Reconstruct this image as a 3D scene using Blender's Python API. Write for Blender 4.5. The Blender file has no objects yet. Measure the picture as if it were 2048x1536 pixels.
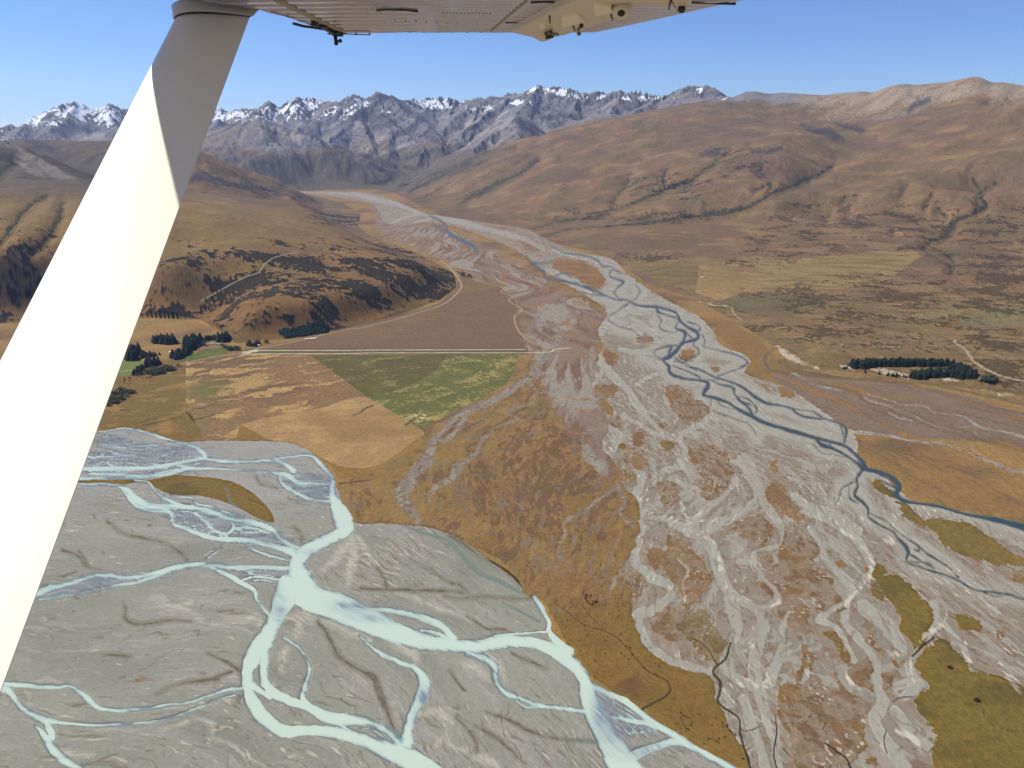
import bpy, math, random
import numpy as np
from mathutils import Vector

S = bpy.context.scene
COL = S.collection
random.seed(7)
R = math.radians
F32 = np.float32

# ------------------------------------------------------------------ camera, sky, sun, exposure
EYE = 750.0                       # metres above the river plain
FOC, PITCH = 1490.0, R(18.5)      # focal length in photo pixels (2048 wide), pitch below the horizon
SUN_AZ, SUN_EL = R(287), R(50)    # azimuth clockwise from +Y
cam = bpy.data.cameras.new('camera')
cam_ob = bpy.data.objects.new('camera', cam)
COL.objects.link(cam_ob)
cam_ob.location = (0, 0, EYE)
cam_ob.rotation_euler = (R(90) - PITCH, 0, 0)
cam.sensor_width = 36.0
cam.lens = 36.0 * FOC / 2048.0
cam.clip_start, cam.clip_end = 0.05, 120000.0
S.camera = cam_ob

world = bpy.data.worlds.new('World')
S.world = world
world.use_nodes = True
wn, wl = world.node_tree.nodes, world.node_tree.links
wn.clear()
sky = wn.new('ShaderNodeTexSky')
sky.sky_type = 'NISHITA'
sky.sun_disc = False
sky.sun_elevation, sky.sun_rotation = SUN_EL, SUN_AZ
sky.altitude, sky.air_density, sky.dust_density, sky.ozone_density = 2500, 1.0, 0.1, 6.0
bg = wn.new('ShaderNodeBackground')
bg.inputs['Strength'].default_value = 0.075
wo = wn.new('ShaderNodeOutputWorld')
tint = wn.new('ShaderNodeVectorMath')
tint.operation = 'MULTIPLY'
tint.inputs[1].default_value = (.84, .90, 1.05)
wl.new(sky.outputs[0], tint.inputs[0])
wl.new(tint.outputs[0], bg.inputs[0])
wl.new(bg.outputs[0], wo.inputs[0])

sd = bpy.data.lights.new('sun', 'SUN')
sd.energy, sd.angle, sd.color = 3.9, R(0.53), (1.0, 0.955, 0.89)
sun = bpy.data.objects.new('sun', sd)
COL.objects.link(sun)
LSUN = Vector((math.sin(SUN_AZ) * math.cos(SUN_EL), math.cos(SUN_AZ) * math.cos(SUN_EL), math.sin(SUN_EL)))
sun.rotation_euler = LSUN.to_track_quat('Z', 'Y').to_euler()
sun.location = (-200, 100, 1200)

S.view_settings.view_transform = 'Standard'
S.view_settings.look = 'None'
S.view_settings.gamma = 1
S.view_settings.exposure = 0.75
KLIT = np.array([1.42, 1.43, 1.63])                        # sunlit picture value of a level white surface, used to turn picked colours into albedo


# ------------------------------------------------------------------ small helpers
def lin(c):
    c = np.asarray(c, float) / 255.0
    return np.where(c <= 0.04045, c / 12.92, ((c + 0.055) / 1.055) ** 2.4)


def alb(r, g, b):
    return (lin((r, g, b)) / KLIT).astype(F32)


def sstep(a, b, x):
    t = np.clip((x - a) / (b - a), 0, 1)
    return (t * t * (3 - 2 * t)).astype(F32)


CP, SP = math.cos(PITCH), math.sin(PITCH)


def ray(u, v):
    r, up = (u - 1024.0) / FOC, (768.0 - v) / FOC
    return r, CP + up * SP, -SP + up * CP


def project(x, y, z):
    dz = z - EYE
    dep = y * CP - dz * SP
    up = y * SP + dz * CP
    dep = np.maximum(dep, 1.0)
    return 1024.0 + FOC * x / dep, 768.0 - FOC * up / dep


FSL, FY0 = 0.011, 3000.0          # the valley floor rises gently upstream


def floor_z(x, y):
    return FSL * np.maximum(0, y - FY0)


def on_floor(u, v):
    rx, ry, rz = ray(u, v)
    t = -EYE / min(rz, -1e-3)
    if t * ry > FY0:
        den = rz - FSL * ry
        t = (-EYE - FSL * FY0) / min(den, -1e-3)
    return t * rx, t * ry


# --- noise
def _h(ix, iy, seed):
    n = (ix.astype(np.int64) * 374761393 + iy.astype(np.int64) * 668265263 + seed * 974634233) & 0xFFFFFFFF
    n = ((n ^ (n >> 13)) * 1274126177) & 0xFFFFFFFF
    n = ((n ^ (n >> 16)) * 2246822519) & 0xFFFFFFFF
    return (n ^ (n >> 15)).astype(np.uint32)


def gnoise(x, y, seed=0):
    x = np.asarray(x, np.float64); y = np.asarray(y, np.float64)
    ix, iy = np.floor(x), np.floor(y)
    fx, fy = (x - ix).astype(F32), (y - iy).astype(F32)
    ix, iy = ix.astype(np.int64), iy.astype(np.int64)
    out = []
    for dx, dy in ((0, 0), (1, 0), (0, 1), (1, 1)):
        a = _h(ix + dx, iy + dy, seed).astype(F32) * F32(2 * math.pi / 4294967296.0)
        out.append(np.cos(a) * (fx - dx) + np.sin(a) * (fy - dy))
    sx = fx * fx * fx * (fx * (fx * 6 - 15) + 10)
    sy = fy * fy * fy * (fy * (fy * 6 - 15) + 10)
    a = out[0] + sx * (out[1] - out[0])
    b = out[2] + sx * (out[3] - out[2])
    return ((a + sy * (b - a)) * 1.5).astype(F32)


def fbm(x, y, o=4, seed=0, g=0.5):
    s = np.zeros(np.shape(x), F32)
    a, n = 1.0, 0.0
    for i in range(o):
        s += a * gnoise(x, y, seed + i * 17)
        n += a
        a *= g
        x = x * 2.03 + 11.7
        y = y * 2.03 + 5.3
    return s / n * 1.3


def ridged(x, y, o=3, seed=0):
    s = np.zeros(np.shape(x), F32)
    a, n = 1.0, 0.0
    for i in range(o):
        s += a * (1 - np.abs(gnoise(x, y, seed + i * 17)) * 1.6)
        n += a
        a *= 0.5
        x = x * 2.03 + 11.7
        y = y * 2.03 + 5.3
    return s / n


# --- tracing: zoomed views of the valley and the scale each was read at
ZOOM = dict(A=(0, 100, 700), B=(400, 130, 700), C=(900, 130, 600), D=(1400, 100, 648), E=(200, 560, 500), F=(600, 520, 600),
            G=(1150, 500, 600), H=(1500, 560, 548), I=(0, 820, 800), J=(0, 1086, 600), K=(450, 936, 800), L=(1000, 936, 800),
            M=(1400, 936, 648), N=(1448, 1086, 600), P=(0, 0, 2048))


def T(k, pts, w=None):
    x0, y0, ww = ZOOM[k]
    s = ww / 2048.0
    return [(x0 + p[0] * s, y0 + p[1] * s, (p[2] if len(p) > 2 else w or 0) * s) for p in pts]


def spline(pts, n=5):
    p = np.asarray(pts, float)
    if len(p) < 3:
        t = np.linspace(0, 1, n + 1)[:, None]
        return p[0] + (p[-1] - p[0]) * t
    q = np.vstack([2 * p[0] - p[1], p, 2 * p[-1] - p[-2]])
    out = []
    for i in range(1, len(q) - 2):
        for k in range(n):
            t = k / n
            out.append(0.5 * (2 * q[i] + (q[i + 1] - q[i - 1]) * t + (2 * q[i - 1] - 5 * q[i] + 4 * q[i + 1] - q[i + 2]) * t * t
                              + (3 * q[i] - q[i - 1] - 3 * q[i + 1] + q[i + 2]) * t ** 3))
    out.append(q[-2])
    return np.array(out)


# survey sheet: fields over the traced view, later carried onto the ground by each vertex's own position
MX, MY = 320, 320
CW, CH = 2048 + 2 * MX, 1536 + MY


def sheet(v):
    return np.full((CH, CW), v, F32)


def draw_line(cv, pts, pad=22, n=5, smooth=True, asp=1.0):
    p = spline(pts, n) if smooth else np.asarray(pts, float)
    for a, b in zip(p[:-1], p[1:]):
        m = pad + max(a[2], b[2])
        x0, x1 = int(max(0, min(a[0], b[0]) - m + MX)), int(min(CW, max(a[0], b[0]) + m + MX + 1))
        y0, y1 = int(max(0, min(a[1], b[1]) - m)), int(min(CH, max(a[1], b[1]) + m + 1))
        if x1 <= x0 or y1 <= y0:
            continue
        X = np.arange(x0, x1, dtype=F32)[None, :] - MX
        Y = np.arange(y0, y1, dtype=F32)[:, None]
        dx, dy = b[0] - a[0], (b[1] - a[1]) * asp
        L2 = dx * dx + dy * dy + 1e-9
        t = np.clip(((X - a[0]) * dx + (Y - a[1]) * asp * dy) / L2, 0, 1)
        d = np.sqrt((X - a[0] - t * dx) ** 2 + ((Y - a[1]) * asp - t * dy) ** 2)
        wd = (a[2] + t * (b[2] - a[2])) * 0.5
        sl = cv[y0:y1, x0:x1]
        np.maximum(sl, wd - d, out=sl)


def poly_sd(pts, pad=30, n=4, smooth=True):
    p = [tuple(q[:2]) + (0,) for q in pts]
    p = spline(p + [p[0]], n) if smooth else np.array(p + [p[0]], float)
    x0, x1 = int(max(0, p[:, 0].min() - pad + MX)), int(min(CW, p[:, 0].max() + pad + MX + 1))
    y0, y1 = int(max(0, p[:, 1].min() - pad)), int(min(CH, p[:, 1].max() + pad + 1))
    X = np.arange(x0, x1, dtype=F32)[None, :] - MX
    Y = np.arange(y0, y1, dtype=F32)[:, None]
    ins = np.zeros((y1 - y0, x1 - x0), bool)
    for a, b in zip(p[:-1], p[1:]):
        if a[1] == b[1]:
            continue
        lo, hi = min(a[1], b[1]), max(a[1], b[1])
        r0, r1 = int(max(0, math.floor(lo) - y0)), int(min(y1 - y0, math.ceil(hi) - y0 + 1))
        if r1 <= r0:
            continue
        yy = Y[r0:r1]
        xc = a[0] + (yy - a[1]) / (b[1] - a[1]) * (b[0] - a[0])
        ins[r0:r1] ^= ((yy >= lo) & (yy < hi)) & (X < xc)
    e = np.full((CH, CW), -pad, F32)
    draw_line(e, p, pad=pad, smooth=False)
    e = -e[y0:y1, x0:x1]
    return (y0, y1, x0, x1), np.where(ins, np.minimum(e, pad), -np.minimum(e, pad)).astype(F32)


def add_poly(cv, pts, **k):
    (y0, y1, x0, x1), s = poly_sd(pts, **k)
    np.maximum(cv[y0:y1, x0:x1], s, out=cv[y0:y1, x0:x1])


def sample(cv, u, v):
    fu = np.clip(u + MX, 0, CW - 1.001)
    fv = np.clip(v, 0, CH - 1.001)
    iu, iv = fu.astype(np.int32), fv.astype(np.int32)
    fu, fv = (fu - iu).astype(F32), (fv - iv).astype(F32)
    return (cv[iv, iu] * (1 - fu) + cv[iv, iu + 1] * fu) * (1 - fv) + (cv[iv + 1, iu] * (1 - fu) + cv[iv + 1, iu + 1] * fu) * fv


# ------------------------------------------------------------------ traced features of the valley
gw = sheet(-30)                    # milky glacial water
for z, pts in [
    ('I', [(-1000, 330, 16), (-300, 362, 14), (300, 352, 14), (440, 350, 14), (560, 350, 14), (700, 345, 12), (850, 330, 14), (960, 303, 14), (1100, 300, 14), (1200, 305, 12), (1300, 312, 14), (1400, 322, 16), (1470, 335, 26), (1530, 375, 26), (1600, 378, 18), (1700, 375, 16)]),
    ('I', [(1430, 330, 12), (1450, 380, 20), (1530, 430, 24), (1600, 460, 18), (1700, 465, 14)]),
    ('I', [(1550, 390, 10), (1620, 425, 10), (1700, 430, 10)]),
    ('I', [(-1000, 250, 20), (-300, 290, 22), (300, 295, 20), (440, 300, 20), (560, 300, 26), (700, 298, 18), (840, 285, 18), (940, 265, 14), (1040, 250, 16), (1140, 262, 18), (1260, 265, 14), (1390, 258, 18), (1460, 275, 22), (1500, 310, 26)]),
    ('I', [(460, 325, 10), (600, 330, 20), (740, 335, 12), (860, 312, 12), (960, 300, 10)]),
    ('I', [(540, 262, 6), (580, 290, 14), (640, 300, 12)]),
    ('I', [(880, 275, 8), (950, 290, 12), (1000, 298, 10)]),
    ('I', [(-1000, 170, 8), (0, 128, 7), (420, 115, 6), (540, 108, 6), (630, 93, 8), (740, 112, 12), (860, 150, 12), (940, 172, 18), (1010, 195, 24), (1050, 230, 22), (1040, 250, 14)]),
    ('I', [(500, 190, 4), (650, 190, 6), (760, 180, 6), (880, 185, 6), (960, 190, 6)]),
    ('I', [(480, 240, 4), (600, 235, 8), (690, 232, 10), (740, 265, 8), (820, 280, 8)]),
    ('I', [(1390, 250, 10), (1480, 240, 10), (1590, 233, 10), (1640, 275, 20), (1690, 330, 24), (1705, 360, 22), (1700, 400, 34), (1705, 450, 44), (1740, 520, 84), (1760, 570, 100), (1770, 605, 76), (1720, 640, 60), (1660, 672, 60), (1590, 705, 62), (1540, 745, 80), (1520, 800, 84), (1535, 860, 120), (1550, 920, 150), (1590, 960, 140), (1680, 1002, 115), (1800, 1050, 115), (1920, 1095, 120), (2048, 1150, 105)]),
    ('K', [(330, 600, 120), (310, 660, 120), (275, 740, 84), (230, 830, 76), (200, 890, 100), (150, 960, 90), (115, 1040, 50), (118, 1130, 50), (150, 1210, 65), (210, 1290, 78), (300, 1345, 66), (420, 1340, 50), (540, 1350, 58), (680, 1385, 68), (800, 1430, 90), (920, 1480, 110), (1000, 1536, 130), (1120, 1640, 150), (1240, 1800, 160)]),
    ('K', [(205, 900, 60), (200, 1020, 42), (205, 1090, 44), (250, 1150, 50), (330, 1190, 48), (420, 1220, 45), (520, 1270, 58), (640, 1290, 56), (740, 1300, 34), (820, 1340, 34), (880, 1400, 35), (920, 1440, 40)]),
    ('K', [(140, 1110, 40), (190, 1150, 24), (230, 1170, 30)]),
    ('K', [(560, 1290, 20), (620, 1330, 16), (680, 1380, 20)]),
    ('K', [(700, 1330, 8), (760, 1340, 12), (830, 1390, 16), (880, 1430, 16)]),
    ('K', [(480, 680, 130), (540, 690, 125), (660, 735, 112), (780, 795, 112), (900, 852, 100), (1020, 890, 78), (1150, 905, 62), (1280, 915, 68), (1400, 890, 66), (1540, 890, 58), (1660, 920, 66), (1760, 985, 76), (1830, 1060, 60), (1850, 1130, 70), (1870, 1200, 80), (1900, 1280, 90), (1940, 1350, 104), (1990, 1440, 125), (2048, 1540, 150), (2130, 1660, 180), (2240, 1850, 200)]),
    ('K', [(640, 690, 40), (720, 715, 24), (880, 735, 25), (1010, 765, 30), (1110, 810, 35), (1170, 875, 40)]),
    ('K', [(1000, 832, 8), (1090, 845, 16), (1150, 880, 20)]),
    ('K', [(1380, 860, 10), (1500, 850, 14), (1600, 840, 12), (1660, 835, 16)]),
    ('K', [(1580, 660, 18), (1620, 715, 26), (1655, 780, 24), (1660, 835, 28), (1700, 890, 40), (1760, 940, 60)]),
    ('K', [(1850, 1100, 20), (1950, 1150, 26), (2048, 1190, 28), (2176, 1290, 30), (2380, 1418, 34), (2600, 1540, 40), (2800, 1660, 60)]),
    ('L', [(570, 1270, 10), (660, 1290, 20), (760, 1310, 26), (860, 1350, 30), (940, 1390, 30)]),
    ('L', [(620, 1500, 60), (760, 1440, 40), (900, 1400, 40), (1000, 1430, 30)]),
    ('K', [(1240, 945, 30), (1320, 970, 30), (1380, 1015, 30), (1385, 1080, 24), (1440, 1150, 30), (1520, 1180, 20), (1600, 1215, 26), (1720, 1230, 22), (1850, 1245, 22)]),
    ('K', [(1490, 1190, 10), (1540, 1220, 14), (1610, 1222, 14)]),
    ('K', [(690, 860, 10), (740, 905, 16), (800, 950, 24), (880, 990, 26), (970, 1020, 30), (1020, 1090, 54), (1000, 1180, 56), (970, 1240, 46), (940, 1330, 54), (930, 1400, 80)]),
    ('K', [(300, 870, 14), (390, 930, 14), (430, 1020, 18), (410, 1110, 20), (395, 1170, 24), (430, 1215, 30)]),
    ('I', [(-1000, 430, 14), (-300, 395, 10), (300, 380, 8), (430, 380, 10), (560, 380, 14), (640, 400, 24), (690, 450, 40), (760, 490, 36), (840, 500, 30), (880, 540, 18), (890, 580, 22), (960, 610, 22), (1050, 645, 24), (1140, 660, 22), (1260, 665, 24), (1380, 690, 28), (1480, 720, 40), (1530, 750, 50)]),
    ('I', [(620, 395, 8), (650, 440, 12), (700, 490, 20), (760, 515, 18), (830, 520, 10)]),
    ('I', [(760, 490, 16), (900, 490, 22), (1040, 510, 24), (1180, 555, 28), (1300, 575, 26), (1390, 610, 28), (1430, 650, 28), (1480, 685, 24), (1540, 710, 20)]),
    ('I', [(690, 360, 7), (740, 362, 7), (770, 380, 8), (800, 420, 10), (860, 460, 16), (960, 500, 16)]),
    ('I', [(880, 440, 6), (980, 450, 8), (1010, 480, 8), (1100, 500, 8), (1200, 540, 10)]),
    ('I', [(1000, 530, 22), (1050, 570, 18), (1100, 616, 14), (1160, 640, 18)]),
    ('I', [(1180, 560, 14), (1195, 600, 18), (1160, 640, 12)]),
    ('I', [(1200, 600, 8), (1300, 605, 10), (1400, 640, 10)]),
    ('I', [(-1000, 1060, 36), (-300, 1000, 30), (120, 950, 34), (240, 920, 34), (340, 895, 30), (460, 855, 28), (560, 845, 26), (640, 858, 20), (760, 845, 20), (860, 815, 26), (960, 795, 26), (1080, 795, 26), (1200, 805, 24), (1330, 805, 22), (1480, 808, 24)]),
    ('I', [(200, 970, 12), (240, 965, 12), (400, 940, 14), (560, 905, 14), (700, 880, 18), (840, 832, 20), (900, 805, 14)]),
    ('I', [(480, 880, 8), (560, 870, 10), (700, 858, 8), (820, 840, 10)]),
    ('I', [(1080, 805, 20), (1160, 840, 24), (1230, 880, 24), (1300, 920, 24), (1320, 980, 18), (1370, 1040, 18), (1390, 1080, 14)]),
    ('I', [(1230, 872, 8), (1320, 852, 9), (1450, 872, 12)]),
    ('I', [(1260, 700, 8), (1350, 735, 12), (1480, 770, 12)]),
    ('I', [(1150, 690, 6), (1090, 740, 9), (1060, 765, 6)]),
    ('J', [(-1200, 880, 34), (-500, 930, 34), (0, 960, 34), (130, 965, 34), (250, 980, 30), (400, 985, 22), (470, 975, 16), (540, 1010, 30), (600, 1060, 40), (650, 1110, 36), (700, 1130, 20), (830, 1140, 26), (1000, 1130, 26), (1130, 1105, 24), (1280, 1090, 18), (1400, 1050, 16), (1560, 1000, 14), (1660, 993, 14)]),
    ('J', [(-900, 1010, 40), (-200, 970, 50), (40, 1000, 60), (110, 1080, 36), (170, 1140, 38), (260, 1190, 46), (340, 1215, 46), (430, 1225, 20), (560, 1240, 14), (700, 1240, 14), (1000, 1225, 18), (1150, 1195, 16), (1300, 1140, 9), (1460, 1080, 9), (1600, 1035, 12)]),
    ('J', [(320, 1220, 46), (350, 1290, 46), (350, 1330, 40)]),
    ('J', [(250, 1250, 14), (290, 1290, 30), (340, 1380, 46), (400, 1450, 56), (480, 1510, 60), (560, 1560, 60), (760, 1680, 60)]),
]:
    draw_line(gw, T(z, pts))

cwide = sheet(-60)                 # ground near the active channels
cw = sheet(-30)                    # clear dark side river
for z, pts in [
    ('G', [(150, 60, 11), (190, 110, 13), (250, 115, 12), (240, 180, 14), (330, 215, 20), (300, 250, 16), (270, 290, 14), (300, 330, 14), (370, 350, 18), (440, 380, 22), (560, 390, 26), (650, 410, 26), (700, 440, 26), (715, 480, 30), (760, 520, 30), (830, 560, 36), (840, 600, 38), (790, 620, 28), (730, 640, 36), (690, 690, 38), (640, 730, 44), (600, 750, 30), (640, 790, 34), (650, 840, 34), (720, 870, 34), (800, 885, 30), (880, 895, 34), (910, 920, 46), (890, 960, 46), (880, 990, 36), (960, 1010, 32), (1040, 1040, 36), (1120, 1090, 42), (1200, 1130, 44), (1300, 1180, 40), (1450, 1225, 38), (1600, 1270, 36), (1720, 1300, 32), (1830, 1330, 38), (1900, 1380, 40), (1960, 1440, 44), (2000, 1500, 40)]),
    ('G', [(560, 395, 26), (570, 425, 30), (620, 440, 16), (690, 462, 16)]),
    ('G', [(700, 500, 20), (690, 535, 22), (750, 560, 36), (745, 610, 26), (720, 650, 20)]),
    ('G', [(760, 570, 14), (800, 600, 14)]),
    ('G', [(660, 660, 18), (645, 700, 22), (640, 740, 24)]),
    ('G', [(600, 745, 14), (540, 710, 10), (550, 685, 10), (620, 660, 12), (700, 650, 14)]),
    ('G', [(480, 715, 6), (540, 735, 9), (590, 750, 12)]),
    ('G', [(690, 740, 12), (760, 790, 16), (860, 820, 20), (960, 870, 16), (1050, 895, 22), (1130, 930, 26), (1190, 970, 28), (1240, 1010, 38), (1310, 1045, 30), (1400, 1060, 22), (1480, 1080, 26), (1530, 1090, 14), (1620, 1100, 14), (1700, 1150, 18), (1800, 1180, 26), (1850, 1215, 26), (1850, 1260, 32), (1840, 1310, 32)]),
    ('G', [(1480, 1080, 24), (1510, 1110, 24), (1580, 1140, 20), (1690, 1155, 18)]),
    ('G', [(1810, 1190, 10), (1825, 1230, 12), (1835, 1280, 14)]),
    ('G', [(860, 890, 10), (930, 890, 10), (1000, 920, 12), (1080, 940, 26), (1090, 980, 26), (1130, 1030, 28), (1180, 1070, 22), (1210, 1120, 22)]),
    ('G', [(1120, 1000, 9), (1190, 1020, 10), (1240, 1080, 12), (1235, 1110, 10), (1205, 1130, 12)]),
    ('G', [(1130, 1030, 12), (1200, 1055, 12)]),
    ('G', [(670, 790, 12), (760, 825, 14), (850, 865, 12), (850, 880, 10)]),
    ('G', [(680, 760, 10), (750, 770, 14), (830, 820, 10)]),
    ('G', [(975, 865, 14), (1060, 830, 12), (1140, 800, 18), (1180, 765, 18), (1120, 720, 12), (1000, 690, 8), (880, 660, 7)]),
    ('G', [(820, 620, 12), (810, 650, 10), (845, 680, 12), (840, 715, 13), (780, 745, 12), (740, 770, 14)]),
    ('G', [(870, 580, 14), (890, 620, 14), (880, 650, 10)]),
    ('G', [(770, 490, 8), (850, 520, 10), (850, 550, 14)]),
    ('G', [(1650, 1290, 30), (1690, 1330, 46), (1760, 1355, 32), (1830, 1390, 32), (1900, 1435, 28), (1960, 1490, 30)]),
    ('G', [(1700, 1300, 16), (1745, 1320, 10), (1740, 1350, 12)]),
    ('G', [(1630, 1330, 5), (1690, 1385, 7), (1830, 1410, 7), (1930, 1450, 7), (1960, 1500, 8)]),
    ('G', [(970, 1020, 10), (1000, 1060, 10), (1090, 1090, 10)]),
    ('G', [(920, 1000, 6), (930, 1060, 6), (920, 1085, 5), (1080, 1150, 5), (1190, 1190, 6), (1240, 1260, 5)]),
    ('G', [(360, 370, 10), (300, 410, 7), (240, 450, 7), (230, 480, 7), (300, 520, 7), (400, 550, 8), (430, 580, 8)]),
    ('G', [(560, 440, 8), (590, 480, 7), (580, 530, 7), (640, 560, 7), (700, 560, 8)]),
    ('G', [(430, 200, 8), (420, 240, 7), (445, 280, 7), (420, 330, 7), (380, 350, 7)]),
    ('G', [(0, 220, 12), (60, 250, 14), (120, 270, 18), (180, 300, 18), (260, 330, 16), (320, 345, 16)]),
    ('G', [(0, 280, 8), (90, 300, 8), (190, 315, 9)]),
    ('G', [(250, 115, 10), (300, 150, 8), (350, 165, 6)]),
    ('G', [(60, 240, 20), (110, 265, 26), (130, 290, 14)]),
    ('M', [(1000, -30, 40), (1040, 0, 36), (1120, 22, 36), (1200, 50, 44), (1245, 90, 42), (1262, 120, 36), (1240, 165, 34), (1290, 205, 26), (1400, 225, 24), (1530, 245, 26), (1640, 280, 26), (1760, 305, 32), (1880, 330, 44), (1980, 355, 54), (2048, 370, 64), (2300, 430, 70), (3000, 600, 70)]),
    ('M', [(1120, 25, 14), (1150, 50, 14), (1220, 65, 16)]),
    ('M', [(1130, 70, 6), (1190, 100, 10), (1235, 120, 14)]),
    ('M', [(1040, 0, 22), (990, 70, 22), (1000, 110, 16), (980, 170, 22), (1040, 225, 22), (1065, 270, 22), (1070, 310, 20), (1140, 360, 16), (1220, 400, 16), (1240, 430, 14), (1290, 480, 22), (1320, 530, 24), (1310, 590, 14), (1400, 630, 16), (1530, 670, 16), (1640, 710, 24), (1740, 770, 20), (1860, 785, 20), (1960, 800, 18), (2048, 830, 18), (2400, 940, 18), (3000, 1100, 18)]),
    ('M', [(970, 90, 12), (900, 130, 8), (880, 190, 7), (845, 240, 7)]),
    ('M', [(940, 120, 6), (950, 190, 7), (1000, 225, 6)]),
    ('M', [(1010, 60, 6), (1020, 20, 8)]),
    ('M', [(1065, 280, 12), (1180, 340, 12), (1260, 410, 12), (1380, 490, 10), (1450, 550, 10), (1560, 620, 10), (1640, 690, 14)]),
    ('M', [(1380, 490, 8), (1390, 520, 10), (1370, 520, 8)]),
    ('M', [(1320, 540, 14), (1400, 590, 11), (1480, 630, 10)]),
    ('M', [(1310, 590, 10), (1440, 600, 10), (1480, 635, 12)]),
    ('M', [(1760, 775, 10), (1860, 808, 10), (1960, 800, 10)]),
    ('C', [(600, 1165, 5), (640, 1190, 9), (690, 1230, 10), (710, 1250, 8), (640, 1215, 6)]),
    ('C', [(710, 1245, 9), (780, 1280, 12), (830, 1290, 13), (950, 1310, 12), (1020, 1345, 14)]),
    ('C', [(-120, 1090, 10), (0, 1150, 26), (60, 1185, 22), (130, 1215, 22), (190, 1245, 12), (190, 1290, 9)]),
    ('C', [(60, 1200, 10), (140, 1240, 12), (180, 1270, 10)]),
    ('C', [(520, 1290, 10), (545, 1345, 12), (590, 1380, 26), (640, 1410, 22), (655, 1450, 20), (740, 1465, 26), (830, 1490, 16), (900, 1510, 16), (960, 1536, 16)]),
    ('C', [(560, 1350, 18), (620, 1355, 12), (680, 1350, 8), (700, 1330, 6)]),
    ('C', [(650, 1440, 16), (680, 1480, 14), (650, 1500, 8)]),
    ('C', [(720, 1440, 14), (780, 1420, 10), (830, 1450, 12)]),
    ('C', [(470, 1390, 5), (530, 1420, 6), (520, 1440, 5)]),
    ('B', [(1290, 830, 6), (1330, 850, 16), (1345, 880, 20), (1400, 905, 16), (1440, 940, 16), (1455, 985, 16), (1520, 1020, 22), (1590, 1050, 24), (1620, 1090, 14)]),
    ('H', [(240, 470, 7), (190, 505, 14), (140, 550, 18), (120, 600, 18), (150, 660, 16), (210, 685, 10), (300, 700, 8), (380, 735, 9), (420, 760, 9), (560, 790, 9), (700, 810, 9), (820, 845, 11), (840, 880, 12), (900, 920, 9), (1040, 950, 7), (1180, 980, 9), (1300, 1030, 7), (1400, 1080, 7), (1560, 1115, 6), (1660, 1140, 10), (1690, 1170, 9), (1800, 1215, 7), (1960, 1250, 7), (2048, 1285, 7), (2600, 1400, 7)]),
]:
    line_ = [(a, b, w * (.60 if z in 'GCBH' else .74)) for a, b, w in T(z, pts)]
    draw_line(cw, line_)
    if z in 'GM':
        draw_line(cwide, line_, pad=50)

# --- gravel, islands, paddocks
bed = sheet(-30)                   # bed of the glacial river
add_poly(bed, [(-900, 880), (100, 868), (205, 862), (250, 857), (320, 875), (345, 885), (430, 882), (560, 884), (600, 893), (636, 915), (668, 955), (671, 968), (690, 1015), (712, 1046), (760, 1047), (830, 1052), (880, 1062), (930, 1085), (990, 1130), (1040, 1170), (1045, 1185), (1088, 1215), (1102, 1258), (1130, 1290), (1160, 1330), (1165, 1350), (1230, 1390), (1300, 1438), (1380, 1488), (1465, 1534), (1560, 1600), (1760, 1700), (1900, 1880), (-900, 1880)], n=3)
bedisl = sheet(-30)                # grassed island in it
add_poly(bedisl, T('I', [(200, 352), (430, 352), (560, 352), (780, 356), (870, 332), (1000, 340), (1180, 365), (1300, 430), (1370, 500), (1402, 550), (1392, 580), (1300, 545), (1220, 500), (1120, 462), (1010, 440), (880, 434), (810, 405), (760, 378), (700, 372), (620, 382), (430, 376), (200, 374)]))

grav = sheet(-30)                  # gravel of the clear river's plain
add_poly(grav, [(560, 382), (660, 384), (740, 386), (790, 402), (850, 427), (900, 434), (1000, 447), (1058, 460), (1100, 484), (1160, 505), (1225, 518), (1250, 545), (1285, 570), (1330, 600), (1395, 632), (1425, 662), (1440, 690), (1480, 706), (1500, 724), (1490, 745), (1530, 762), (1590, 785), (1680, 850), (1712, 880), (1722, 925), (1760, 945), (1800, 985), (1830, 1000), (1960, 1030), (2048, 1058), (2400, 1140), (2400, 1900), (1560, 1900), (1500, 1536), (1480, 1490), (1450, 1440), (1432, 1395), (1420, 1352), (1370, 1340), (1310, 1312), (1275, 1270), (1262, 1235), (1268, 1180), (1250, 1140), (1280, 1060), (1272, 1000), (1245, 975), (1230, 930), (1205, 890), (1215, 860), (1225, 820), (1190, 780), (1180, 755), (1195, 720), (1205, 690), (1195, 660), (1215, 625), (1170, 590), (1100, 550), (1040, 505), (960, 470), (900, 450), (850, 445), (790, 450), (765, 440), (760, 425), (735, 405), (650, 392), (560, 386)], n=3)
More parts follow.
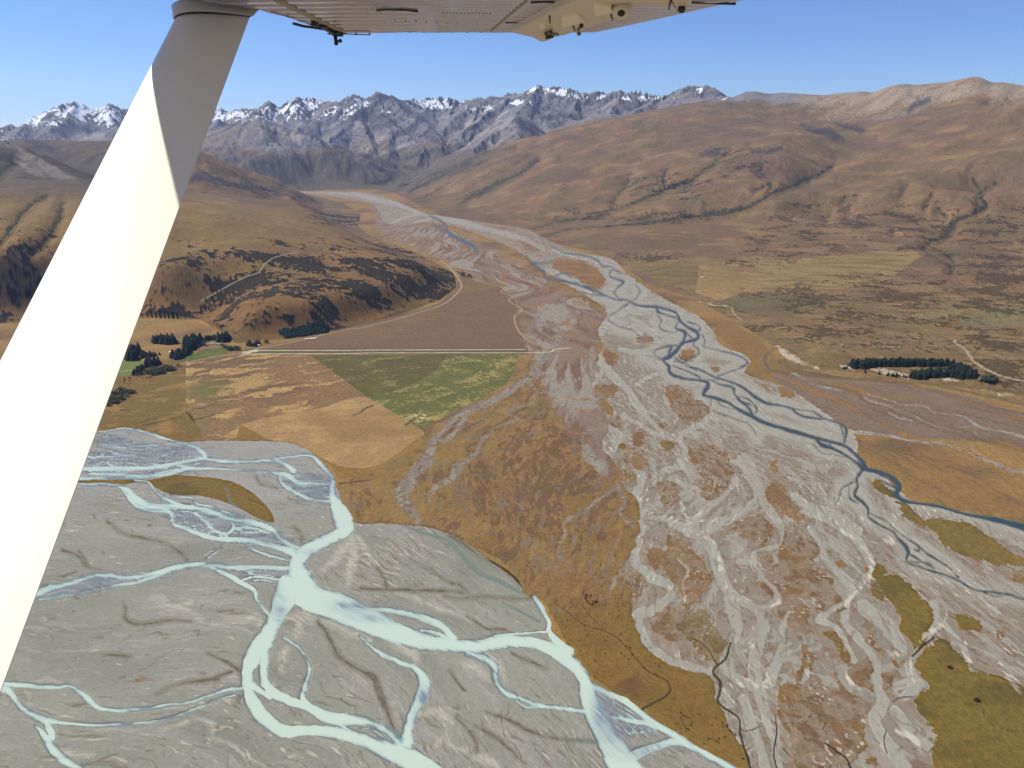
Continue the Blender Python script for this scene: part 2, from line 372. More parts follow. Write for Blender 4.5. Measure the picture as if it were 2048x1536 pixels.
for z, pts in [
    ('H', [(870, 850, 8), (1000, 890, 8), (1150, 930, 8), (1300, 950, 10), (1360, 990, 12), (1450, 1005, 10), (1580, 1020, 8), (1660, 1070, 12), (1750, 1110, 18), (1900, 1140, 18), (2048, 1180, 24), (2500, 1290, 24)]),
    ('H', [(740, 1135, 30), (900, 1150, 22), (1100, 1180, 16), (1300, 1220, 18), (1450, 1225, 14), (1600, 1290, 14), (1760, 1350, 14), (1900, 1410, 22), (2048, 1440, 26), (2500, 1560, 26)]),
    ('H', [(310, 700, 16), (360, 720, 24), (400, 750, 16)]),
    ('H', [(440, 765, 10), (560, 800, 14), (700, 830, 12)]),
    ('H', [(1500, 1210, 8), (1640, 1260, 8), (1720, 1310, 10), (1770, 1340, 10)]),
    ('H', [(1030, 990, 8), (1100, 1030, 14), (1200, 1050, 12)]),
    ('H', [(1540, 1110, 6), (1640, 1095, 8), (1720, 1100, 12)]),
    ('H', [(840, 880, 14), (1000, 940, 8), (1200, 990, 10), (1300, 1060, 8), (1480, 1110, 8)]),
    ('M', [(1330, 240, 8), (1400, 320, 9), (1500, 390, 9), (1560, 450, 10), (1620, 500, 12), (1700, 540, 10), (1760, 580, 10)]),
    ('M', [(1500, 320, 7), (1680, 400, 8), (1690, 450, 9), (1760, 490, 8), (1860, 530, 9), (1880, 600, 12)]),
    ('M', [(1780, 430, 6), (1880, 500, 8), (1980, 550, 20), (2048, 590, 30)]),
]:
    draw_line(grav, T(z, pts))

gstr = sheet(-30)                  # old shingle strands crossing the brown bar
for z, pts in [
    ('F', [(1760, 540, 60), (1740, 620, 46), (1640, 700, 46), (1560, 800, 46), (1450, 880, 46), (1300, 970, 50), (1150, 1030, 46), (1050, 1090, 40), (1000, 1150, 40), (930, 1220, 44), (900, 1290, 60), (870, 1380, 90), (800, 1440, 70), (700, 1536, 60)]),
    ('F', [(1960, 690, 20), (1920, 800, 18), (1850, 840, 12), (1740, 890, 10), (1600, 920, 10), (1600, 970, 9), (1480, 1010, 12), (1400, 1045, 14), (1490, 1090, 12), (1350, 1140, 14), (1240, 1240, 22), (1200, 1330, 24), (1060, 1420, 34), (1040, 1480, 24), (940, 1540, 20)]),
    ('F', [(1780, 500, 40), (1700, 450, 30), (1620, 420, 20)]),
    ('F', [(1700, 780, 30), (1600, 790, 50), (1560, 830, 40), (1600, 880, 10)]),
    ('F', [(1150, 1040, 20), (1090, 1140, 40), (1000, 1230, 30), (930, 1240, 24)]),
    ('F', [(2000, 600, 30), (1980, 640, 24), (1960, 690, 22)]),
    ('F', [(2048, 1150, 16), (1950, 1180, 20), (1930, 1220, 18), (1950, 1300, 20), (2048, 1380, 22)]),
    ('F', [(2048, 850, 30), (1990, 890, 20), (2048, 940, 20)]),
    ('K', [(990, 0, 60), (940, 80, 70), (900, 150, 60), (960, 230, 40), (990, 280, 30)]),
    ('K', [(1230, -30, 24), (1170, 50, 26), (1070, 110, 24), (1040, 180, 12)]),
    ('K', [(2020, 100, 12), (1930, 150, 12), (1830, 230, 14), (1740, 280, 20), (1740, 340, 16), (1710, 400, 16), (1720, 480, 14)]),
    ('L', [(600, 90, 16), (640, 180, 16), (610, 230, 10), (680, 300, 12)]),
    ('L', [(570, 620, 10), (600, 560, 30), (650, 520, 40)]),
]:
    draw_line(gstr, T(z, pts))

isl, islk = sheet(-30), sheet(0)    # vegetated islands in the gravel and their kind (0 gold, .5 speckled brown, 1 olive meadow)


def island(z, pts, kind):
    (y0, y1, x0, x1), s = poly_sd(T(z, pts))
    m = isl[y0:y1, x0:x1]
    islk[y0:y1, x0:x1][s > m] = kind
    np.maximum(m, s, out=m)


for z, k, pts in [
    ('B', 0, [(1310, 990), (1400, 975), (1500, 1010), (1525, 1060), (1420, 1052), (1330, 1035)]),
    ('B', 0, [(1640, 1040), (1760, 1060), (1860, 1110), (1900, 1160), (1780, 1140), (1640, 1105), (1580, 1092)]),
    ('C', 0, [(180, 1200), (330, 1230), (480, 1290), (510, 1355), (400, 1330), (230, 1290)]),
    ('C', 0, [(720, 1320), (850, 1330), (1000, 1380), (1060, 1480), (1000, 1540), (860, 1465), (700, 1380)]),
    ('C', .3, [(470, 1200), (560, 1205), (630, 1265), (540, 1275)]),
    ('C', .3, [(200, 1090), (380, 1110), (480, 1130), (330, 1125)]),
    ('G', .2, [(260, 140), (310, 145), (300, 165)]),
    ('G', 0, [(200, 660), (290, 720), (290, 760), (230, 790), (190, 740)]),
    ('G', .2, [(130, 925), (290, 930), (250, 1000), (150, 1015)]),
    ('G', 0, [(390, 1250), (470, 1280), (450, 1340), (400, 1330)]), ('G', .8, [(570, 1320), (640, 1300), (680, 1340), (620, 1385)]),
    ('G', .8, [(280, 1360), (320, 1330), (320, 1375)]), ('G', .2, [(380, 1370), (460, 1380), (490, 1450), (430, 1500), (370, 1430)]),
    ('G', .5, [(620, 930), (720, 930), (800, 1000), (900, 1060), (910, 1120), (820, 1170), (720, 1160), (640, 1060)]),
    ('G', .4, [(770, 1340), (800, 1330), (1000, 1360), (1060, 1440), (1080, 1540), (1060, 1620), (960, 1640), (860, 1536), (780, 1420)]),
    ('G', .5, [(240, 1140), (310, 1140), (320, 1220), (240, 1210)]), ('G', .5, [(520, 1170), (610, 1180), (620, 1220), (570, 1230)]),
    ('G', 0, [(1335, 1440), (1390, 1445), (1375, 1495), (1330, 1480)]), ('G', .1, [(730, 680), (790, 670), (830, 730), (780, 760), (720, 730)]),
    ('G', .1, [(1380, 930), (1470, 945), (1500, 1000), (1420, 1000)]), ('G', .2, [(1280, 910), (1315, 920), (1300, 960)]),
    ('G', .5, [(930, 800), (970, 800), (980, 835), (940, 830)]), ('G', .5, [(420, 580), (500, 580), (540, 610), (430, 640)]),
    ('G', .5, [(320, 1380), (380, 1400), (370, 1500), (330, 1480)]),
    ('M', .2, [(400, 180), (450, 115), (530, 120), (545, 190), (610, 240), (655, 290), (640, 345), (560, 330), (500, 270), (440, 265)]),
    ('M', .4, [(205, 370), (250, 320), (330, 300), (400, 310), (450, 370), (440, 450), (380, 490), (300, 440), (220, 410)]),
    ('M', .5, [(500, 360), (600, 380), (700, 440), (760, 520), (740, 600), (800, 660), (855, 700), (840, 760), (880, 810), (920, 890), (850, 920), (760, 915), (700, 850), (620, 810), (520, 740), (470, 660), (490, 560)]),
    ('M', .4, [(345, 580), (400, 550), (460, 580), (450, 620), (400, 650), (350, 620)]),
    ('M', .2, [(845, 590), (890, 590), (900, 630), (860, 640)]), ('M', .2, [(1040, 635), (1062, 640), (1050, 690)]),
    ('M', 1, [(1095, 605), (1140, 615), (1180, 670), (1260, 690), (1310, 740), (1370, 790), (1440, 840), (1475, 900), (1475, 980), (1420, 1050), (1400, 1110), (1345, 1175), (1310, 1080), (1250, 1010), (1260, 940), (1190, 840), (1130, 740), (1095, 680)]),
    ('M', 1, [(1575, 920), (1680, 940), (1760, 960), (1795, 1010), (1780, 1050), (1700, 1040), (1620, 980)]),
    ('M', .8, [(1075, 740), (1120, 740), (1170, 800), (1170, 840), (1120, 820)]),
    ('M', .3, [(1075, 850), (1120, 870), (1165, 940), (1130, 930)]),
    ('M', .6, [(1030, 1045), (1080, 1035), (1110, 1090), (1180, 1150), (1250, 1210), (1260, 1270), (1190, 1230), (1120, 1160), (1060, 1110)]),
    ('M', .7, [(780, 1030), (850, 1040), (920, 1140), (940, 1220), (860, 1160), (800, 1090)]),
    ('M', .6, [(930, 1250), (1010, 1230), (1090, 1240), (1095, 1320), (1080, 1410), (1000, 1370), (950, 1320)]),
    ('M', .5, [(1150, 1310), (1220, 1290), (1240, 1320), (1180, 1400), (1160, 1390)]),
    ('M', 1, [(1090, 85), (1150, 80), (1210, 150), (1235, 200), (1180, 170), (1120, 130)]),
    ('M', .9, [(1215, 200), (1290, 225), (1340, 260), (1420, 320), (1600, 330), (1760, 400), (1880, 470), (2048, 560), (2400, 700), (2400, 760), (2048, 640), (1880, 610), (1760, 590), (1650, 550), (1560, 510), (1480, 420), (1380, 370), (1290, 310), (1275, 255)]),
    ('M', .6, [(1960, 640), (2048, 640), (2300, 740), (2300, 790), (2048, 740), (1980, 690)]),
    ('M', .4, [(1850, 1020), (1900, 1030), (1920, 1090), (1870, 1080)]),
    ('L', .3, [(860, 330), (960, 380), (1040, 470), (1080, 560), (1060, 640), (1010, 700), (950, 720), (900, 640), (850, 560), (840, 430)]),
    ('L', .7, [(930, 740), (1040, 720), (1100, 800), (1170, 910), (1150, 980), (1110, 1010), (1040, 960), (960, 890)]),
    ('L', .5, [(750, 790), (860, 720), (930, 740), (950, 860), (860, 870), (780, 850)]),
    ('L', .5, [(570, 590), (640, 530), (720, 530), (760, 590), (720, 660), (640, 690)]),
    ('L', .5, [(870, 1010), (960, 1040), (1080, 1060), (1110, 1120), (1100, 1200), (1000, 1170), (920, 1110)]),
    ('L', .1, [(760, 410), (830, 395), (840, 470), (790, 520)]),
    ('L', .5, [(800, 90), (890, 80), (910, 170), (830, 200)]), ('L', .5, [(990, 60), (1100, 30), (1200, 0), (1180, 100), (1060, 180)]),
    ('L', .5, [(540, 0), (660, 10), (720, 60), (660, 90), (600, 60)]),
    ('N', .5, [(380, 960), (560, 960), (700, 970), (900, 1040), (1010, 1100), (960, 1200), (960, 1300), (900, 1500), (560, 1540), (420, 1300), (370, 1120)]),
    ('N', .5, [(260, 300), (330, 200), (480, 330), (600, 540), (560, 640), (420, 560)]),
]:
    island(z, pts, k)
big = T('M', [(1480, 1085), (1560, 1100), (1650, 1180), (1700, 1260), (1800, 1290), (1900, 1320), (2048, 1390), (2500, 1560)]) + [(2400, 1900)] + [(1880, 1900)] + T('N', [(1430, 1536), (1390, 1460), (1450, 1350), (1390, 1240), (1340, 1180), (1315, 1060), (1380, 990), (1330, 870), (1300, 790)])
(_a, _b, _c, _d), s_ = poly_sd(big)
islk[_a:_b, _c:_d][s_ > isl[_a:_b, _c:_d]] = 1
np.maximum(isl[_a:_b, _c:_d], s_, out=isl[_a:_b, _c:_d])
for pts in [
    [(520, 640, 30), (550, 740, 34), (540, 860, 30), (505, 930, 24)], [(690, 990, 20), (780, 1040, 34), (840, 1120, 40), (880, 1220, 50), (920, 1260, 60), (900, 1340, 50)],
    [(560, 1040, 30), (650, 1110, 40), (720, 1200, 50), (700, 1280, 60), (690, 1340, 40)], [(500, 1360, 40), (520, 1440, 50), (540, 1520, 40)],
    [(960, 1380, 20), (930, 1440, 24), (960, 1500, 24), (1040, 1500, 30)], [(590, 780, 20), (600, 870, 20)], [(760, 900, 14), (800, 1000, 30), (850, 1030, 12)]]:
    p_ = T('N', pts)
    t_ = sheet(-30)
    draw_line(t_, p_)
    islk[t_ > np.maximum(isl, -2)] = 0.72
    np.maximum(isl, t_, out=isl)

pad = {}
for name, pts, sm in [
    ('brown', [(480, 702), (540, 690), (620, 676), (700, 660), (760, 645), (830, 624), (880, 606), (905, 582), (918, 562), (935, 556), (965, 560), (1000, 575), (1030, 600), (1040, 640), (1046, 675), (1060, 704)], False),
    ('strip', [(490, 698), (1055, 696), (1058, 709), (490, 709)], False),
    ('green', [(620, 711), (1036, 708), (1030, 740), (1012, 768), (960, 798), (900, 828), (842, 860), (835, 853), (735, 795)], False),
    ('fresh', [(895, 710), (1036, 708), (1030, 740), (1012, 768), (960, 798), (900, 828), (842, 860), (770, 815), (735, 795), (800, 780), (870, 745)], False),
    ('tan', [(482, 850), (540, 835), (640, 818), (735, 795), (842, 860), (846, 900), (800, 955), (740, 960), (690, 955), (660, 930), (620, 905), (590, 895), (560, 884), (470, 884)], False),
    ('tan2', [(482, 850), (540, 835), (640, 818), (735, 795), (842, 860), (830, 880), (760, 930), (690, 935), (640, 915), (600, 893), (540, 880)], True),
    ('stony', [(372, 722), (480, 706), (620, 711), (735, 795), (640, 818), (540, 835), (480, 850), (470, 884), (410, 880), (372, 800)], False),
    ('meadow', [(-600, 760), (240, 745), (372, 722), (372, 800), (410, 882), (345, 886), (250, 858), (-600, 880)], False),
    ('lawn', [(375, 722), (440, 712), (475, 700), (455, 695), (415, 698), (365, 715)], False),
    ('field', [(180, 755), (260, 752), (275, 735), (300, 722), (200, 720)], False),
    ('bar', [(700, 960), (850, 890), (870, 850), (1000, 800), (1060, 720), (1190, 710), (1230, 880), (1290, 1000), (1290, 1060), (1265, 1150), (1280, 1260), (1330, 1310), (1430, 1350), (1450, 1430), (1490, 1490), (1510, 1560), (1465, 1545), (1160, 1340), (1100, 1220), (1000, 1120), (860, 1050), (700, 1050)], False),
    ('mauve', [(745, 405), (800, 430), (900, 460), (1040, 530), (1130, 585), (1210, 630), (1195, 700), (1190, 790), (1230, 860), (1215, 960), (1150, 880), (1100, 800), (1060, 700), (1045, 650), (1035, 605), (1000, 572), (935, 552), (880, 518), (810, 488), (760, 465)], True),
    ('plain', [(1540, 745), (1600, 755), (1700, 760), (1850, 775), (1960, 800), (2048, 825), (2500, 880), (2500, 1000), (2048, 900), (1900, 880), (1720, 870), (1640, 830), (1560, 770)], True),
    ('gold', [(1450, 640), (1530, 690), (1560, 745), (1510, 750), (1470, 700), (1430, 665)], True),
    ('gold2', [(1700, 868), (1760, 900), (1850, 920), (1960, 960), (2048, 990), (2500, 1080), (2500, 1130), (2048, 1050), (1960, 1030), (1800, 985), (1760, 950), (1720, 925)], True),
    ('eastgold', [(1250, 520), (1395, 525), (1395, 585), (1330, 580), (1280, 560)], False),
]:
    pad[name] = sheet(-30)
    add_poly(pad[name], pts, smooth=sm)

dark = sheet(-30)                  # small dark wet channels and drains
for z, pts in [
    ('K', [(480, 790, 6), (520, 850, 18), (540, 890, 26), (590, 970, 34), (700, 1040, 30), (770, 1090, 46), (800, 1180, 38), (840, 1270, 26), (865, 1340, 24)]),
    ('L', [(270, 690, 4), (330, 730, 5), (420, 800, 6), (560, 850, 7), (640, 910, 7), (700, 980, 9), (760, 1050, 8), (850, 1090, 10), (872, 1140, 14), (840, 1180, 14), (780, 1210, 16), (720, 1245, 14)]),
    ('L', [(420, 630, 3), (430, 720, 5), (540, 840, 5)]), ('L', [(925, 1280, 8), (950, 1340, 6)]),
    ('L', [(1180, 900, 16), (1150, 980, 20), (1090, 1040, 20), (1130, 1100, 26), (1120, 1200, 24), (1220, 1280, 14), (1230, 1370, 22), (1265, 1480, 20), (1290, 1560, 20)]),
    ('L', [(980, 870, 5), (1060, 930, 8), (1110, 1005, 8)]),
    ('N', [(690, 1370, 10), (770, 1430, 18), (830, 1470, 22), (875, 1560, 34)]), ('N', [(405, 1405, 14), (430, 1435, 12), (470, 1470, 6)]),
    ('N', [(350, 1170, 8), (360, 1300, 18), (340, 1450, 18), (370, 1560, 14)]), ('N', [(140, 1290, 10), (200, 1275, 14), (250, 1245, 8)]),
    ('N', [(1110, 1270, 14), (1090, 1360, 14), (1110, 1440, 10)]), ('N', [(1290, 770, 24), (1360, 700, 30), (1430, 650, 30)]),
    ('N', [(1150, 1085, 10), (1220, 1055, 14), (1300, 1055, 10)]), ('N', [(670, 1280, 10), (700, 1220, 10)]),
    ('M', [(920, 890, 10), (860, 915, 4)]),
    ('J', [(850, 500, 10), (880, 540, 26), (960, 555, 28), (1060, 545, 24), (1180, 530, 16), (1300, 540, 10)]),
    ('J', [(1060, 1035, 6), (1150, 990, 16), (1280, 950, 22), (1380, 940, 26), (1490, 935, 10)]), ('J', [(1450, 930, 8), (1520, 900, 10), (1580, 875, 6)]),
    ('J', [(500, 1110, 8), (580, 1100, 8)]), ('J', [(700, 765, 6), (800, 768, 12), (900, 772, 6)]),
    ('J', [(1420, 760, 3), (1520, 800, 5), (1590, 840, 9), (1650, 880, 10)]), ('J', [(540, 60, 4), (590, 130, 9), (600, 170, 7), (680, 185, 6)]),
    ('J', [(840, 410, 4), (860, 450, 6), (850, 510, 8)]),
    ('I', [(550, 570, 7), (610, 620, 7), (700, 650, 7), (830, 680, 6), (910, 720, 7), (960, 770, 8)]),
    ('I', [(320, 720, 5), (400, 750, 8), (440, 800, 8)]),
    ('I', [(1310, 345, 5), (1340, 380, 6), (1420, 400, 5)]), ('I', [(660, 345, 4), (700, 350, 3)]),
    ('I', [(1000, 400, 4), (1060, 402, 3)]), ('I', [(1270, 455, 6), (1350, 490, 5)]), ('I', [(1500, 600, 7), (1545, 640, 9), (1540, 690, 6)]),
    ('K', [(700, 620, 5), (850, 625, 9), (980, 625, 12), (1120, 630, 14), (1220, 640, 10)]), ('K', [(1130, 655, 8), (1200, 670, 10), (1300, 660, 9), (1480, 668, 9), (1580, 670, 8)]),
    ('K', [(780, 520, 5), (810, 560, 10), (830, 610, 8)]), ('K', [(1060, 520, 7), (1130, 580, 8), (1200, 600, 9), (1240, 640, 6)]),
    ('K', [(1150, 350, 8), (1210, 380, 14), (1300, 450, 14), (1400, 500, 12), (1480, 560, 16), (1510, 605, 16)]),
    ('K', [(1240, 760, 6), (1330, 820, 10), (1430, 830, 6)]), ('K', [(1150, 1040, 6), (1200, 1110, 14), (1230, 1140, 8)]),
    ('K', [(1340, 1250, 8), (1450, 1290, 22), (1560, 1350, 16), (1720, 1390, 10), (1900, 1400, 8)]), ('K', [(1280, 1320, 6), (1400, 1390, 14), (1500, 1480, 20)]),
    ('K', [(1470, 950, 6), (1560, 990, 16), (1650, 1030, 10)]), ('K', [(1180, 1280, 8), (1280, 1390, 14), (1290, 1450, 16)]),
    ('E', [(330, 1175, 8), (450, 1130, 6), (590, 1105, 5)]), ('E', [(350, 1190, 7), (500, 1165, 8), (680, 1120, 6)]),
    ('E', [(705, 1080, 12), (740, 1120, 20), (770, 1160, 14)]), ('E', [(730, 1075, 8), (850, 1050, 6), (960, 1020, 4)]), ('E', [(770, 1150, 10), (900, 1115, 6), (1000, 1090, 4)]),
    ('E', [(170, 1072, 14), (250, 1074, 8)]),
    ('F', [(360, 1065, 6), (410, 1045, 8), (440, 1020, 12), (495, 995, 12)]), ('F', [(720, 1130, 12), (780, 1090, 8), (840, 1060, 5)]), ('F', [(270, 1530, 10), (400, 1515, 8), (490, 1505, 6)]),
    ('M', [(1720, 1270, 3), (1820, 1300, 4), (1950, 1350, 5), (2048, 1440, 5)]),
    ('N', [(1640, 1100, 4), (1750, 1115, 4), (1780, 1190, 6), (1860, 1260, 5), (2048, 1300, 4)]), ('N', [(1750, 1110, 3), (1850, 1095, 3), (1830, 1040, 3)]),
]:
    draw_line(dark, [(a, b, w * (.62 if z in 'LN' else .8)) for a, b, w in T(z, pts)])

pale = sheet(-30)                  # dry white silt streaks and fans
for z, pts in [
    ('I', [(1800, 640, 20), (1760, 720, 50), (1700, 780, 40), (1640, 830, 10)]), ('I', [(1800, 650, 40), (1810, 740, 60), (1790, 840, 40), (1780, 890, 16)]),
    ('I', [(1830, 650, 20), (1880, 740, 30), (1890, 790, 10)]), ('I', [(780, 960, 20), (830, 965, 26), (840, 985, 18)]), ('I', [(800, 990, 10), (880, 1010, 22), (960, 1030, 26), (1030, 1065, 16)]), ('I', [(900, 1010, 16), (980, 985, 8)]),
    ('I', [(1090, 1090, 14), (1230, 1080, 30), (1320, 1070, 40), (1330, 1100, 30)]), ('I', [(1450, 1060, 16), (1540, 1060, 50), (1600, 1070, 40)]), ('I', [(1540, 1060, 30), (1530, 1130, 40), (1520, 1160, 16)]),
    ('I', [(1440, 1270, 40), (1460, 1240, 30), (1440, 1340, 20)]), ('I', [(1700, 1010, 10), (1800, 1070, 24), (1880, 1130, 20)]),
    ('K', [(480, 790, 14), (560, 800, 24), (640, 850, 40), (740, 880, 30)]), ('K', [(830, 870, 30), (900, 910, 60), (960, 950, 50), (980, 1000, 20)]),
    ('K', [(1000, 1260, 30), (1090, 1250, 40), (1160, 1300, 30)]), ('K', [(1120, 1320, 16), (1160, 1420, 26), (1230, 1450, 16)]), ('K', [(1290, 1480, 40), (1360, 1500, 50), (1400, 1540, 30)]),
    ('K', [(1310, 950, 20), (1400, 1000, 40), (1430, 1100, 16)]), ('K', [(1230, 1000, 16), (1330, 1060, 30), (1370, 1090, 20)]), ('K', [(880, 640, 8), (1000, 680, 20), (1100, 720, 20), (1280, 780, 24)]),
    ('J', [(1100, 1290, 10), (1300, 1215, 12), (1400, 1215, 14), (1450, 1260, 26), (1450, 1310, 26)]), ('J', [(650, 1280, 6), (760, 1270, 26), (850, 1260, 20)]), ('J', [(240, 950, 14), (330, 930, 22), (420, 960, 12)]),
    ('J', [(170, 1010, 20), (210, 1080, 24), (180, 1120, 10)]), ('J', [(430, 1440, 40), (560, 1450, 40), (630, 1450, 30)]), ('J', [(1440, 1330, 16), (1580, 1380, 30), (1700, 1460, 20), (1820, 1536, 12)]), ('J', [(1980, 1460, 30), (2010, 1450, 20)]),
    ('J', [(980, 1105, 6), (1150, 1120, 10), (1300, 1120, 16), (1480, 1090, 10)]),
    ('L', [(820, 240, 10), (900, 265, 14)]), ('L', [(930, 180, 12), (970, 290, 14)]), ('L', [(1200, 265, 20), (1170, 285, 16)]), ('L', [(1330, 545, 10), (1410, 530, 8)]), ('L', [(910, 310, 6), (1040, 350, 12), (1100, 400, 24), (1140, 520, 26), (1160, 610, 16)]),
    ('L', [(1400, 640, 5), (1425, 690, 6), (1330, 720, 8)]), ('L', [(1400, 1060, 24), (1340, 1110, 26), (1310, 1140, 24)]), ('L', [(1260, 930, 20), (1290, 910, 20)]), ('L', [(930, 640, 6), (960, 710, 10)]),
    ('M', [(900, 390, 16), (1000, 480, 22), (1080, 570, 30), (1070, 690, 34), (980, 790, 36), (920, 870, 30)]), ('M', [(1330, 1190, 20), (1330, 1290, 30), (1350, 1310, 20)]), ('M', [(1560, 900, 16), (1540, 980, 20), (1430, 1060, 30), (1350, 1170, 20)]),
    ('M', [(1900, 900, 6), (1960, 950, 8), (2048, 990, 10)]), ('M', [(1620, 800, 4), (1780, 850, 7), (1900, 920, 8)]), ('M', [(1010, 310, 30), (1080, 350, 10)]), ('M', [(1120, 450, 20), (1220, 470, 30), (1180, 430, 16)]),
    ('M', [(1680, 1100, 8), (1660, 1180, 10), (1700, 1230, 20)]), ('N', [(1930, 800, 6), (1960, 900, 30)]), ('N', [(1940, 950, 5), (2048, 1030, 10)]),
    ('N', [(1180, 1280, 60), (1300, 1360, 100), (1340, 1400, 60)]), ('N', [(800, 770, 8), (830, 900, 9), (900, 980, 8), (1020, 1060, 9)]),
]:
    draw_line(pale, T(z, pts))

greench = sheet(-30)               # clear backwater threads with a green-blue tint
for z, pts in [
    ('K', [(930, 300, 6), (1000, 330, 14), (1080, 350, 14), (1150, 380, 16), (1220, 450, 22), (1290, 530, 20), (1400, 580, 20), (1500, 630, 18), (1570, 655, 18)]),
    ('K', [(1420, 690, 6), (1540, 750, 10), (1610, 790, 8)]), ('I', [(1150, 400, 3), (1170, 420, 8), (1175, 460, 9), (1195, 485, 9), (1218, 497, 12)]),
    ('K', [(1740, 1385, 6), (1850, 1400, 18), (1910, 1405, 16)]),
    ('K', [(850, 1340, 16), (890, 1370, 36), (900, 1400, 20)]),
]:
    draw_line(greench, T(z, pts))

scrub = sheet(0)                   # how thick the dark scrub grows, 0..1
for u, v, ru, rv, a in [(310, 600, 150, 50, .72), (480, 555, 150, 50, .58), (640, 550, 140, 48, .62), (775, 560, 110, 45, .68), (870, 568, 50, 32, .80), (600, 625, 130, 28, .46), (100, 560, 200, 80, .42), (30, 620, 150, 30, .45),
                        (820, 500, 90, 22, .45), (690, 515, 120, 25, .35), (1640, 600, 130, 30, .42), (1780, 610, 180, 45, .50), (1950, 590, 140, 40, .52), (1700, 660, 160, 25, .36), (1900, 690, 170, 22, .40), (2000, 560, 60, 25, .7),
                        (1600, 500, 90, 14, .4), (1500, 525, 60, 8, .5), (1700, 440, 150, 24, .42), (1850, 470, 120, 30, .42), (1980, 480, 120, 60, .35), (1560, 470, 60, 20, .4), (700, 440, 60, 14, .5), (1290, 515, 60, 6, .6), (2000, 740, 80, 30, .4),
                        (1340, 370, 60, 22, .45), (1490, 330, 40, 25, .3), (1200, 430, 90, 12, .4), (1330, 435, 60, 10, .6), (2300, 640, 200, 80, .5), (-150, 560, 120, 90, .7)]:
    x0, x1 = int(max(0, u - 3 * ru + MX)), int(min(CW, u + 3 * ru + MX))
    y0, y1 = int(max(0, v - 3 * rv)), int(min(CH, v + 3 * rv))
    X, Y = np.arange(x0, x1)[None, :] - MX, np.arange(y0, y1)[:, None]
    g_ = a * np.exp(-0.5 * (np.abs((X - u) / ru) ** 3 + np.abs((Y - v) / rv) ** 3))
    np.maximum(scrub[y0:y1, x0:x1], g_.astype(F32), out=scrub[y0:y1, x0:x1])

gully = sheet(-30)                 # incised streams on the hillsides
for z, pts in [
    ('C', [(0, 710, 10), (60, 680, 14), (150, 640, 14), (230, 600, 14), (330, 580, 10), (450, 565, 5)]), ('C', [(0, 755, 14), (80, 715, 18), (170, 680, 10), (290, 620, 6)]),
    ('C', [(60, 960, 8), (150, 900, 16), (230, 860, 26), (330, 800, 30), (430, 760, 26), (520, 710, 30), (600, 645, 30)]), ('C', [(500, 1130, 7), (650, 1095, 9), (800, 1060, 14), (950, 1040, 18), (1100, 995, 12), (1220, 955, 12), (1330, 910, 22), (1420, 870, 34), (1520, 830, 24), (1640, 790, 28), (1750, 710, 18), (1860, 630, 9), (1920, 570, 6)]),
    ('C', [(1150, 965, 8), (1120, 930, 14), (1170, 860, 10), (1220, 790, 5)]), ('C', [(1470, 850, 14), (1450, 770, 26), (1470, 720, 16)]),
    ('C', [(620, 1170, 8), (750, 1140, 10), (900, 1115, 10), (1060, 1100, 18), (1220, 1090, 22), (1400, 1070, 24), (1600, 1040, 22), (1800, 1010, 24), (2048, 970, 24)]),
    ('D', [(0, 1050, 18), (140, 1035, 26), (280, 1000, 22), (400, 940, 24), (450, 905, 22), (560, 870, 18), (680, 820, 20), (780, 770, 14), (850, 730, 8)]), ('D', [(430, 900, 18), (440, 850, 22), (360, 880, 12)]),
    ('D', [(1870, 840, 10), (1790, 890, 16), (1780, 930, 26), (1800, 980, 34), (1740, 1030, 30), (1640, 1070, 32), (1590, 1130, 40), (1540, 1180, 32), (1440, 1220, 20), (1500, 1270, 16), (1590, 1320, 16), (1610, 1380, 10)]),
    ('D', [(1790, 890, 10), (1750, 850, 20), (1720, 800, 10)]), ('D', [(1550, 1060, 8), (1510, 1010, 16)]), ('D', [(940, 1030, 10), (930, 990, 16)]),
    ('D', [(1430, 1000, 3), (1440, 950, 7), (1480, 900, 6)]), ('D', [(1270, 920, 4), (1310, 850, 8)]), ('D', [(900, 960, 4), (930, 930, 10), (1000, 920, 5)]), ('D', [(800, 1060, 5), (830, 1040, 8)]),
    ('B', [(500, 690, 8), (560, 700, 8), (640, 770, 8), (720, 800, 6)]), ('B', [(1000, 690, 20), (1030, 690, 30), (1100, 680, 20), (1140, 670, 10)]), ('B', [(1140, 740, 8), (1180, 710, 14), (1240, 690, 8)]),
    ('B', [(1220, 750, 14), (1260, 720, 20), (1330, 690, 24), (1430, 640, 22), (1510, 600, 20), (1600, 570, 10)]), ('B', [(1280, 680, 5), (1360, 640, 14), (1440, 610, 12), (1540, 570, 10), (1680, 520, 6)]),
    ('B', [(1540, 810, 5), (1620, 770, 16), (1700, 720, 22), (1780, 680, 20)]), ('B', [(1250, 790, 4), (1330, 770, 5), (1420, 720, 3)]),
    ('A', [(0, 1130, 10), (60, 1050, 16), (130, 960, 18), (190, 900, 24), (270, 850, 10)]), ('A', [(190, 1170, 14), (260, 1130, 14), (310, 1060, 22), (350, 980, 22), (370, 900, 10)]), ('A', [(0, 720, 40), (40, 690, 30), (80, 660, 12)]),
]:
    draw_line(gully, T(z, pts))
cliff = sheet(-30)                 # rock faces of the far spurs
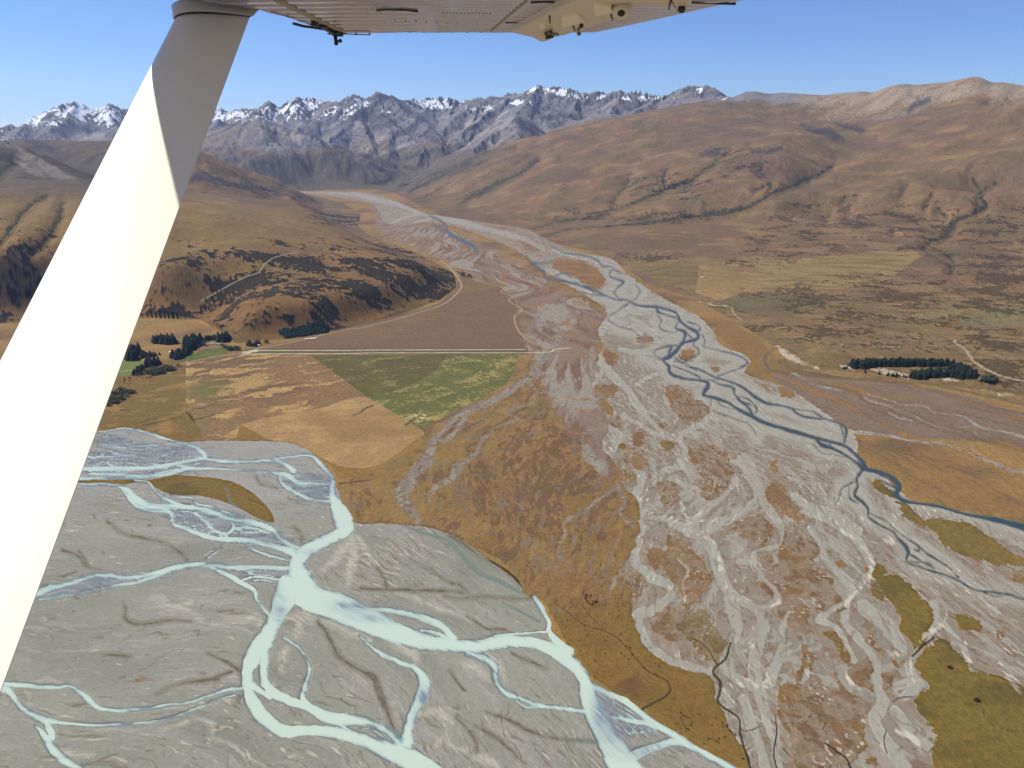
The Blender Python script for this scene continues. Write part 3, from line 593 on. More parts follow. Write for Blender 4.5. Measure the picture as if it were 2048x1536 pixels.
for z, pts in [('A', [(1110, 770, 20), (1180, 740, 60), (1260, 760, 50), (1380, 790, 40), (1500, 810, 36), (1620, 840, 24), (1760, 870, 12)]),
               ('A', [(120, 500, 20), (230, 560, 50), (330, 590, 40)]), ('C', [(480, 380, 20), (560, 420, 60), (640, 470, 30)]), ('C', [(570, 330, 20), (680, 360, 50), (780, 340, 50), (760, 400, 40), (680, 420, 30)]),
               ('C', [(860, 270, 16), (940, 260, 24), (980, 250, 14)]), ('D', [(640, 470, 20), (720, 510, 40), (820, 520, 50), (900, 570, 30)]), ('D', [(860, 470, 20), (960, 490, 30), (1030, 510, 30)]), ('D', [(1320, 390, 20), (1370, 340, 50), (1440, 310, 40)]),
               ('C', [(1720, 610, 30), (1800, 590, 50), (1880, 570, 20)]), ('D', [(330, 640, 10), (440, 640, 40), (520, 610, 20)])]:
    draw_line(cliff, T(z, pts))
white = sheet(-30)                 # eroded pale terrace scarps
for z, pts in [('G', [(1385, 660, 20), (1420, 690, 50), (1480, 730, 50), (1540, 760, 40), (1600, 790, 30), (1650, 800, 40)]), ('H', [(680, 640, 20), (740, 660, 40), (800, 675, 20)]), ('H', [(880, 660, 14), (980, 680, 40), (1080, 695, 50), (1180, 720, 40)]),
               ('H', [(1450, 740, 20), (1560, 755, 20)]), ('H', [(1690, 730, 20), (1740, 735, 24)]), ('H', [(1860, 860, 14), (1940, 850, 22), (1990, 870, 14)]), ('H', [(1680, 810, 10), (1750, 820, 12)]), ('G', [(830, 335, 10), (870, 360, 16), (940, 375, 12), (1040, 385, 12), (1090, 400, 10)]), ('G', [(430, 205, 10), (445, 225, 12)]), ('E', [(0, 0, 0), (1, 0, 0)])]:
    draw_line(white, T(z, pts))
fieldE = {}
for k, pts in [('pg', [(1540, 520), (1650, 513), (1780, 500), (1850, 505), (1830, 520), (1770, 560), (1700, 575), (1520, 582)]), ('po', [(1235, 517), (1400, 527), (1392, 585), (1300, 556)]), ('pt', [(1400, 527), (1540, 520), (1520, 582), (1470, 597), (1430, 600), (1390, 585)]),
               ('pgr', [(1430, 604), (1480, 590), (1560, 585), (1650, 605), (1600, 628), (1520, 630), (1460, 620)]), ('pf1', [(1810, 630), (1935, 613), (1920, 628), (1850, 640)]), ('pf2', [(1915, 640), (1960, 620), (2048, 610), (2400, 590), (2400, 640), (2048, 650), (1930, 655)]), ('ph', [(1790, 455), (1810, 470), (1790, 475)])]:
    fieldE[k] = sheet(-30)
    add_poly(fieldE[k], pts, smooth=(k in ('pg', 'pgr')))

wet = sheet(-30)                   # shallow sheets laced with threads of milky water
for pts in [[(165, 905), (300, 893), (420, 903), (380, 945), (250, 945), (165, 950)], [(290, 1000), (420, 1015), (520, 1045), (590, 1085), (585, 1102), (480, 1088), (380, 1062), (330, 1030)], [(90, 1170), (230, 1150), (340, 1140), (330, 1155), (200, 1180), (90, 1195)],
            [(560, 948), (600, 945), (665, 965), (665, 1005), (600, 990)], [(200, 868), (330, 890), (420, 905), (300, 905), (200, 890)], [(470, 1140), (580, 1135), (575, 1165), (500, 1160)], [(1170, 1370), (1260, 1410), (1330, 1460), (1260, 1470), (1200, 1430)], [(680, 1460), (760, 1480), (800, 1500), (740, 1490)]]:
    add_poly(wet, pts)
ZOOM['Q'] = (400, 120, 720)
scree = sheet(-30)                 # pale scree chutes of the far mountains
for z, pts in [('Q', [(940, 300, 14), (860, 390, 40), (770, 450, 50), (720, 470, 20)]), ('Q', [(900, 560, 14), (990, 480, 34), (1080, 430, 30), (1150, 390, 10)]), ('Q', [(930, 590, 14), (1020, 540, 24), (1120, 500, 24), (1230, 470, 20)]), ('Q', [(880, 580, 10), (930, 500, 24), (1000, 440, 20), (1020, 400, 8)]),
               ('Q', [(1420, 490, 10), (1540, 420, 30), (1660, 350, 30), (1740, 300, 14)]), ('Q', [(1400, 440, 10), (1500, 380, 30), (1600, 310, 30), (1700, 250, 20), (1790, 210, 10)]), ('Q', [(1560, 440, 10), (1680, 380, 34), (1760, 340, 16)]), ('Q', [(1780, 330, 16), (1720, 420, 50), (1640, 470, 40)]),
               ('Q', [(330, 320, 20), (260, 400, 50), (220, 460, 40)]), ('Q', [(400, 380, 20), (520, 420, 60), (560, 470, 40)]), ('Q', [(700, 330, 8), (730, 300, 14), (760, 280, 8)]), ('Q', [(640, 370, 14), (690, 390, 30), (760, 370, 20)]),
               ('A', [(60, 560, 30), (180, 640, 60), (330, 720, 60), (430, 750, 20)]), ('A', [(80, 640, 20), (200, 700, 60), (260, 740, 20)]), ('A', [(380, 520, 20), (500, 500, 50), (600, 500, 40)]),
               ('D', [(860, 400, 20), (940, 340, 50), (1060, 300, 50), (1160, 260, 30)]), ('D', [(960, 430, 20), (1080, 380, 60), (1220, 300, 60), (1300, 250, 30)]), ('D', [(1100, 440, 20), (1220, 400, 50), (1330, 320, 50)]), ('D', [(1230, 430, 20), (1330, 390, 40), (1480, 330, 30), (1600, 280, 30), (1800, 230, 30)]), ('D', [(1820, 220, 20), (1900, 240, 50), (2040, 240, 60)]),
               ('C', [(430, 340, 16), (370, 420, 50), (330, 470, 50)]), ('C', [(1000, 330, 10), (1100, 250, 30), (1170, 190, 20)]), ('C', [(1230, 240, 10), (1290, 200, 24), (1330, 230, 20)])]:
    draw_line(scree, T(z, pts))
for z, pts in [('Q', [(820, 370, 20), (870, 330, 50), (930, 310, 60), (1000, 330, 60), (1060, 300, 40)]), ('Q', [(760, 450, 14), (820, 400, 30), (870, 370, 30)]), ('Q', [(960, 390, 40), (1050, 370, 50), (1110, 350, 40)]), ('Q', [(1090, 430, 30), (1180, 400, 50), (1230, 370, 40)]),
               ('Q', [(990, 250, 30), (1050, 220, 60), (1110, 230, 50), (1150, 270, 40), (1200, 310, 30)]), ('Q', [(1120, 570, 10), (1240, 540, 26), (1370, 500, 26)]), ('Q', [(1240, 430, 20), (1320, 440, 40), (1360, 470, 30)]), ('Q', [(1170, 300, 30), (1250, 340, 30)]),
               ('Q', [(1280, 230, 20), (1340, 240, 30), (1440, 230, 30)]), ('Q', [(470, 300, 30), (530, 260, 50), (590, 250, 50), (640, 270, 30)]), ('Q', [(380, 270, 10), (400, 250, 24), (430, 270, 14)]), ('Q', [(380, 390, 16), (420, 440, 34), (430, 460, 20)]), ('Q', [(480, 390, 20), (500, 420, 26)]), ('Q', [(620, 420, 16), (680, 460, 24), (730, 500, 16)]),
               ('Q', [(140, 360, 30), (170, 370, 30)]), ('Q', [(300, 600, 20), (370, 590, 50), (410, 620, 40), (340, 620, 30)]), ('Q', [(150, 570, 20), (190, 560, 40)]), ('Q', [(540, 550, 30), (590, 560, 14)]), ('Q', [(1700, 260, 14), (1660, 310, 20), (1560, 380, 20), (1500, 420, 10)]), ('Q', [(1800, 340, 30), (1860, 390, 40), (1930, 430, 30)]),
               ('A', [(380, 340, 16), (440, 330, 30), (500, 360, 30)]), ('A', [(620, 340, 16), (680, 350, 30)]), ('A', [(300, 480, 20), (420, 460, 50), (560, 460, 40)])]:
    draw_line(cliff, T(z, pts))

ribn = sheet(-60)                  # clean flood channels through the older shingle
for z, pts in [
    ('L', [(720, 40, 60), (700, 180, 60), (720, 300, 50), (700, 400, 50), (690, 480, 50), (760, 550, 60), (860, 600, 60), (870, 660, 50), (800, 720, 60), (700, 760, 60), (720, 860, 60), (800, 940, 40), (900, 1000, 40), (1080, 1040, 40)]),
    ('L', [(880, 290, 40), (960, 330, 40), (1060, 380, 60), (1100, 450, 70), (1130, 560, 80), (1180, 640, 60), (1260, 690, 50), (1330, 720, 40), (1400, 690, 50), (1410, 650, 40)]),
    ('L', [(1200, 60, 50), (1150, 140, 30), (1060, 210, 40), (1000, 280, 50), (1020, 340, 50), (1080, 390, 50)]),
    ('L', [(740, 250, 30), (820, 260, 24), (960, 300, 24)]), ('L', [(920, 170, 16), (950, 240, 16), (980, 300, 20)]), ('L', [(1100, 60, 20), (1080, 130, 14), (960, 90, 20), (860, 60, 24)]),
    ('L', [(1080, 310, 60), (1200, 240, 60), (1280, 200, 50), (1330, 150, 60), (1300, 60, 80), (1250, -40, 90)]),
    ('L', [(1330, 150, 60), (1400, 240, 50), (1440, 320, 40), (1420, 400, 30), (1310, 430, 24), (1295, 500, 24), (1340, 545, 20)]),
    ('L', [(1340, 560, 40), (1400, 610, 40), (1430, 680, 50)]),
    ('L', [(1180, 660, 80), (1200, 760, 80), (1210, 850, 60), (1180, 900, 40), (1140, 1000, 60), (1230, 1100, 60), (1330, 1130, 60)]),
    ('L', [(1330, 740, 60), (1350, 820, 70), (1330, 900, 60), (1300, 990, 70), (1300, 1080, 80), (1330, 1170, 60), (1360, 1260, 50), (1400, 1400, 30), (1440, 1536, 40)]),
    ('L', [(1480, 740, 30), (1440, 840, 40), (1440, 950, 40), (1400, 1040, 60), (1380, 1100, 70)]), ('L', [(1240, 1180, 60), (1280, 1300, 60), (1330, 1420, 60), (1360, 1560, 60)]), ('L', [(910, 470, 20), (960, 530, 30), (930, 600, 20), (960, 700, 16)]),
    ('M', [(640, 280, 50), (760, 300, 60), (880, 360, 60), (980, 450, 60), (1060, 550, 60), (1075, 650, 50), (1000, 760, 60), (920, 840, 50), (760, 950, 50)]),
    ('M', [(920, 900, 60), (920, 980, 50), (1000, 1080, 50), (1080, 1170, 50), (1120, 1280, 60), (1130, 1400, 60), (1140, 1560, 60)]),
    ('M', [(1480, 860, 70), (1500, 960, 50), (1440, 1060, 50), (1360, 1170, 30), (1330, 1260, 60), (1340, 1340, 70), (1240, 1380, 60)]),
    ('M', [(700, 380, 40), (760, 480, 50), (790, 570, 60), (870, 660, 60), (960, 740, 80)]), ('M', [(1040, 880, 120), (1180, 1000, 120), (1280, 1150, 90)]), ('M', [(760, 960, 50), (860, 1010, 30), (920, 1120, 40), (980, 1220, 30)]),
    ('M', [(600, 180, 60), (700, 250, 60), (850, 300, 80), (980, 400, 100)]), ('M', [(1500, 950, 40), (1600, 1050, 40), (1680, 1160, 30), (1700, 1230, 16)]),
    ('N', [(1050, 820, 60), (1040, 960, 60), (1090, 1080, 80), (1030, 1170, 90), (1060, 1280, 80), (1140, 1400, 100), (1240, 1560, 100)]), ('N', [(1220, 1060, 60), (1300, 1000, 90), (1340, 960, 60)]), ('N', [(1160, 1150, 80), (1260, 1280, 100), (1400, 1400, 80)]),
    ('G', [(130, 620, 60), (170, 720, 60), (200, 800, 40), (130, 920, 30), (110, 980, 30), (200, 1060, 60), (260, 1120, 50), (190, 1170, 50), (290, 1260, 70), (260, 1360, 50), (200, 1460, 50), (180, 1560, 50)]),
    ('G', [(160, 740, 70), (260, 860, 60), (350, 950, 50), (420, 1050, 60), (500, 1150, 40), (620, 1260, 40), (720, 1300, 40)]), ('G', [(720, 1300, 50), (760, 1380, 50), (700, 1480, 50), (600, 1510, 40)]),
    ('G', [(330, 1130, 50), (420, 1180, 30), (560, 1260, 30), (700, 1290, 24)]), ('G', [(700, 1270, 40), (860, 1190, 40), (930, 1130, 30)]), ('G', [(610, 1000, 20), (640, 1080, 16), (700, 1140, 20), (680, 1180, 16)]), ('G', [(0, 880, 16), (60, 820, 24), (140, 740, 30)]),
    ('G', [(180, 560, 60), (230, 480, 50), (330, 420, 50), (500, 420, 60)]), ('G', [(400, 480, 60), (520, 560, 50), (560, 660, 40), (430, 700, 40), (300, 680, 30)]), ('G', [(420, 920, 30), (520, 860, 24), (600, 840, 20)]),
    ('B', [(590, 735, 12), (760, 745, 22), (900, 755, 30), (960, 770, 40), (1080, 800, 40), (1180, 820, 50), (1280, 855, 50), (1380, 890, 34), (1500, 915, 50), (1640, 950, 50), (1780, 985, 50), (1900, 1025, 50), (2000, 1075, 60)]),
    ('B', [(1280, 870, 30), (1180, 900, 22), (1100, 940, 22), (1060, 990, 16), (1120, 1040, 12), (1250, 1080, 16), (1450, 1130, 24), (1600, 1180, 30), (1760, 1190, 30), (1900, 1230, 30)]), ('B', [(1030, 985, 14), (1150, 970, 12), (1270, 920, 14), (1350, 900, 20)]),
    ('B', [(1120, 1060, 8), (1260, 1110, 12), (1400, 1200, 14), (1560, 1220, 16), (1700, 1250, 14)]),
    ('F', [(1400, 30, 30), (1560, 60, 30), (1750, 90, 40), (1900, 160, 40), (2048, 240, 40)]), ('F', [(1700, 200, 30), (1740, 300, 50), (1860, 420, 60), (2000, 470, 60)]), ('F', [(1480, 190, 24), (1600, 260, 20), (1640, 380, 20), (1740, 470, 24), (1760, 540, 30)]), ('F', [(1960, 250, 40), (2000, 330, 60), (2048, 400, 60)]),
    ('C', [(330, 1330, 12), (480, 1400, 20), (640, 1490, 40)]), ('C', [(640, 1180, 16), (700, 1250, 40), (820, 1300, 40), (960, 1330, 40), (1100, 1380, 40)]),
]:
    draw_line(ribn, [(a, b, w * (.55 if z in 'BC' else .8)) for a, b, w in T(z, pts)], pad=44)

# ------------------------------------------------------------------ terrain: one height field on a fan of distances and bearings
AZ0, AZ1, NAZ = R(-52), R(49), 1620
dists, d = [], 540.0
while d < 26000:
    dists.append(d)
    d += min(0.75 * (d * d + EYE * EYE) / (EYE * 745), 0.0034 * d)
DI = np.array(dists)
NR = len(DI)
AZ = np.linspace(AZ0, AZ1, NAZ)
LD = np.log(DI)


def P(u, v, dk=None, z=None):
    rx, ry, rz = ray(u, v)
    h = math.hypot(rx, ry)
    if z is not None:
        t = (z - EYE) / rz
    else:
        t = dk * 1000.0 / h
    return t * rx, t * ry, EYE + t * rz


ctrl = []                          # x, y, z, roughness, alpine grey


def C_(kind, *pts):
    rg, gy = {'h': (.22, 0), 'f': (.05, 0), 'b': (.46, .0), 'g': (.55, .75), 'm': (1.0, 1.0), 's': (1.3, 1.2), 'l': (.4, .45), 'd': (.6, .5), 'w': (.75, .55)}[kind]
    for p in pts:
        ctrl.append(P(*p[:3]) + (rg, gy))


def CZ(kind, *pts):
    rg, gy = {'h': (.22, 0), 'f': (.05, 0), 'b': (.3, .0), 'm': (1.0, 1.0), 'w': (.7, .55), 's': (1.2, 1.2)}[kind]
    for u, v, z in pts:
        ctrl.append(P(u, v, z=z) + (rg, gy))


def CD(kind, *pts):                # column, distance in km, height
    rg, gy = {'h': (.22, 0), 'f': (.05, 0), 'b': (.3, .0), 'm': (1.0, 1.0), 'w': (.7, .55), 's': (1.2, 1.2)}[kind]
    for u, dk, z in pts:
        rx, ry, rz = ray(u, 270)
        t = dk * 1000 / math.hypot(rx, ry)
        ctrl.append((t * rx, t * ry, z, rg, gy))


floor_px = [(-900, 700), (-300, 655), (0, 648), (150, 640), (280, 634), (400, 640), (470, 688), (560, 678), (650, 666), (740, 645), (820, 622), (880, 600), (912, 575), (907, 548), (870, 525), (800, 493), (742, 474), (716, 452), (722, 430), (690, 408), (640, 394), (590, 384),
            (640, 380), (745, 378), (790, 386), (850, 416), (880, 431), (960, 444), (1060, 459), (1100, 482), (1220, 516), (1290, 565), (1400, 604), (1480, 650), (1545, 690), (1590, 738), (1700, 757), (1850, 768), (1960, 792), (2048, 812), (2500, 880), (2500, 1820), (-900, 1820)]
FW = np.array([on_floor(*p) for p in floor_px])
FA, FL = np.arctan2(FW[:, 0], FW[:, 1]), np.log(np.hypot(FW[:, 0], FW[:, 1]))

# left hill and the ranges behind it
C_('h', (-250, 430, 4.6), (-100, 400, 4.8), (0, 380, 5.0), (100, 368, 5.1), (200, 385, 4.9), (290, 405, 4.7), (360, 416, 4.6), (410, 425, 4.45), (450, 437, 4.3), (500, 455, 4.2), (540, 470, 4.1), (580, 480, 4.05), (620, 486, 4.0), (700, 498, 3.95), (760, 508, 3.9), (820, 522, 3.85), (870, 540, 3.8),
   (0, 500, 3.9), (100, 480, 4.0), (200, 480, 4.0), (300, 470, 4.05), (380, 480, 4.0), (0, 570, 3.4), (150, 560, 3.45), (300, 545, 3.55), (420, 530, 3.62), (560, 530, 3.6), (650, 540, 3.55), (740, 550, 3.55), (820, 565, 3.55),
   (300, 600, 3.15), (420, 600, 3.15), (520, 620, 3.05), (620, 620, 3.05), (700, 610, 3.15), (800, 595, 3.3))
C_('h', (450, 402, 5.9), (400, 395, 6.0), (550, 425, 5.4), (620, 440, 5.1), (670, 455, 4.95), (700, 470, 4.75), (500, 400, 6.3), (600, 410, 6.2), (660, 425, 5.9), (700, 440, 5.6))
C_('w', (330, 285, 7.8), (390, 310, 7.5), (450, 340, 7.4), (500, 355, 7.5), (540, 366, 7.6), (580, 374, 7.8), (620, 381, 8.0), (660, 391, 8.1), (400, 372, 6.7), (460, 382, 6.8), (540, 394, 7.0), (640, 404, 7.3))
C_('g', (-300, 235, 7), (-150, 262, 6.6), (0, 282, 6.5), (60, 312, 6.2), (120, 347, 5.8), (0, 335, 5.6), (60, 350, 5.5), (-150, 330, 5.7), (150, 365, 5.4))
C_('g', (20, 258, 10), (60, 262, 9.8), (120, 266, 9.8), (170, 272, 10), (230, 280, 9.5), (300, 280, 9.2), (60, 320, 8), (130, 330, 7.8), (200, 340, 7.5), (280, 345, 7))
CD('w', (150, 6.9, 330), (220, 6.6, 330), (300, 6.3, 320), (60, 7.4, 380))
C_('m', (500, 234, 12), (470, 240, 12), (440, 249, 12.2), (530, 241, 11.9), (560, 256, 11.8), (610, 286, 11.5), (660, 321, 11.2), (710, 350, 10.9), (745, 368, 10.7), (400, 262, 12.2), (330, 272, 12), (480, 290, 11.2), (540, 300, 11), (600, 330, 10.6), (430, 310, 10.9), (650, 355, 10.3))
C_('w', (440, 345, 10.2), (500, 360, 9.9), (560, 373, 9.7), (620, 381, 9.5), (690, 376, 10.1), (740, 376, 10.2))
CD('m', (600, 14.0, 520), (520, 14.5, 520), (420, 15, 520), (300, 15, 560), (680, 13.0, 330), (745, 12.0, 240), (760, 11.4, 190), (850, 12.3, 330), (890, 12.3, 380), (930, 12.8, 470), (980, 13.3, 560), (100, 14, 600), (200, 14, 580), (0, 14, 600), (-200, 14, 620))
C_('m', (700, 244, 15), (715, 232, 15.5), (680, 275, 14.3), (740, 262, 14.6), (700, 300, 13.4), (720, 325, 12.8), (780, 265, 14.3), (820, 280, 13.6), (860, 293, 13.0), (780, 320, 12.7), (740, 345, 12.2), (890, 302, 12.6))
def Q_(*p):
    return [(400 + a / 2.844, 120 + b / 2.844, d_) for a, b, d_ in p]


C_('m', *Q_((1060, 220, 16.7), (1110, 230, 16.4), (1160, 280, 16), (1250, 345, 15.2), (1330, 410, 14.2), (1395, 490, 13.1), (940, 260, 16.5), (880, 320, 15.8), (800, 390, 15), (740, 440, 14.4), (700, 420, 15), (1020, 290, 15.8), (1100, 370, 15), (1190, 430, 14.2), (1270, 500, 13.3), (1240, 560, 12.8), (1080, 480, 13.9), (990, 480, 13.9), (920, 560, 13.0), (900, 590, 12.7), (1100, 560, 12.8), (1420, 480, 13.4), (1460, 440, 14.3), (1380, 400, 15.2), (1560, 380, 14), (1680, 300, 15)))
SKY = []
for z, pts in [('P', [(-700, 330), (-300, 275), (-120, 262)]),
               ('A', [(0, 455), (50, 435), (75, 437), (100, 450), (130, 440), (165, 415), (200, 390), (240, 375), (300, 345), (330, 328), (380, 310), (410, 312), (440, 303), (470, 310), (500, 330), (530, 345), (560, 345), (600, 330), (625, 318), (650, 315), (680, 328), (720, 345), (800, 350), (900, 360), (1000, 350), (1150, 350), (1220, 355)]),
               ('B', [(70, 270), (95, 258), (120, 254), (150, 268), (180, 270), (230, 255), (260, 255), (300, 258), (340, 250), (375, 225), (405, 205), (430, 225), (460, 250), (495, 225), (530, 208), (560, 195), (580, 185), (610, 205), (640, 185), (665, 192), (690, 210), (730, 208), (770, 215), (800, 215), (830, 205), (860, 185), (890, 172), (920, 175), (950, 190), (985, 192), (1005, 182), (1020, 160), (1040, 150), (1060, 162), (1080, 175), (1110, 174), (1130, 180), (1155, 192), (1170, 206), (1210, 205), (1250, 198), (1275, 208), (1300, 205), (1320, 195), (1340, 190), (1370, 198), (1400, 188), (1430, 196), (1450, 190), (1480, 200), (1520, 215), (1570, 205), (1610, 194), (1640, 190), (1670, 195), (1700, 180), (1750, 190)]),
               ('C', [(390, 195), (450, 192), (490, 200), (530, 170), (560, 155), (600, 138), (650, 155), (690, 152), (720, 145), (780, 160), (830, 160), (860, 175), (900, 190), (930, 193), (960, 190), (990, 180), (1020, 175), (1045, 188), (1060, 200), (1110, 180), (1140, 178), (1170, 170), (1190, 185), (1210, 200), (1235, 185), (1260, 180), (1300, 190), (1350, 200), (1400, 205), (1460, 212), (1510, 190), (1560, 165), (1600, 148), (1640, 138), (1670, 142), (1700, 147), (1730, 140), (1760, 140), (1800, 155), (1830, 170), (1860, 190), (1890, 210), (1910, 213)]),
               ('D', [(210, 300), (280, 265), (320, 262), (350, 258), (390, 268), (420, 275), (470, 275), (520, 268), (570, 272), (620, 275), (700, 280), (780, 285), (840, 278), (900, 270), (960, 268), (1020, 258), (1060, 264), (1090, 270), (1140, 250), (1180, 235), (1240, 220), (1290, 212), (1330, 220), (1380, 220), (1450, 210), (1500, 208), (1550, 205), (1600, 195), (1650, 185), (1700, 172), (1760, 168), (1780, 173), (1800, 185), (1850, 207), (1880, 204), (1920, 203), (1980, 213), (2048, 225)]),
               ('P', [(2150, 160), (2400, 150), (2800, 170), (3200, 200)])]:
    SKY += [(a[0], a[1]) for a in T(z, pts)]
for i, (u, v) in enumerate(SKY):
    if i % 2 == 0:
        dk = np.interp(u, [-700, 450, 500, 640, 755, 850, 920, 1000, 1077, 1200, 1300, 1390, 1480, 1640, 1815, 1950, 2048, 3000], [20, 20, 19, 18, 17, 18.5, 18.2, 16.8, 16, 15.5, 15, 14, 13, 12, 11, 10.5, 10, 9])
        ctrl.append(P(u, v, dk) + ((1.3, 1.2) if u < 1440 else (.45, .5)))
for u in range(-700, 3000, 120):   # ground falling away behind the skyline
    dk = np.interp(u, [-700, 450, 755, 1077, 1390, 1640, 1950, 3000], [24, 24, 21.5, 20.5, 18.5, 16, 14.5, 13])
    CD('m', (u, dk, 900), (u, 25, 700))
# the right-hand valley side
C_('m', (1035, 238, 12.6), (1000, 262, 12.1), (960, 280, 11.9), (930, 292, 11.7), (1060, 250, 12.4), (1085, 266, 12.1), (1035, 280, 11.6))
C_('w', (1000, 290, 11.2), (930, 310, 10.9), (1120, 277, 11.7), (1100, 215, 14.2), (1200, 222, 13.6), (1150, 245, 13), (1000, 213, 15), (1280, 208, 13.8), (1050, 212, 14.6), (1240, 240, 12.4))
C_('b', (760, 380, 9.7), (800, 378, 9.4), (850, 365, 9.6), (900, 342, 9.8), (950, 312, 10.1), (1000, 291, 10.4), (1050, 276, 10.6), (1100, 262, 10.8), (1200, 240, 11), (1300, 222, 11.2), (1400, 203, 11.6), (1460, 202, 11.6), (1340, 230, 10.4), (1450, 250, 9.6),
   (900, 400, 8.4), (1000, 370, 8.3), (1100, 340, 8.4), (1200, 320, 8.5), (1300, 295, 8.8), (1400, 275, 8.9), (950, 425, 7.3), (1050, 430, 6.75), (1100, 400, 7.2), (1200, 385, 7.2), (1300, 360, 7.4), (1380, 325, 7.7), (1130, 442, 6.35), (1220, 425, 6.5),
   (1300, 402, 6.6), (1360, 375, 6.9), (1420, 345, 7.2), (1470, 305, 7.9), (1500, 290, 8.2), (1560, 283, 8.2), (1600, 256, 9), (1620, 280, 8.4), (1580, 310, 7.5), (1500, 355, 7), (1440, 400, 6.4), (1380, 430, 6.05), (1550, 360, 6.7), (1540, 395, 6.2))
C_('b', (1690, 312, 8.2), (1650, 335, 7.7), (1590, 375, 6.9), (1720, 285, 8.8), (1750, 262, 9.2), (1640, 250, 10), (1560, 222, 11), (1500, 205, 12))
C_('l', (1650, 238, 10.6), (1700, 244, 10), (1760, 240, 9.8), (1820, 218, 10), (1900, 190, 10.3), (1700, 205, 11), (1750, 200, 10.9), (1980, 195, 9.3), (2048, 190, 9.0))
C_('b', (1800, 244, 9.3), (1850, 226, 9.4), (1950, 217, 9.3), (2048, 219, 9.0), (2250, 210, 8.8), (2600, 215, 8.6), (1900, 203, 10), (2048, 200, 9.6), (1760, 300, 8.1), (1850, 275, 8.4), (1950, 262, 8.3), (2048, 262, 8.0), (1720, 335, 7.6), (1800, 320, 7.7), (1870, 310, 7.7), (1950, 300, 7.6), (2048, 295, 7.4), (2300, 300, 7.2),
   (1930, 335, 7.15), (1990, 345, 7.0), (1970, 380, 6.5), (2048, 345, 6.9), (1800, 370, 6.85), (1880, 370, 6.7), (1720, 390, 6.55), (2300, 380, 6.2))
CZ('f', (1130, 462, 82), (1200, 470, 92), (1300, 460, 105), (1400, 450, 125), (1500, 430, 160), (1600, 425, 185), (1720, 430, 200), (1850, 430, 205), (1950, 440, 200), (1950, 405, 260), (2048, 430, 220), (2300, 450, 220),
   (1250, 500, 62), (1400, 495, 75), (1550, 480, 100), (1700, 480, 118), (1850, 490, 120), (2000, 500, 118), (2300, 510, 120), (1350, 540, 45), (1500, 545, 48), (1650, 545, 58), (1800, 550, 62), (2000, 560, 70), (2300, 570, 80),
   (1450, 590, 28), (1600, 600, 32), (1750, 610, 36), (1900, 615, 42), (2048, 620, 46), (2300, 640, 50), (1560, 650, 26), (1700, 660, 28), (1850, 670, 30), (2000, 680, 32), (2300, 700, 36), (1620, 700, 26), (1750, 708, 26), (1900, 725, 26), (2048, 750, 28), (2300, 800, 30))
for i in range(0, len(FW)):        # the foot of the slopes, at river level
    x, y = FW[i]
    ctrl.append((x, y, floor_z(x, y), .1, 0))
for u, v in [(100, 760), (400, 700), (700, 700), (900, 650), (1000, 580), (950, 500), (850, 460), (800, 420), (1100, 560), (1300, 650), (1000, 800), (1500, 800), (1900, 860), (2200, 950), (500, 1000), (1200, 1000), (2000, 1100), (0, 1100), (1000, 1300), (1800, 1400), (-300, 900), (-300, 1400)]:
    x, y = on_floor(u, v)
    ctrl.append((x, y, floor_z(x, y), .05, 0))
for u, dk in [(-700, 4), (-700, 7), (-700, 10), (2700, 4), (2700, 7), (2700, 10)]:
    CD('b', (u, dk, {4: 200, 7: 650, 10: 800}[dk] if u < 0 else {4: 120, 7: 700, 10: 900}[dk]))

CT = np.array(ctrl)
ca, cl = np.arctan2(CT[:, 0], CT[:, 1]), np.log(np.hypot(CT[:, 0], CT[:, 1]))
keep = [0]
for i in range(1, len(CT)):        # drop near-duplicate points
    if np.min((ca[keep] - ca[i]) ** 2 + (cl[keep] - cl[i]) ** 2) > 0.006 ** 2:
        keep.append(i)
CT, ca, cl = CT[keep], ca[keep], cl[keep]
CSH = 0.022


def phi(r2):
    return np.sqrt(r2 + CSH * CSH)


A_ = phi((ca[:, None] - ca[None, :]) ** 2 + (cl[:, None] - cl[None, :]) ** 2)
A_ -= np.eye(len(ca)) * 0.004      # slight smoothing
zmean = CT[:, 2].mean()
wz = np.linalg.solve(A_, CT[:, 2] - zmean)
NC, ND = 300, 330
gA, gL = np.linspace(AZ0, AZ1, NC), np.linspace(LD[0], LD[-1], ND)
GA, GL = np.meshgrid(gA, gL)
ga, gl = GA.ravel(), GL.ravel()
Zc, Rc, Gc = np.zeros(ga.size), np.zeros(ga.size), np.zeros(ga.size)
for s in range(0, ga.size, 8000):
    r2 = (ga[s:s + 8000, None] - ca[None]) ** 2 + (gl[s:s + 8000, None] - cl[None]) ** 2
    Zc[s:s + 8000] = phi(r2) @ wz + zmean
    w = 1.0 / (r2 + 0.0004) ** 1.6
    w /= w.sum(1, keepdims=True)
    Rc[s:s + 8000], Gc[s:s + 8000] = w @ CT[:, 3], w @ CT[:, 4]
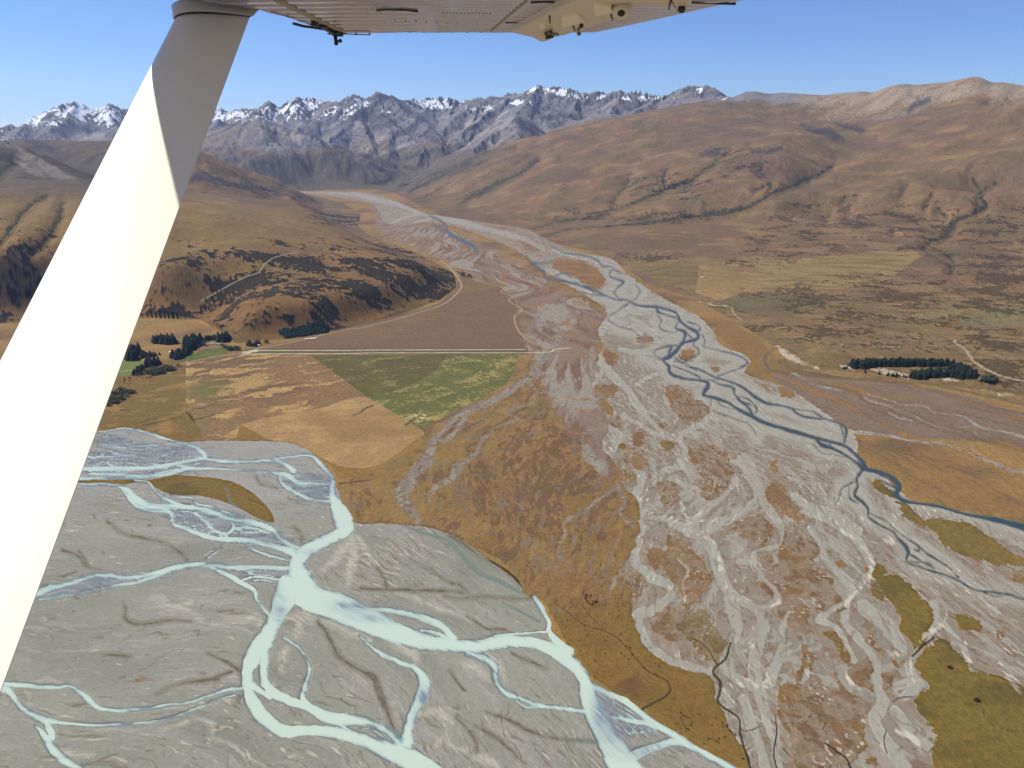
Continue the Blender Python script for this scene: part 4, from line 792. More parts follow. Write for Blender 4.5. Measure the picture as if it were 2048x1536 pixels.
# signed distance to the valley floor, in the same bearing / log distance plane
ins = np.zeros(ga.size, bool)
ds = np.full(ga.size, 9.0)
n = len(FA)
for i in range(n):
    a, b = (FA[i], FL[i]), (FA[(i + 1) % n], FL[(i + 1) % n])
    if a[1] != b[1]:
        c = ((gl >= min(a[1], b[1])) & (gl < max(a[1], b[1])))
        xc = a[0] + (gl - a[1]) / (b[1] - a[1]) * (b[0] - a[0])
        ins ^= c & (ga < xc)
    ex, ey = b[0] - a[0], b[1] - a[1]
    t = np.clip(((ga - a[0]) * ex + (gl - a[1]) * ey) / (ex * ex + ey * ey + 1e-12), 0, 1)
    ds = np.minimum(ds, np.hypot(ga - a[0] - t * ex, gl - a[1] - t * ey))
ds = np.where(ins, -ds, ds)
ds = np.where(gl < math.log(1750), -0.4, ds)


def up_w(n_f, xs, x0, x1, n_c):
    W = np.zeros((len(xs), n_c), F32)
    t = (xs - x0) / (x1 - x0) * (n_c - 1)
    i = np.clip(np.floor(t).astype(int), 0, n_c - 2)
    f = t - i
    k = np.arange(len(xs))
    for o, c in ((-1, -f ** 3 / 2 + f ** 2 - f / 2), (0, 1.5 * f ** 3 - 2.5 * f ** 2 + 1), (1, -1.5 * f ** 3 + 2 * f ** 2 + f / 2), (2, f ** 3 / 2 - f ** 2 / 2)):
        np.add.at(W, (k, np.clip(i + o, 0, n_c - 1)), c)
    return W


WL, WA = up_w(NR, LD, LD[0], LD[-1], ND), up_w(NAZ, AZ, AZ0, AZ1, NC)


def up(c):
    return (WL @ c.reshape(ND, NC).astype(F32) @ WA.T).astype(F32)


Zb, RG, GY, FS = up(Zc), np.clip(up(Rc), 0, 1.6), np.clip(up(Gc), 0, 1.3), up(ds)
XG = (DI[:, None] * np.sin(AZ)[None]).astype(F32)
YG = (DI[:, None] * np.cos(AZ)[None]).astype(F32)
FZ = floor_z(XG, YG).astype(F32)
rise = sstep(0.0, 0.05, FS)                     # 0 on the floor, 1 on the slopes
Zb = np.where(FS > 0, FZ + np.maximum(Zb - FZ, 0) * (0.25 + 0.75 * rise), FZ)
hm = FS > 0.0
hx, hy = XG[hm].astype(np.float64), YG[hm].astype(np.float64)


def slopes(Z):
    dzl = np.gradient(Z, axis=0) / np.gradient(DI)[:, None]
    dza = np.gradient(Z, axis=1) / (AZ[1] - AZ[0]) / DI[:, None]
    sa, ca_ = np.sin(AZ)[None], np.cos(AZ)[None]
    return (dzl * sa + dza * ca_).astype(F32), (dzl * ca_ - dza * sa).astype(F32)


def ribs(x, y, gx, gy, seed):      # stripes running down the fall line, blended from random cells
    ix, iy = np.floor(x).astype(np.int64), np.floor(y).astype(np.int64)
    fx, fy = (x - ix).astype(F32), (y - iy).astype(F32)
    c = np.zeros(x.shape, F32); s = np.zeros(x.shape, F32); W = np.zeros(x.shape, F32)
    for i in (-1, 0, 1):
        for j in (-1, 0, 1):
            h1, h2 = _h(ix + i, iy + j, seed), _h(ix + i, iy + j, seed + 91)
            vx = fx - i - h1.astype(F32) / F32(4294967296.0)
            vy = fy - j - h2.astype(F32) / F32(4294967296.0)
            w = np.maximum(np.exp(-2.2 * (vx * vx + vy * vy)) - 0.011, 0)
            ph = (vx * -gy + vy * gx) * F32(5.2)
            c += w * np.cos(ph); s += w * np.sin(ph); W += w
    W = np.maximum(W, 1e-5)
    return c / W, s / W


# alpine ridges: each surveyed crest line is a roof whose flanks fall away at the angle of scree
RIDGES = []


def rq(sl_, *p):
    RIDGES.append((sl_, [P(400 + a / 2.844, 120 + b / 2.844, d_) for a, b, d_ in p]))


def rp(sl_, *p):
    RIDGES.append((sl_, [P(*q) for q in p]))


sk_ = sorted(set(SKY))
sd_ = np.interp([q[0] for q in sk_], [-700, 450, 500, 640, 755, 850, 920, 1000, 1077, 1200, 1300, 1390, 1480, 1640, 1815, 1950, 2048, 3000], [20, 20, 19, 18, 17, 18.5, 18.2, 16.8, 16, 15.5, 15, 14, 13, 12, 11, 10.5, 10, 9])
RIDGES.append((.66, [P(q[0], q[1], d_) for q, d_ in zip(sk_, sd_) if q[0] < 1500]))
rq(.70, (1015, 180, 17), (1060, 215, 16.7), (1110, 225, 16.4), (1160, 275, 16), (1250, 340, 15.2), (1330, 405, 14.2), (1390, 487, 13.2))
rq(.72, (1040, 215, 16.7), (1030, 290, 15.8), (1100, 365, 15), (1190, 430, 14.2), (1270, 500, 13.3), (1245, 562, 12.7))
rq(.70, (880, 190, 17), (900, 260, 16.4), (870, 330, 15.7), (800, 395, 15), (740, 445, 14.3))
rq(.66, (860, 205, 17), (760, 290, 16.6), (640, 365, 16.2), (560, 380, 15.8))
rq(.70, (900, 330, 15.6), (960, 420, 14.6), (980, 500, 13.8), (930, 582, 12.9))
rq(.70, (1100, 365, 15), (1080, 450, 14.2), (1060, 540, 13.3), (1000, 590, 12.8))
rq(.47, (60, 385, 13), (140, 370, 12.7), (210, 355, 12.4), (300, 315, 12.1), (360, 330, 12), (440, 370, 11.8), (560, 420, 11.6), (640, 442, 11.4), (720, 500, 11.25), (800, 570, 11.0), (880, 630, 10.8), (960, 690, 10.55), (1000, 722, 10.35))
rq(.40, (330, 320, 12), (360, 400, 11.6), (380, 480, 11.25), (420, 560, 10.9), (450, 640, 10.5), (480, 705, 10.15))
rq(.44, (210, 355, 12.4), (190, 450, 11.9), (180, 540, 11.4), (150, 600, 11.0))
rq(.62, (1985, 440, 12.4), (1930, 420, 12.6), (1860, 360, 12.7), (1800, 312, 12.6), (1730, 370, 12.3), (1640, 430, 12.0), (1550, 492, 11.6))
rq(.60, (1800, 312, 12.6), (1810, 390, 11.9), (1830, 450, 11.3))
rq(.64, (1800, 195, 16.6), (1700, 262, 15.7), (1600, 325, 15), (1500, 395, 14.4), (1430, 472, 13.5))
rq(.64, (1570, 222, 17.5), (1480, 305, 16.2), (1400, 375, 15.2))
rp(.64, (1077, 172, 16), (1062, 198, 15.2), (1040, 214, 14.4)); rp(.64, (1165, 186, 15.8), (1150, 214, 15), (1132, 240, 14.2), (1120, 264, 13.4))
rp(.6, (1245, 180, 15), (1230, 205, 14.4), (1215, 234, 13.6)); rp(.6, (1330, 190, 14.5), (1300, 207, 13.9), (1270, 222, 13.2)); rp(.6, (1385, 171, 14), (1390, 190, 13.3), (1400, 201, 12.6))
rp(.66, (150, 205, 20), (130, 234, 19), (100, 262, 18)); rp(.66, (225, 210, 19.5), (222, 246, 18.5), (250, 275, 17.5)); rp(.7, (541, 203, 18.5), (532, 226, 18), (520, 244, 17.4)); rp(.7, (541, 203, 18.5), (560, 228, 18), (575, 250, 17.3))
rp(.7, (600, 195, 18), (590, 221, 17.3), (600, 242, 16.6), (620, 260, 16)); rp(.7, (660, 207, 18), (672, 232, 17.3), (682, 248, 16.8)); rp(.7, (860, 196, 18.5), (850, 220, 17.6), (845, 242, 17), (850, 264, 16.2))
rp(.7, (910, 200, 18.2), (900, 226, 17.4), (906, 252, 16.5)); rp(.66, (960, 200, 17), (950, 226, 16.2), (940, 252, 15.4), (920, 277, 14.5)); rp(.7, (60, 235, 20), (40, 258, 19)); rp(.7, (330, 225, 20), (350, 256, 18.8)); rp(.7, (450, 222, 20), (440, 244, 18.8))
rp(.55, (-150, 262, 6.6), (0, 282, 6.5), (60, 312, 6.2), (120, 347, 5.8), (170, 380, 5.4)); rp(.5, (0, 282, 6.5), (-30, 340, 5.8), (-60, 400, 5.1)); rp(.5, (60, 312, 6.2), (40, 370, 5.6), (0, 420, 5.0))
rp(.5, (330, 286, 7.8), (390, 311, 7.5), (450, 341, 7.4), (540, 367, 7.6), (620, 382, 8.0), (665, 393, 8.1))
tm = hm & (DI[:, None] > 4600) & (AZ[None] < .30)
tx, ty = XG[tm].astype(np.float64), YG[tm].astype(np.float64)
wxx = tx + 60 * fbm(tx / 700, ty / 700, 3, 201) + 12 * fbm(tx / 160, ty / 160, 2, 203)
wyy = ty + 60 * fbm(tx / 700 + 31, ty / 700, 3, 202) + 12 * fbm(tx / 160 + 7, ty / 160, 2, 204)
roof = np.full(tx.size, -900.0)
for sl_, line in RIDGES:
    for a, b in zip(line[:-1], line[1:]):
        L2 = (b[0] - a[0]) ** 2 + (b[1] - a[1]) ** 2
        reach = 2600
        sel = np.nonzero((tx > min(a[0], b[0]) - reach) & (tx < max(a[0], b[0]) + reach) & (ty > min(a[1], b[1]) - reach) & (ty < max(a[1], b[1]) + reach))[0]
        if not len(sel):
            continue
        px_, py_ = wxx[sel], wyy[sel]
        t = np.clip(((px_ - a[0]) * (b[0] - a[0]) + (py_ - a[1]) * (b[1] - a[1])) / L2, 0, 1)
        dd = np.sqrt((px_ - a[0] - t * (b[0] - a[0])) ** 2 + (py_ - a[1] - t * (b[1] - a[1])) ** 2 + 18 ** 2) - 18
        roof[sel] = np.maximum(roof[sel], a[2] + t * (b[2] - a[2]) - sl_ * dd + sl_ * .00009 * dd * dd)
gz = np.clip((GY[tm] - .55) / .35, 0, 1) * np.clip((DI[:, None].repeat(NAZ, 1)[tm] - 8500) / 2000, 0, 1)
low_ = FZ[tm] + (Zb[tm] - FZ[tm]) * (1 - .42 * gz)
kk_ = 25.0
mx_ = np.maximum(low_, roof)
Zb[tm] = FZ[tm] + (mx_ + kk_ * np.log(np.exp((low_ - mx_) / kk_) + np.exp((roof - mx_) / kk_)) - FZ[tm]) * sstep(-.01, .085, FS[tm])
roofed = np.zeros(Zb.shape, bool)
roofed[tm] = roof > low_

gxA, gyA = slopes(Zb)
gx, gy = gxA[hm].copy(), gyA[hm].copy()
dist_h = np.hypot(hx, hy).astype(F32)
rg = RG[hm] * rise[hm]
add = np.zeros(hx.size, F32)
wx, wy = hx + 60 * gnoise(hx / 300, hy / 300, 3), hy + 60 * gnoise(hx / 300 + 9, hy / 300, 4)
for o, lam in enumerate((1500., 680., 310., 150., 72., 36.)):
    gm = np.sqrt(gx * gx + gy * gy) + 1e-4
    nx, ny = gx / gm, gy / gm
    c, s_ = ribs(wx / lam, wy / lam, nx, ny, 40 + o)
    amp = lam * (0.018 if lam > 1000 else 0.032 if lam > 500 else .056) * rg * np.clip(gm / 0.35, 0, 1.25) * np.clip(1.6 - lam / (0.13 * dist_h + 1), 0.0, 1)
    add += amp * (c - 0.25)
    k = -s_ * 5.2 * amp / lam * 0.8
    gx = gx + k * (-ny)
    gy = gy + k * nx
craggy = np.clip(GY[hm] - .85, 0, .4) / .4
add += craggy * ((ridged(hx / 420, hy / 420, 4, 73) - .45) * 46 * np.clip((hy * 0 + Zb[hm] - 900) / 500, .15, 1) + 9 * fbm(hx / 70, hy / 70, 3, 74))
add += rise[hm] * (fbm(hx / 420, hy / 420, 4, 71) * (7 + 26 * rg) + fbm(hx / 60, hy / 60, 3, 77) * (1.2 + 5 * rg))
Z = Zb.copy()
Z[hm] += add * np.clip(FS[hm] / 0.05, 0, 1)
Z = np.maximum(Z, FZ)

# terraces: the raised eastern bank steps down to the plain at the pale scarps
el = np.arctan2(Z - EYE, DI[:, None])
# skyline: lift or lower each bearing's far ground so that its crest stands where the ridge was surveyed
su = np.array(sorted(set(SKY)))
tu = np.interp(np.linspace(-700, 3000, 3701), su[:, 0], su[:, 1])
uu = np.linspace(-700, 3000, 3701)
rx_, ry_, rz_ = ray(uu, tu)
t_az, t_el = np.arctan2(rx_, ry_), np.arctan2(rz_, np.hypot(rx_, ry_))
want = np.interp(AZ, t_az, t_el)
far = DI > 8600
imax = np.argmax(np.where(far[:, None], el, -9), axis=0)
cur = el[imax, np.arange(NAZ)]
dz = (want - cur) * DI[imax]
crest = DI[imax]
def soft(v, n_):                   # smooth along the bearing so that the lift leaves no seams
    k = np.exp(-0.5 * (np.arange(-3 * n_, 3 * n_ + 1) / n_) ** 2)
    return np.convolve(np.pad(v, 3 * n_, mode='edge'), k / k.sum(), 'valid')


lc = soft(np.log(crest), 14)
for k_ in range(5):
    wgt = np.exp(-((np.log(DI)[:, None] - lc[None]) / 0.16) ** 2).astype(F32)
    Z = Z + wgt * soft(dz, 9 if k_ < 3 else 4)[None].astype(F32)
    el = np.arctan2(Z - EYE, DI[:, None])
    im2 = np.argmax(np.where(far[:, None], el, -9), axis=0)
    dz = (want - el[im2, np.arange(NAZ)]) * DI[im2] * 0.8


def look(Z):
    U, V = project(XG.astype(np.float64), YG.astype(np.float64), Z.astype(np.float64))
    e = np.arctan2(Z - EYE, DI[:, None])
    top = np.maximum.accumulate(e, axis=0)
    vis = np.clip(1 - (top - e) / 0.004, 0, 1).astype(F32)
    return U, V, vis


U, V, VIS = look(Z)
for _ in range(1):                  # cut the stream gullies into the slopes
    gs = np.full(Z.shape, -30, F32)
    gs[hm] = sample(gully, U[hm] + 4 * gnoise(hx / 130, hy / 130, 5), V[hm] + 2 * gnoise(hx / 130, hy / 130 + 7, 6))
    GU = np.exp(-np.maximum(-gs, 0) ** 2 / 30.0) * VIS * rise
    GW = np.exp(-np.maximum(-gs, 0) ** 2 / 260.0) * VIS * rise
    Z = Z - (GU * np.clip(DI[:, None] * 0.0016, 4, 14) + GW * np.clip(DI[:, None] * .003, 8, 26)).astype(F32)
Z = np.maximum(Z, FZ)
U, V, VIS = look(Z)


def height_at(x, y):
    a, l = math.atan2(x, y), math.log(math.hypot(x, y))
    i = (a - AZ0) / (AZ1 - AZ0) * (NAZ - 1)
    i0 = min(max(int(i), 0), NAZ - 2)
    j0 = min(max(int(np.searchsorted(LD, l)) - 1, 0), NR - 2)
    f, g = i - i0, (l - LD[j0]) / (LD[j0 + 1] - LD[j0])
    return float((Z[j0, i0] * (1 - f) + Z[j0, i0 + 1] * f) * (1 - g) + (Z[j0 + 1, i0] * (1 - f) + Z[j0 + 1, i0 + 1] * f) * g)


def pick(u, v):                     # where the sight line through a traced point meets the ground
    rx, ry, rz = ray(u, v)
    a, e = math.atan2(rx, ry), math.atan2(rz, math.hypot(rx, ry))
    i = int(round((a - AZ0) / (AZ1 - AZ0) * (NAZ - 1)))
    i = min(max(i, 0), NAZ - 1)
    ee = np.arctan2(Z[:, i] - EYE, DI)
    hit = np.nonzero(ee >= e)[0]
    j = int(hit[0]) if len(hit) else NR - 2
    if j > 0:
        f = (e - ee[j - 1]) / max(ee[j] - ee[j - 1], 1e-9)
        dd = DI[j - 1] + min(max(f, 0), 1) * (DI[j] - DI[j - 1])
    else:
        dd = DI[0]
    x, y = dd * math.sin(a), dd * math.cos(a)
    return x, y, height_at(x, y)

# ------------------------------------------------------------------ ground cover: the colour the ground itself has at every point
COLR = np.zeros((NR, NAZ, 3), F32)


def mixc(c, b, m):
    b = np.asarray(b, F32)
    c += (b - c) * m[:, None]


fm = ~hm
x, y = XG[fm].astype(np.float64), YG[fm].astype(np.float64)
fd = DI[:, None].repeat(NAZ, 1)[fm].astype(F32)
wu = gnoise(x / 28, y / 28, 11) * 1.3 + gnoise(x / 9, y / 9, 12) * 0.6
wv = gnoise(x / 28, y / 28, 13) * 0.9 + gnoise(x / 9, y / 9, 14) * 0.5
sc = np.clip(1500 / fd, .25, 1.4).astype(F32)
fu, fv = U[fm] + wu * sc, V[fm] + wv * sc
u0, v0 = U[fm], V[fm]
# streak directions: the clear river's fan spreads from its narrows, the glacial bed bends downstream
bend = 420 * fbm(x / 900, y / 900, 2, 21)


def fan(u_, v_):
    ax_, ay_ = on_floor(u_, v_)
    t_ = np.arctan2(x - ax_, ay_ - y)
    return t_ * 2600 + bend * .5, np.hypot(x - ax_, y - ay_)


F1, F2 = fan(905, 425), fan(1200, 585)
wf = sstep(760, 640, v0)
f1, f2 = wf > 0.001, wf < .999


def flow(fun, lt, ls, o, seed, wob=0):
    out = np.zeros(x.shape, F32)
    for (t_, s_), m_, w_ in ((F1, f1, wf), (F2, f2, 1 - wf)):
        k = .62 if t_ is F2[0] else 1.0
        tt = t_[m_] * k / lt + (wob * n_mid[m_] if wob else 0)
        out[m_] += w_[m_] * fun(tt, s_[m_] / ls, o, seed)
    return out


gxs = np.linspace(-6000, 4000, 2001)
gsl = 0.10 + 1.25 * np.asarray(sstep(-620, 60, gxs), float)
gint = np.concatenate([[0], np.cumsum((gsl[1:] + gsl[:-1]) / 2 * 5.0)])
bt = (y + np.interp(x, gxs, gint)) / 1.2 + 34 * fbm(x / 260, y / 260, 3, 22) + 6 * fbm(x / 60, y / 60, 2, 24)
bs = x - 0.6 * y + 40 * gnoise(x / 200, y / 200, 23)
n_big = fbm(x / 420, y / 420, 4, 31)
n_mid = fbm(x / 90, y / 90, 4, 32)
n_fin = fbm(x / 14, y / 14, 3, 33)
n_gr = fbm(x / 5.5, y / 5.5, 2, 37)
n_str = flow(fbm, 42, 300, 4, 34)
n_st2 = flow(fbm, 13, 80, 3, 35)

c = np.tile(alb(158, 122, 66), (x.size, 1))
mixc(c, alb(124, 96, 66), sstep(-.1, .5, n_big))
mixc(c, alb(132, 112, 52), sstep(.0, .5, fbm(x / 300, y / 300, 3, 36)) * .6)
c *= (1 + .14 * n_mid + .10 * n_fin)[:, None]


def P_(k, e=1.2):
    return sstep(-e, e, sample(pad[k], u0 + wu * .4, v0 + wv * .4))


def patch(k, base, second, n, m2=(.0, .4), jit=.10):
    m = P_(k)
    t = np.tile(alb(*base), (x.size, 1))
    mixc(t, alb(*second), sstep(m2[0], m2[1], n))
    t *= (1 + jit * n_mid + jit * n_fin)[:, None]
    c[:] = c + (t - c) * m[:, None]
    return m


east = sstep(1500, 1560, v0 * 0 + u0 + (v0 - 760) * -.3)
n_row = fbm((.82 * x + .57 * y) / 170 + .5 * n_big, (.82 * y - .57 * x) / 46 + 1.1 * n_mid, 4, 41)      # old shingle bars under the grass
m_ = patch('meadow', (128, 102, 44), (150, 116, 56), n_mid)
patch('field', (112, 128, 52), (120, 130, 58), n_mid)
patch('stony', (142, 110, 70), (128, 99, 66), n_big)
mst = P_('stony')
mixc(c, alb(190, 150, 86), mst * sstep(.10, .42, n_row + .35 * n_big) * .8)
mixc(c, alb(212, 176, 110), mst * sstep(.80, .93, ridged(x / 55 + n_mid, y / 30 + n_big, 2, 42)) * sstep(-.1, .3, n_row) * .7)
mixc(c, alb(112, 112, 48), mst * np.exp(-((u0 - 405) / 38) ** 2 - ((v0 - 782) / 17) ** 2).astype(F32) * .9)
mixc(c, alb(112, 112, 52), mst * np.exp(-((u0 - 440) / 16) ** 2 - ((v0 - 768) / 6) ** 2).astype(F32))
patch('tan', (146, 112, 46), (158, 120, 52), n_big)
patch('tan2', (172, 134, 86), (184, 146, 92), n_mid, jit=.06)
patch('brown', (128, 99, 72), (136, 104, 70), n_big, jit=.05)
patch('strip', (112, 96, 60), (104, 96, 54), n_mid, jit=.05)
mgn = patch('green', (102, 94, 46), (108, 98, 48), n_mid, jit=.08)
mfr = patch('fresh', (108, 108, 50), (116, 112, 56), n_mid)
mixc(c, alb(176, 158, 92), mfr * sstep(-.05, .6, n_row * .7 + .5 * n_mid + .5 * n_fin) * .65)
mixc(c, alb(176, 158, 92), mgn * (1 - mfr) * sstep(.25, .6, n_row + .3 * n_fin) * .35)
mixc(c, alb(206, 184, 128), (mgn * np.exp(-((u0 - 838) / 18) ** 2 - ((v0 - 836) / 10) ** 2)).astype(F32) * sstep(-.3, .3, n_fin))
patch('lawn', (98, 106, 40), (110, 112, 46), n_mid)
# the golden bar below the fields, redder and stonier in its middle
mb = patch('bar', (142, 109, 60), (148, 116, 62), n_big, jit=.12)
bar_n = flow(fbm, 34, 150, 3, 43) * .7 + .75 * flow(fbm, 9, 34, 4, 243) + .2 * n_fin
mid = np.exp(-((u0 - 1080) / 130) ** 2 - ((v0 - 960) / 120) ** 2).astype(F32)
mixc(c, alb(110, 82, 58), mb * sstep(-.05, .30, bar_n + .5 * mid - .16) * .68)
mixc(c, alb(168, 126, 70), mb * sstep(.2, .5, flow(fbm, 11, 60, 3, 143)) * .5)
mixc(c, alb(122, 98, 84), mb * sstep(.25, .5, n_str + .3 * n_fin) * sstep(1120, 980, v0) * .5)
mixc(c, alb(126, 116, 106), mb * sstep(.32, .5, flow(fbm, 14, 70, 3, 144) + .3 * n_fin) * .55)
mixc(c, alb(138, 122, 112), mb * sstep(.2, .45, n_st2 + .4 * n_mid) * (np.exp(-((u0 - 1140) / 60) ** 2 - ((v0 - 1080) / 70) ** 2) + np.exp(-((u0 - 1260) / 50) ** 2 - ((v0 - 1180) / 50) ** 2)).astype(F32) * .8)
mixc(c, alb(132, 102, 36), mb * sstep(1170, 1260, v0) * .8)
mixc(c, alb(120, 92, 34), mb * sstep(1170, 1260, v0) * sstep(.1, .5, n_mid) * .6)
mixc(c, alb(118, 84, 54), mb * np.exp(-((u0 - 1260) / 26) ** 2 - ((v0 - 1370) / 26) ** 2).astype(F32) * sstep(-.2, .2, n_mid))
mixc(c, alb(134, 110, 50), (P_('tan') * sstep(.1, .5, n_big) * .5))
mixc(c, alb(128, 116, 104), mb * sstep(.86, .96, flow(ridged, 30, 190, 3, 244, .9)) * sstep(1250, 1150, v0) * .7)
# eastern plain
patch('gold', (146, 112, 62), (136, 106, 58), n_mid)
mp = patch('plain', (134, 112, 96), (122, 98, 80), n_str)
mixc(c, alb(160, 116, 62), mp * sstep(.12, .4, n_str + .4 * n_big) * .75)
mg2 = patch('gold2', (150, 114, 62), (138, 104, 60), n_str)
mixc(c, alb(124, 98, 74), mg2 * sstep(.1, .45, n_st2 + n_str * .6) * .5)
patch('eastgold', (138, 116, 62), (160, 128, 70), n_row)
# half-grown gravel of the upper plain
mm = sstep(-9, 9, sample(pad['mauve'], u0, v0) + 12 * n_mid + 6 * n_fin)
t = np.tile(alb(142, 120, 108), (x.size, 1))
mixc(t, alb(130, 100, 80), sstep(-.1, .35, n_str))
mixc(t, alb(158, 148, 140), sstep(.02, .28, flow(fbm, 60, 429, 4, 44)) * .9)
mixc(t, alb(156, 112, 62), sstep(.22, .5, n_mid + .4 * n_big) * .7)
t *= (1 + .08 * n_fin)[:, None]
c += (t - c) * (mm)[:, None]
# grey strands of old shingle crossing the bar
g2 = sample(gstr, fu, fv)
mstr = sstep(-4.5, 4.0, g2 + (5 * n_mid + 4 * n_fin) * sc) * (1 - P_('plain') * .3)
t = np.tile(alb(142, 132, 124), (x.size, 1))
mixc(t, alb(158, 151, 143), sstep(-.1, .3, n_st2))
mixc(t, alb(124, 100, 78), sstep(.12, .4, n_fin + .6 * n_mid) * .8)
c += (t - c) * (mstr * .85)[:, None]
# open gravel
wa, wb = gnoise(x / 62, y / 62, 15) * 6 * sc, gnoise(x / 62, y / 62, 16) * 4.5 * sc
wa, wb = wa + gnoise(x / 24, y / 24, 17) * 3.2 * sc, wb + gnoise(x / 24, y / 24, 18) * 2.4 * sc
gs = sample(grav, fu + wa * .7, fv + wb * .7)
mg = sstep(-2.0, 1.6, gs + (2.4 * n_mid + 2.2 * n_fin) * sc)
ingr = sample(pad['mauve'], u0, v0)
ish, isk = sample(isl, fu + wa, fv + wb), sample(islk, u0 + wa, v0 + wb)
csd = sample(cw, fu, fv) + (1.5 * n_mid + .9 * n_fin) * sc - .25
rsd = sample(ribn, fu + wa * .35, fv + wb * .35)
rnoi = flow(ridged, 34, 230, 3, 46, 1.0)
clean = np.maximum(sstep(-3, 3, rsd + (3 * n_mid + 2 * n_fin) * sc), sstep(.66, .80, rnoi + .12 * n_big) * .8)
nearw = sstep(-26, -9, np.maximum(sample(cwide, u0, v0), -60) + 10 * n_mid)
clean = np.maximum(clean, nearw)
t = np.tile(alb(139, 130, 119), (x.size, 1))           # older bars, mossy and speckled
mixc(t, alb(136, 120, 106), sstep(-.05, .35, n_mid * .7 + n_str * .5) * .55)
mixc(t, alb(118, 92, 70), sstep(.12, .32, .6 * flow(fbm, 9, 26, 4, 148) + .5 * n_fin + .3 * n_gr) * .62)
mixc(t, alb(158, 152, 146), sstep(.1, .4, flow(fbm, 20, 130, 4, 45)) * .6)
t3 = np.tile(alb(157, 153, 145), (x.size, 1))          # clean flood channels
mixc(t3, alb(152, 144, 136), sstep(.0, .4, n_str) * .7)
mixc(t3, alb(168, 164, 156), sstep(.15, .45, n_st2) * .6)
mixc(t3, alb(124, 112, 100), sstep(.80, .93, flow(ridged, 16, 190, 2, 147, .7)) * .55)
t += (t3 - t) * clean[:, None]
farz = sstep(610, 500, v0)
mixc(t, alb(148, 118, 90), farz * sstep(-.05, .25, flow(fbm, 60, 300, 4, 160)) * (1 - .75 * clean) * .85)
mixc(t, alb(112, 114, 118), farz * sstep(.88, .95, flow(ridged, 44, 420, 2, 161, .6)) * .7)
edge_ = np.exp(-((rsd + 1.0 * n_mid) / 1.6) ** 2).astype(F32)
mixc(t, alb(192, 184, 172), edge_ * sstep(-.1, .3, n_st2) * .45)
mixc(t, alb(116, 104, 92), np.exp(-((rsd + 3.2) / 1.3) ** 2).astype(F32) * sstep(-.05, .3, -n_st2) * .4)
mixc(t, alb(174, 168, 158), sstep(.88, .95, flow(ridged, 10, 130, 2, 301, .7)) * .5 * (1 - clean))
mixc(t, alb(110, 100, 88), sstep(.90, .96, flow(ridged, 12, 170, 2, 302, .8)) * .45)
fleck = sstep(.44, .6, flow(fbm, 4.5, 30, 2, 47)) * sstep(.05, .32, fbm(x / 120, y / 120, 3, 48) + .25 * n_str)
mixc(t, alb(222, 213, 200), fleck * .45 * sstep(3400, 2300, fd))
t *= (1 + .05 * n_fin)[:, None]
mi = sstep(-3.0, 3.4, ish + (4 * n_mid + 3.5 * n_fin) * sc) * mg
kg = np.tile(alb(150, 112, 62), (x.size, 1))
mixc(kg, alb(134, 100, 68), sstep(-.1, .4, n_mid))
kb = np.tile(alb(146, 126, 106), (x.size, 1))
mixc(kb, alb(128, 98, 66), sstep(-.1, .3, flow(fbm, 12, 36, 4, 49)) * .9)
mixc(kb, alb(140, 104, 48), sstep(.1, .4, n_mid) * .6)
mixc(kb, alb(212, 203, 188), sstep(.26, .5, flow(fbm, 2.8, 8, 2, 50) + .2 * n_gr) * sstep(.0, .3, fbm(x / 60, y / 60, 2, 51)) * .45 * sstep(2300, 1700, fd))
ko = np.tile(alb(126, 103, 36), (x.size, 1))
mixc(ko, alb(108, 94, 40), sstep(.0, .5, n_mid))
mixc(ko, alb(146, 116, 46), sstep(.1, .5, n_big) * .6)
k1 = sstep(.0, .5, isk)
k2 = sstep(.5, 1.0, isk)
kk = kg + (kb - kg) * k1[:, None]
kk = kk + (ko - kk) * k2[:, None]
kk *= (1 + .12 * n_fin)[:, None]
spk = .55 * flow(fbm, 9, 30, 4, 52) + .5 * n_fin + .25 * n_gr + .45 * flow(fbm, 24, 80, 3, 152)
dens = sstep(-7, 9, ish + (5 * n_mid + 3 * n_fin) * sc)
solid = sstep(-.16, .12, spk - .62 + 1.45 * dens) * sstep(-4, 0, ish + (4 * n_mid + 3 * n_fin) * sc) * mg * (1 - .9 * sstep(-1, 4, rsd) * (isk < .95))
spk2 = sstep(.10, .3, spk + .3 * n_mid - .1) * mg * (1 - solid)
mixc(t, alb(138, 112, 92), spk2 * .35 * (1 - clean))
halo = sstep(-16, 2, ish + (8 * n_mid + 4 * n_fin) * sc) * mg * (1 - .85 * clean)
mixc(t, alb(136, 114, 94), halo * sstep(-.25, .25, spk) * .7)
t += (kk - t) * solid[:, None]
pl = sample(pale, fu, fv)
n_ps = flow(fbm, 6, 44, 3, 53)
mixc(t, alb(208, 201, 190), sstep(-1, 3, pl * .6 - 1.0 + 6.5 * n_ps) * .62)
c += (t - c) * mg[:, None]
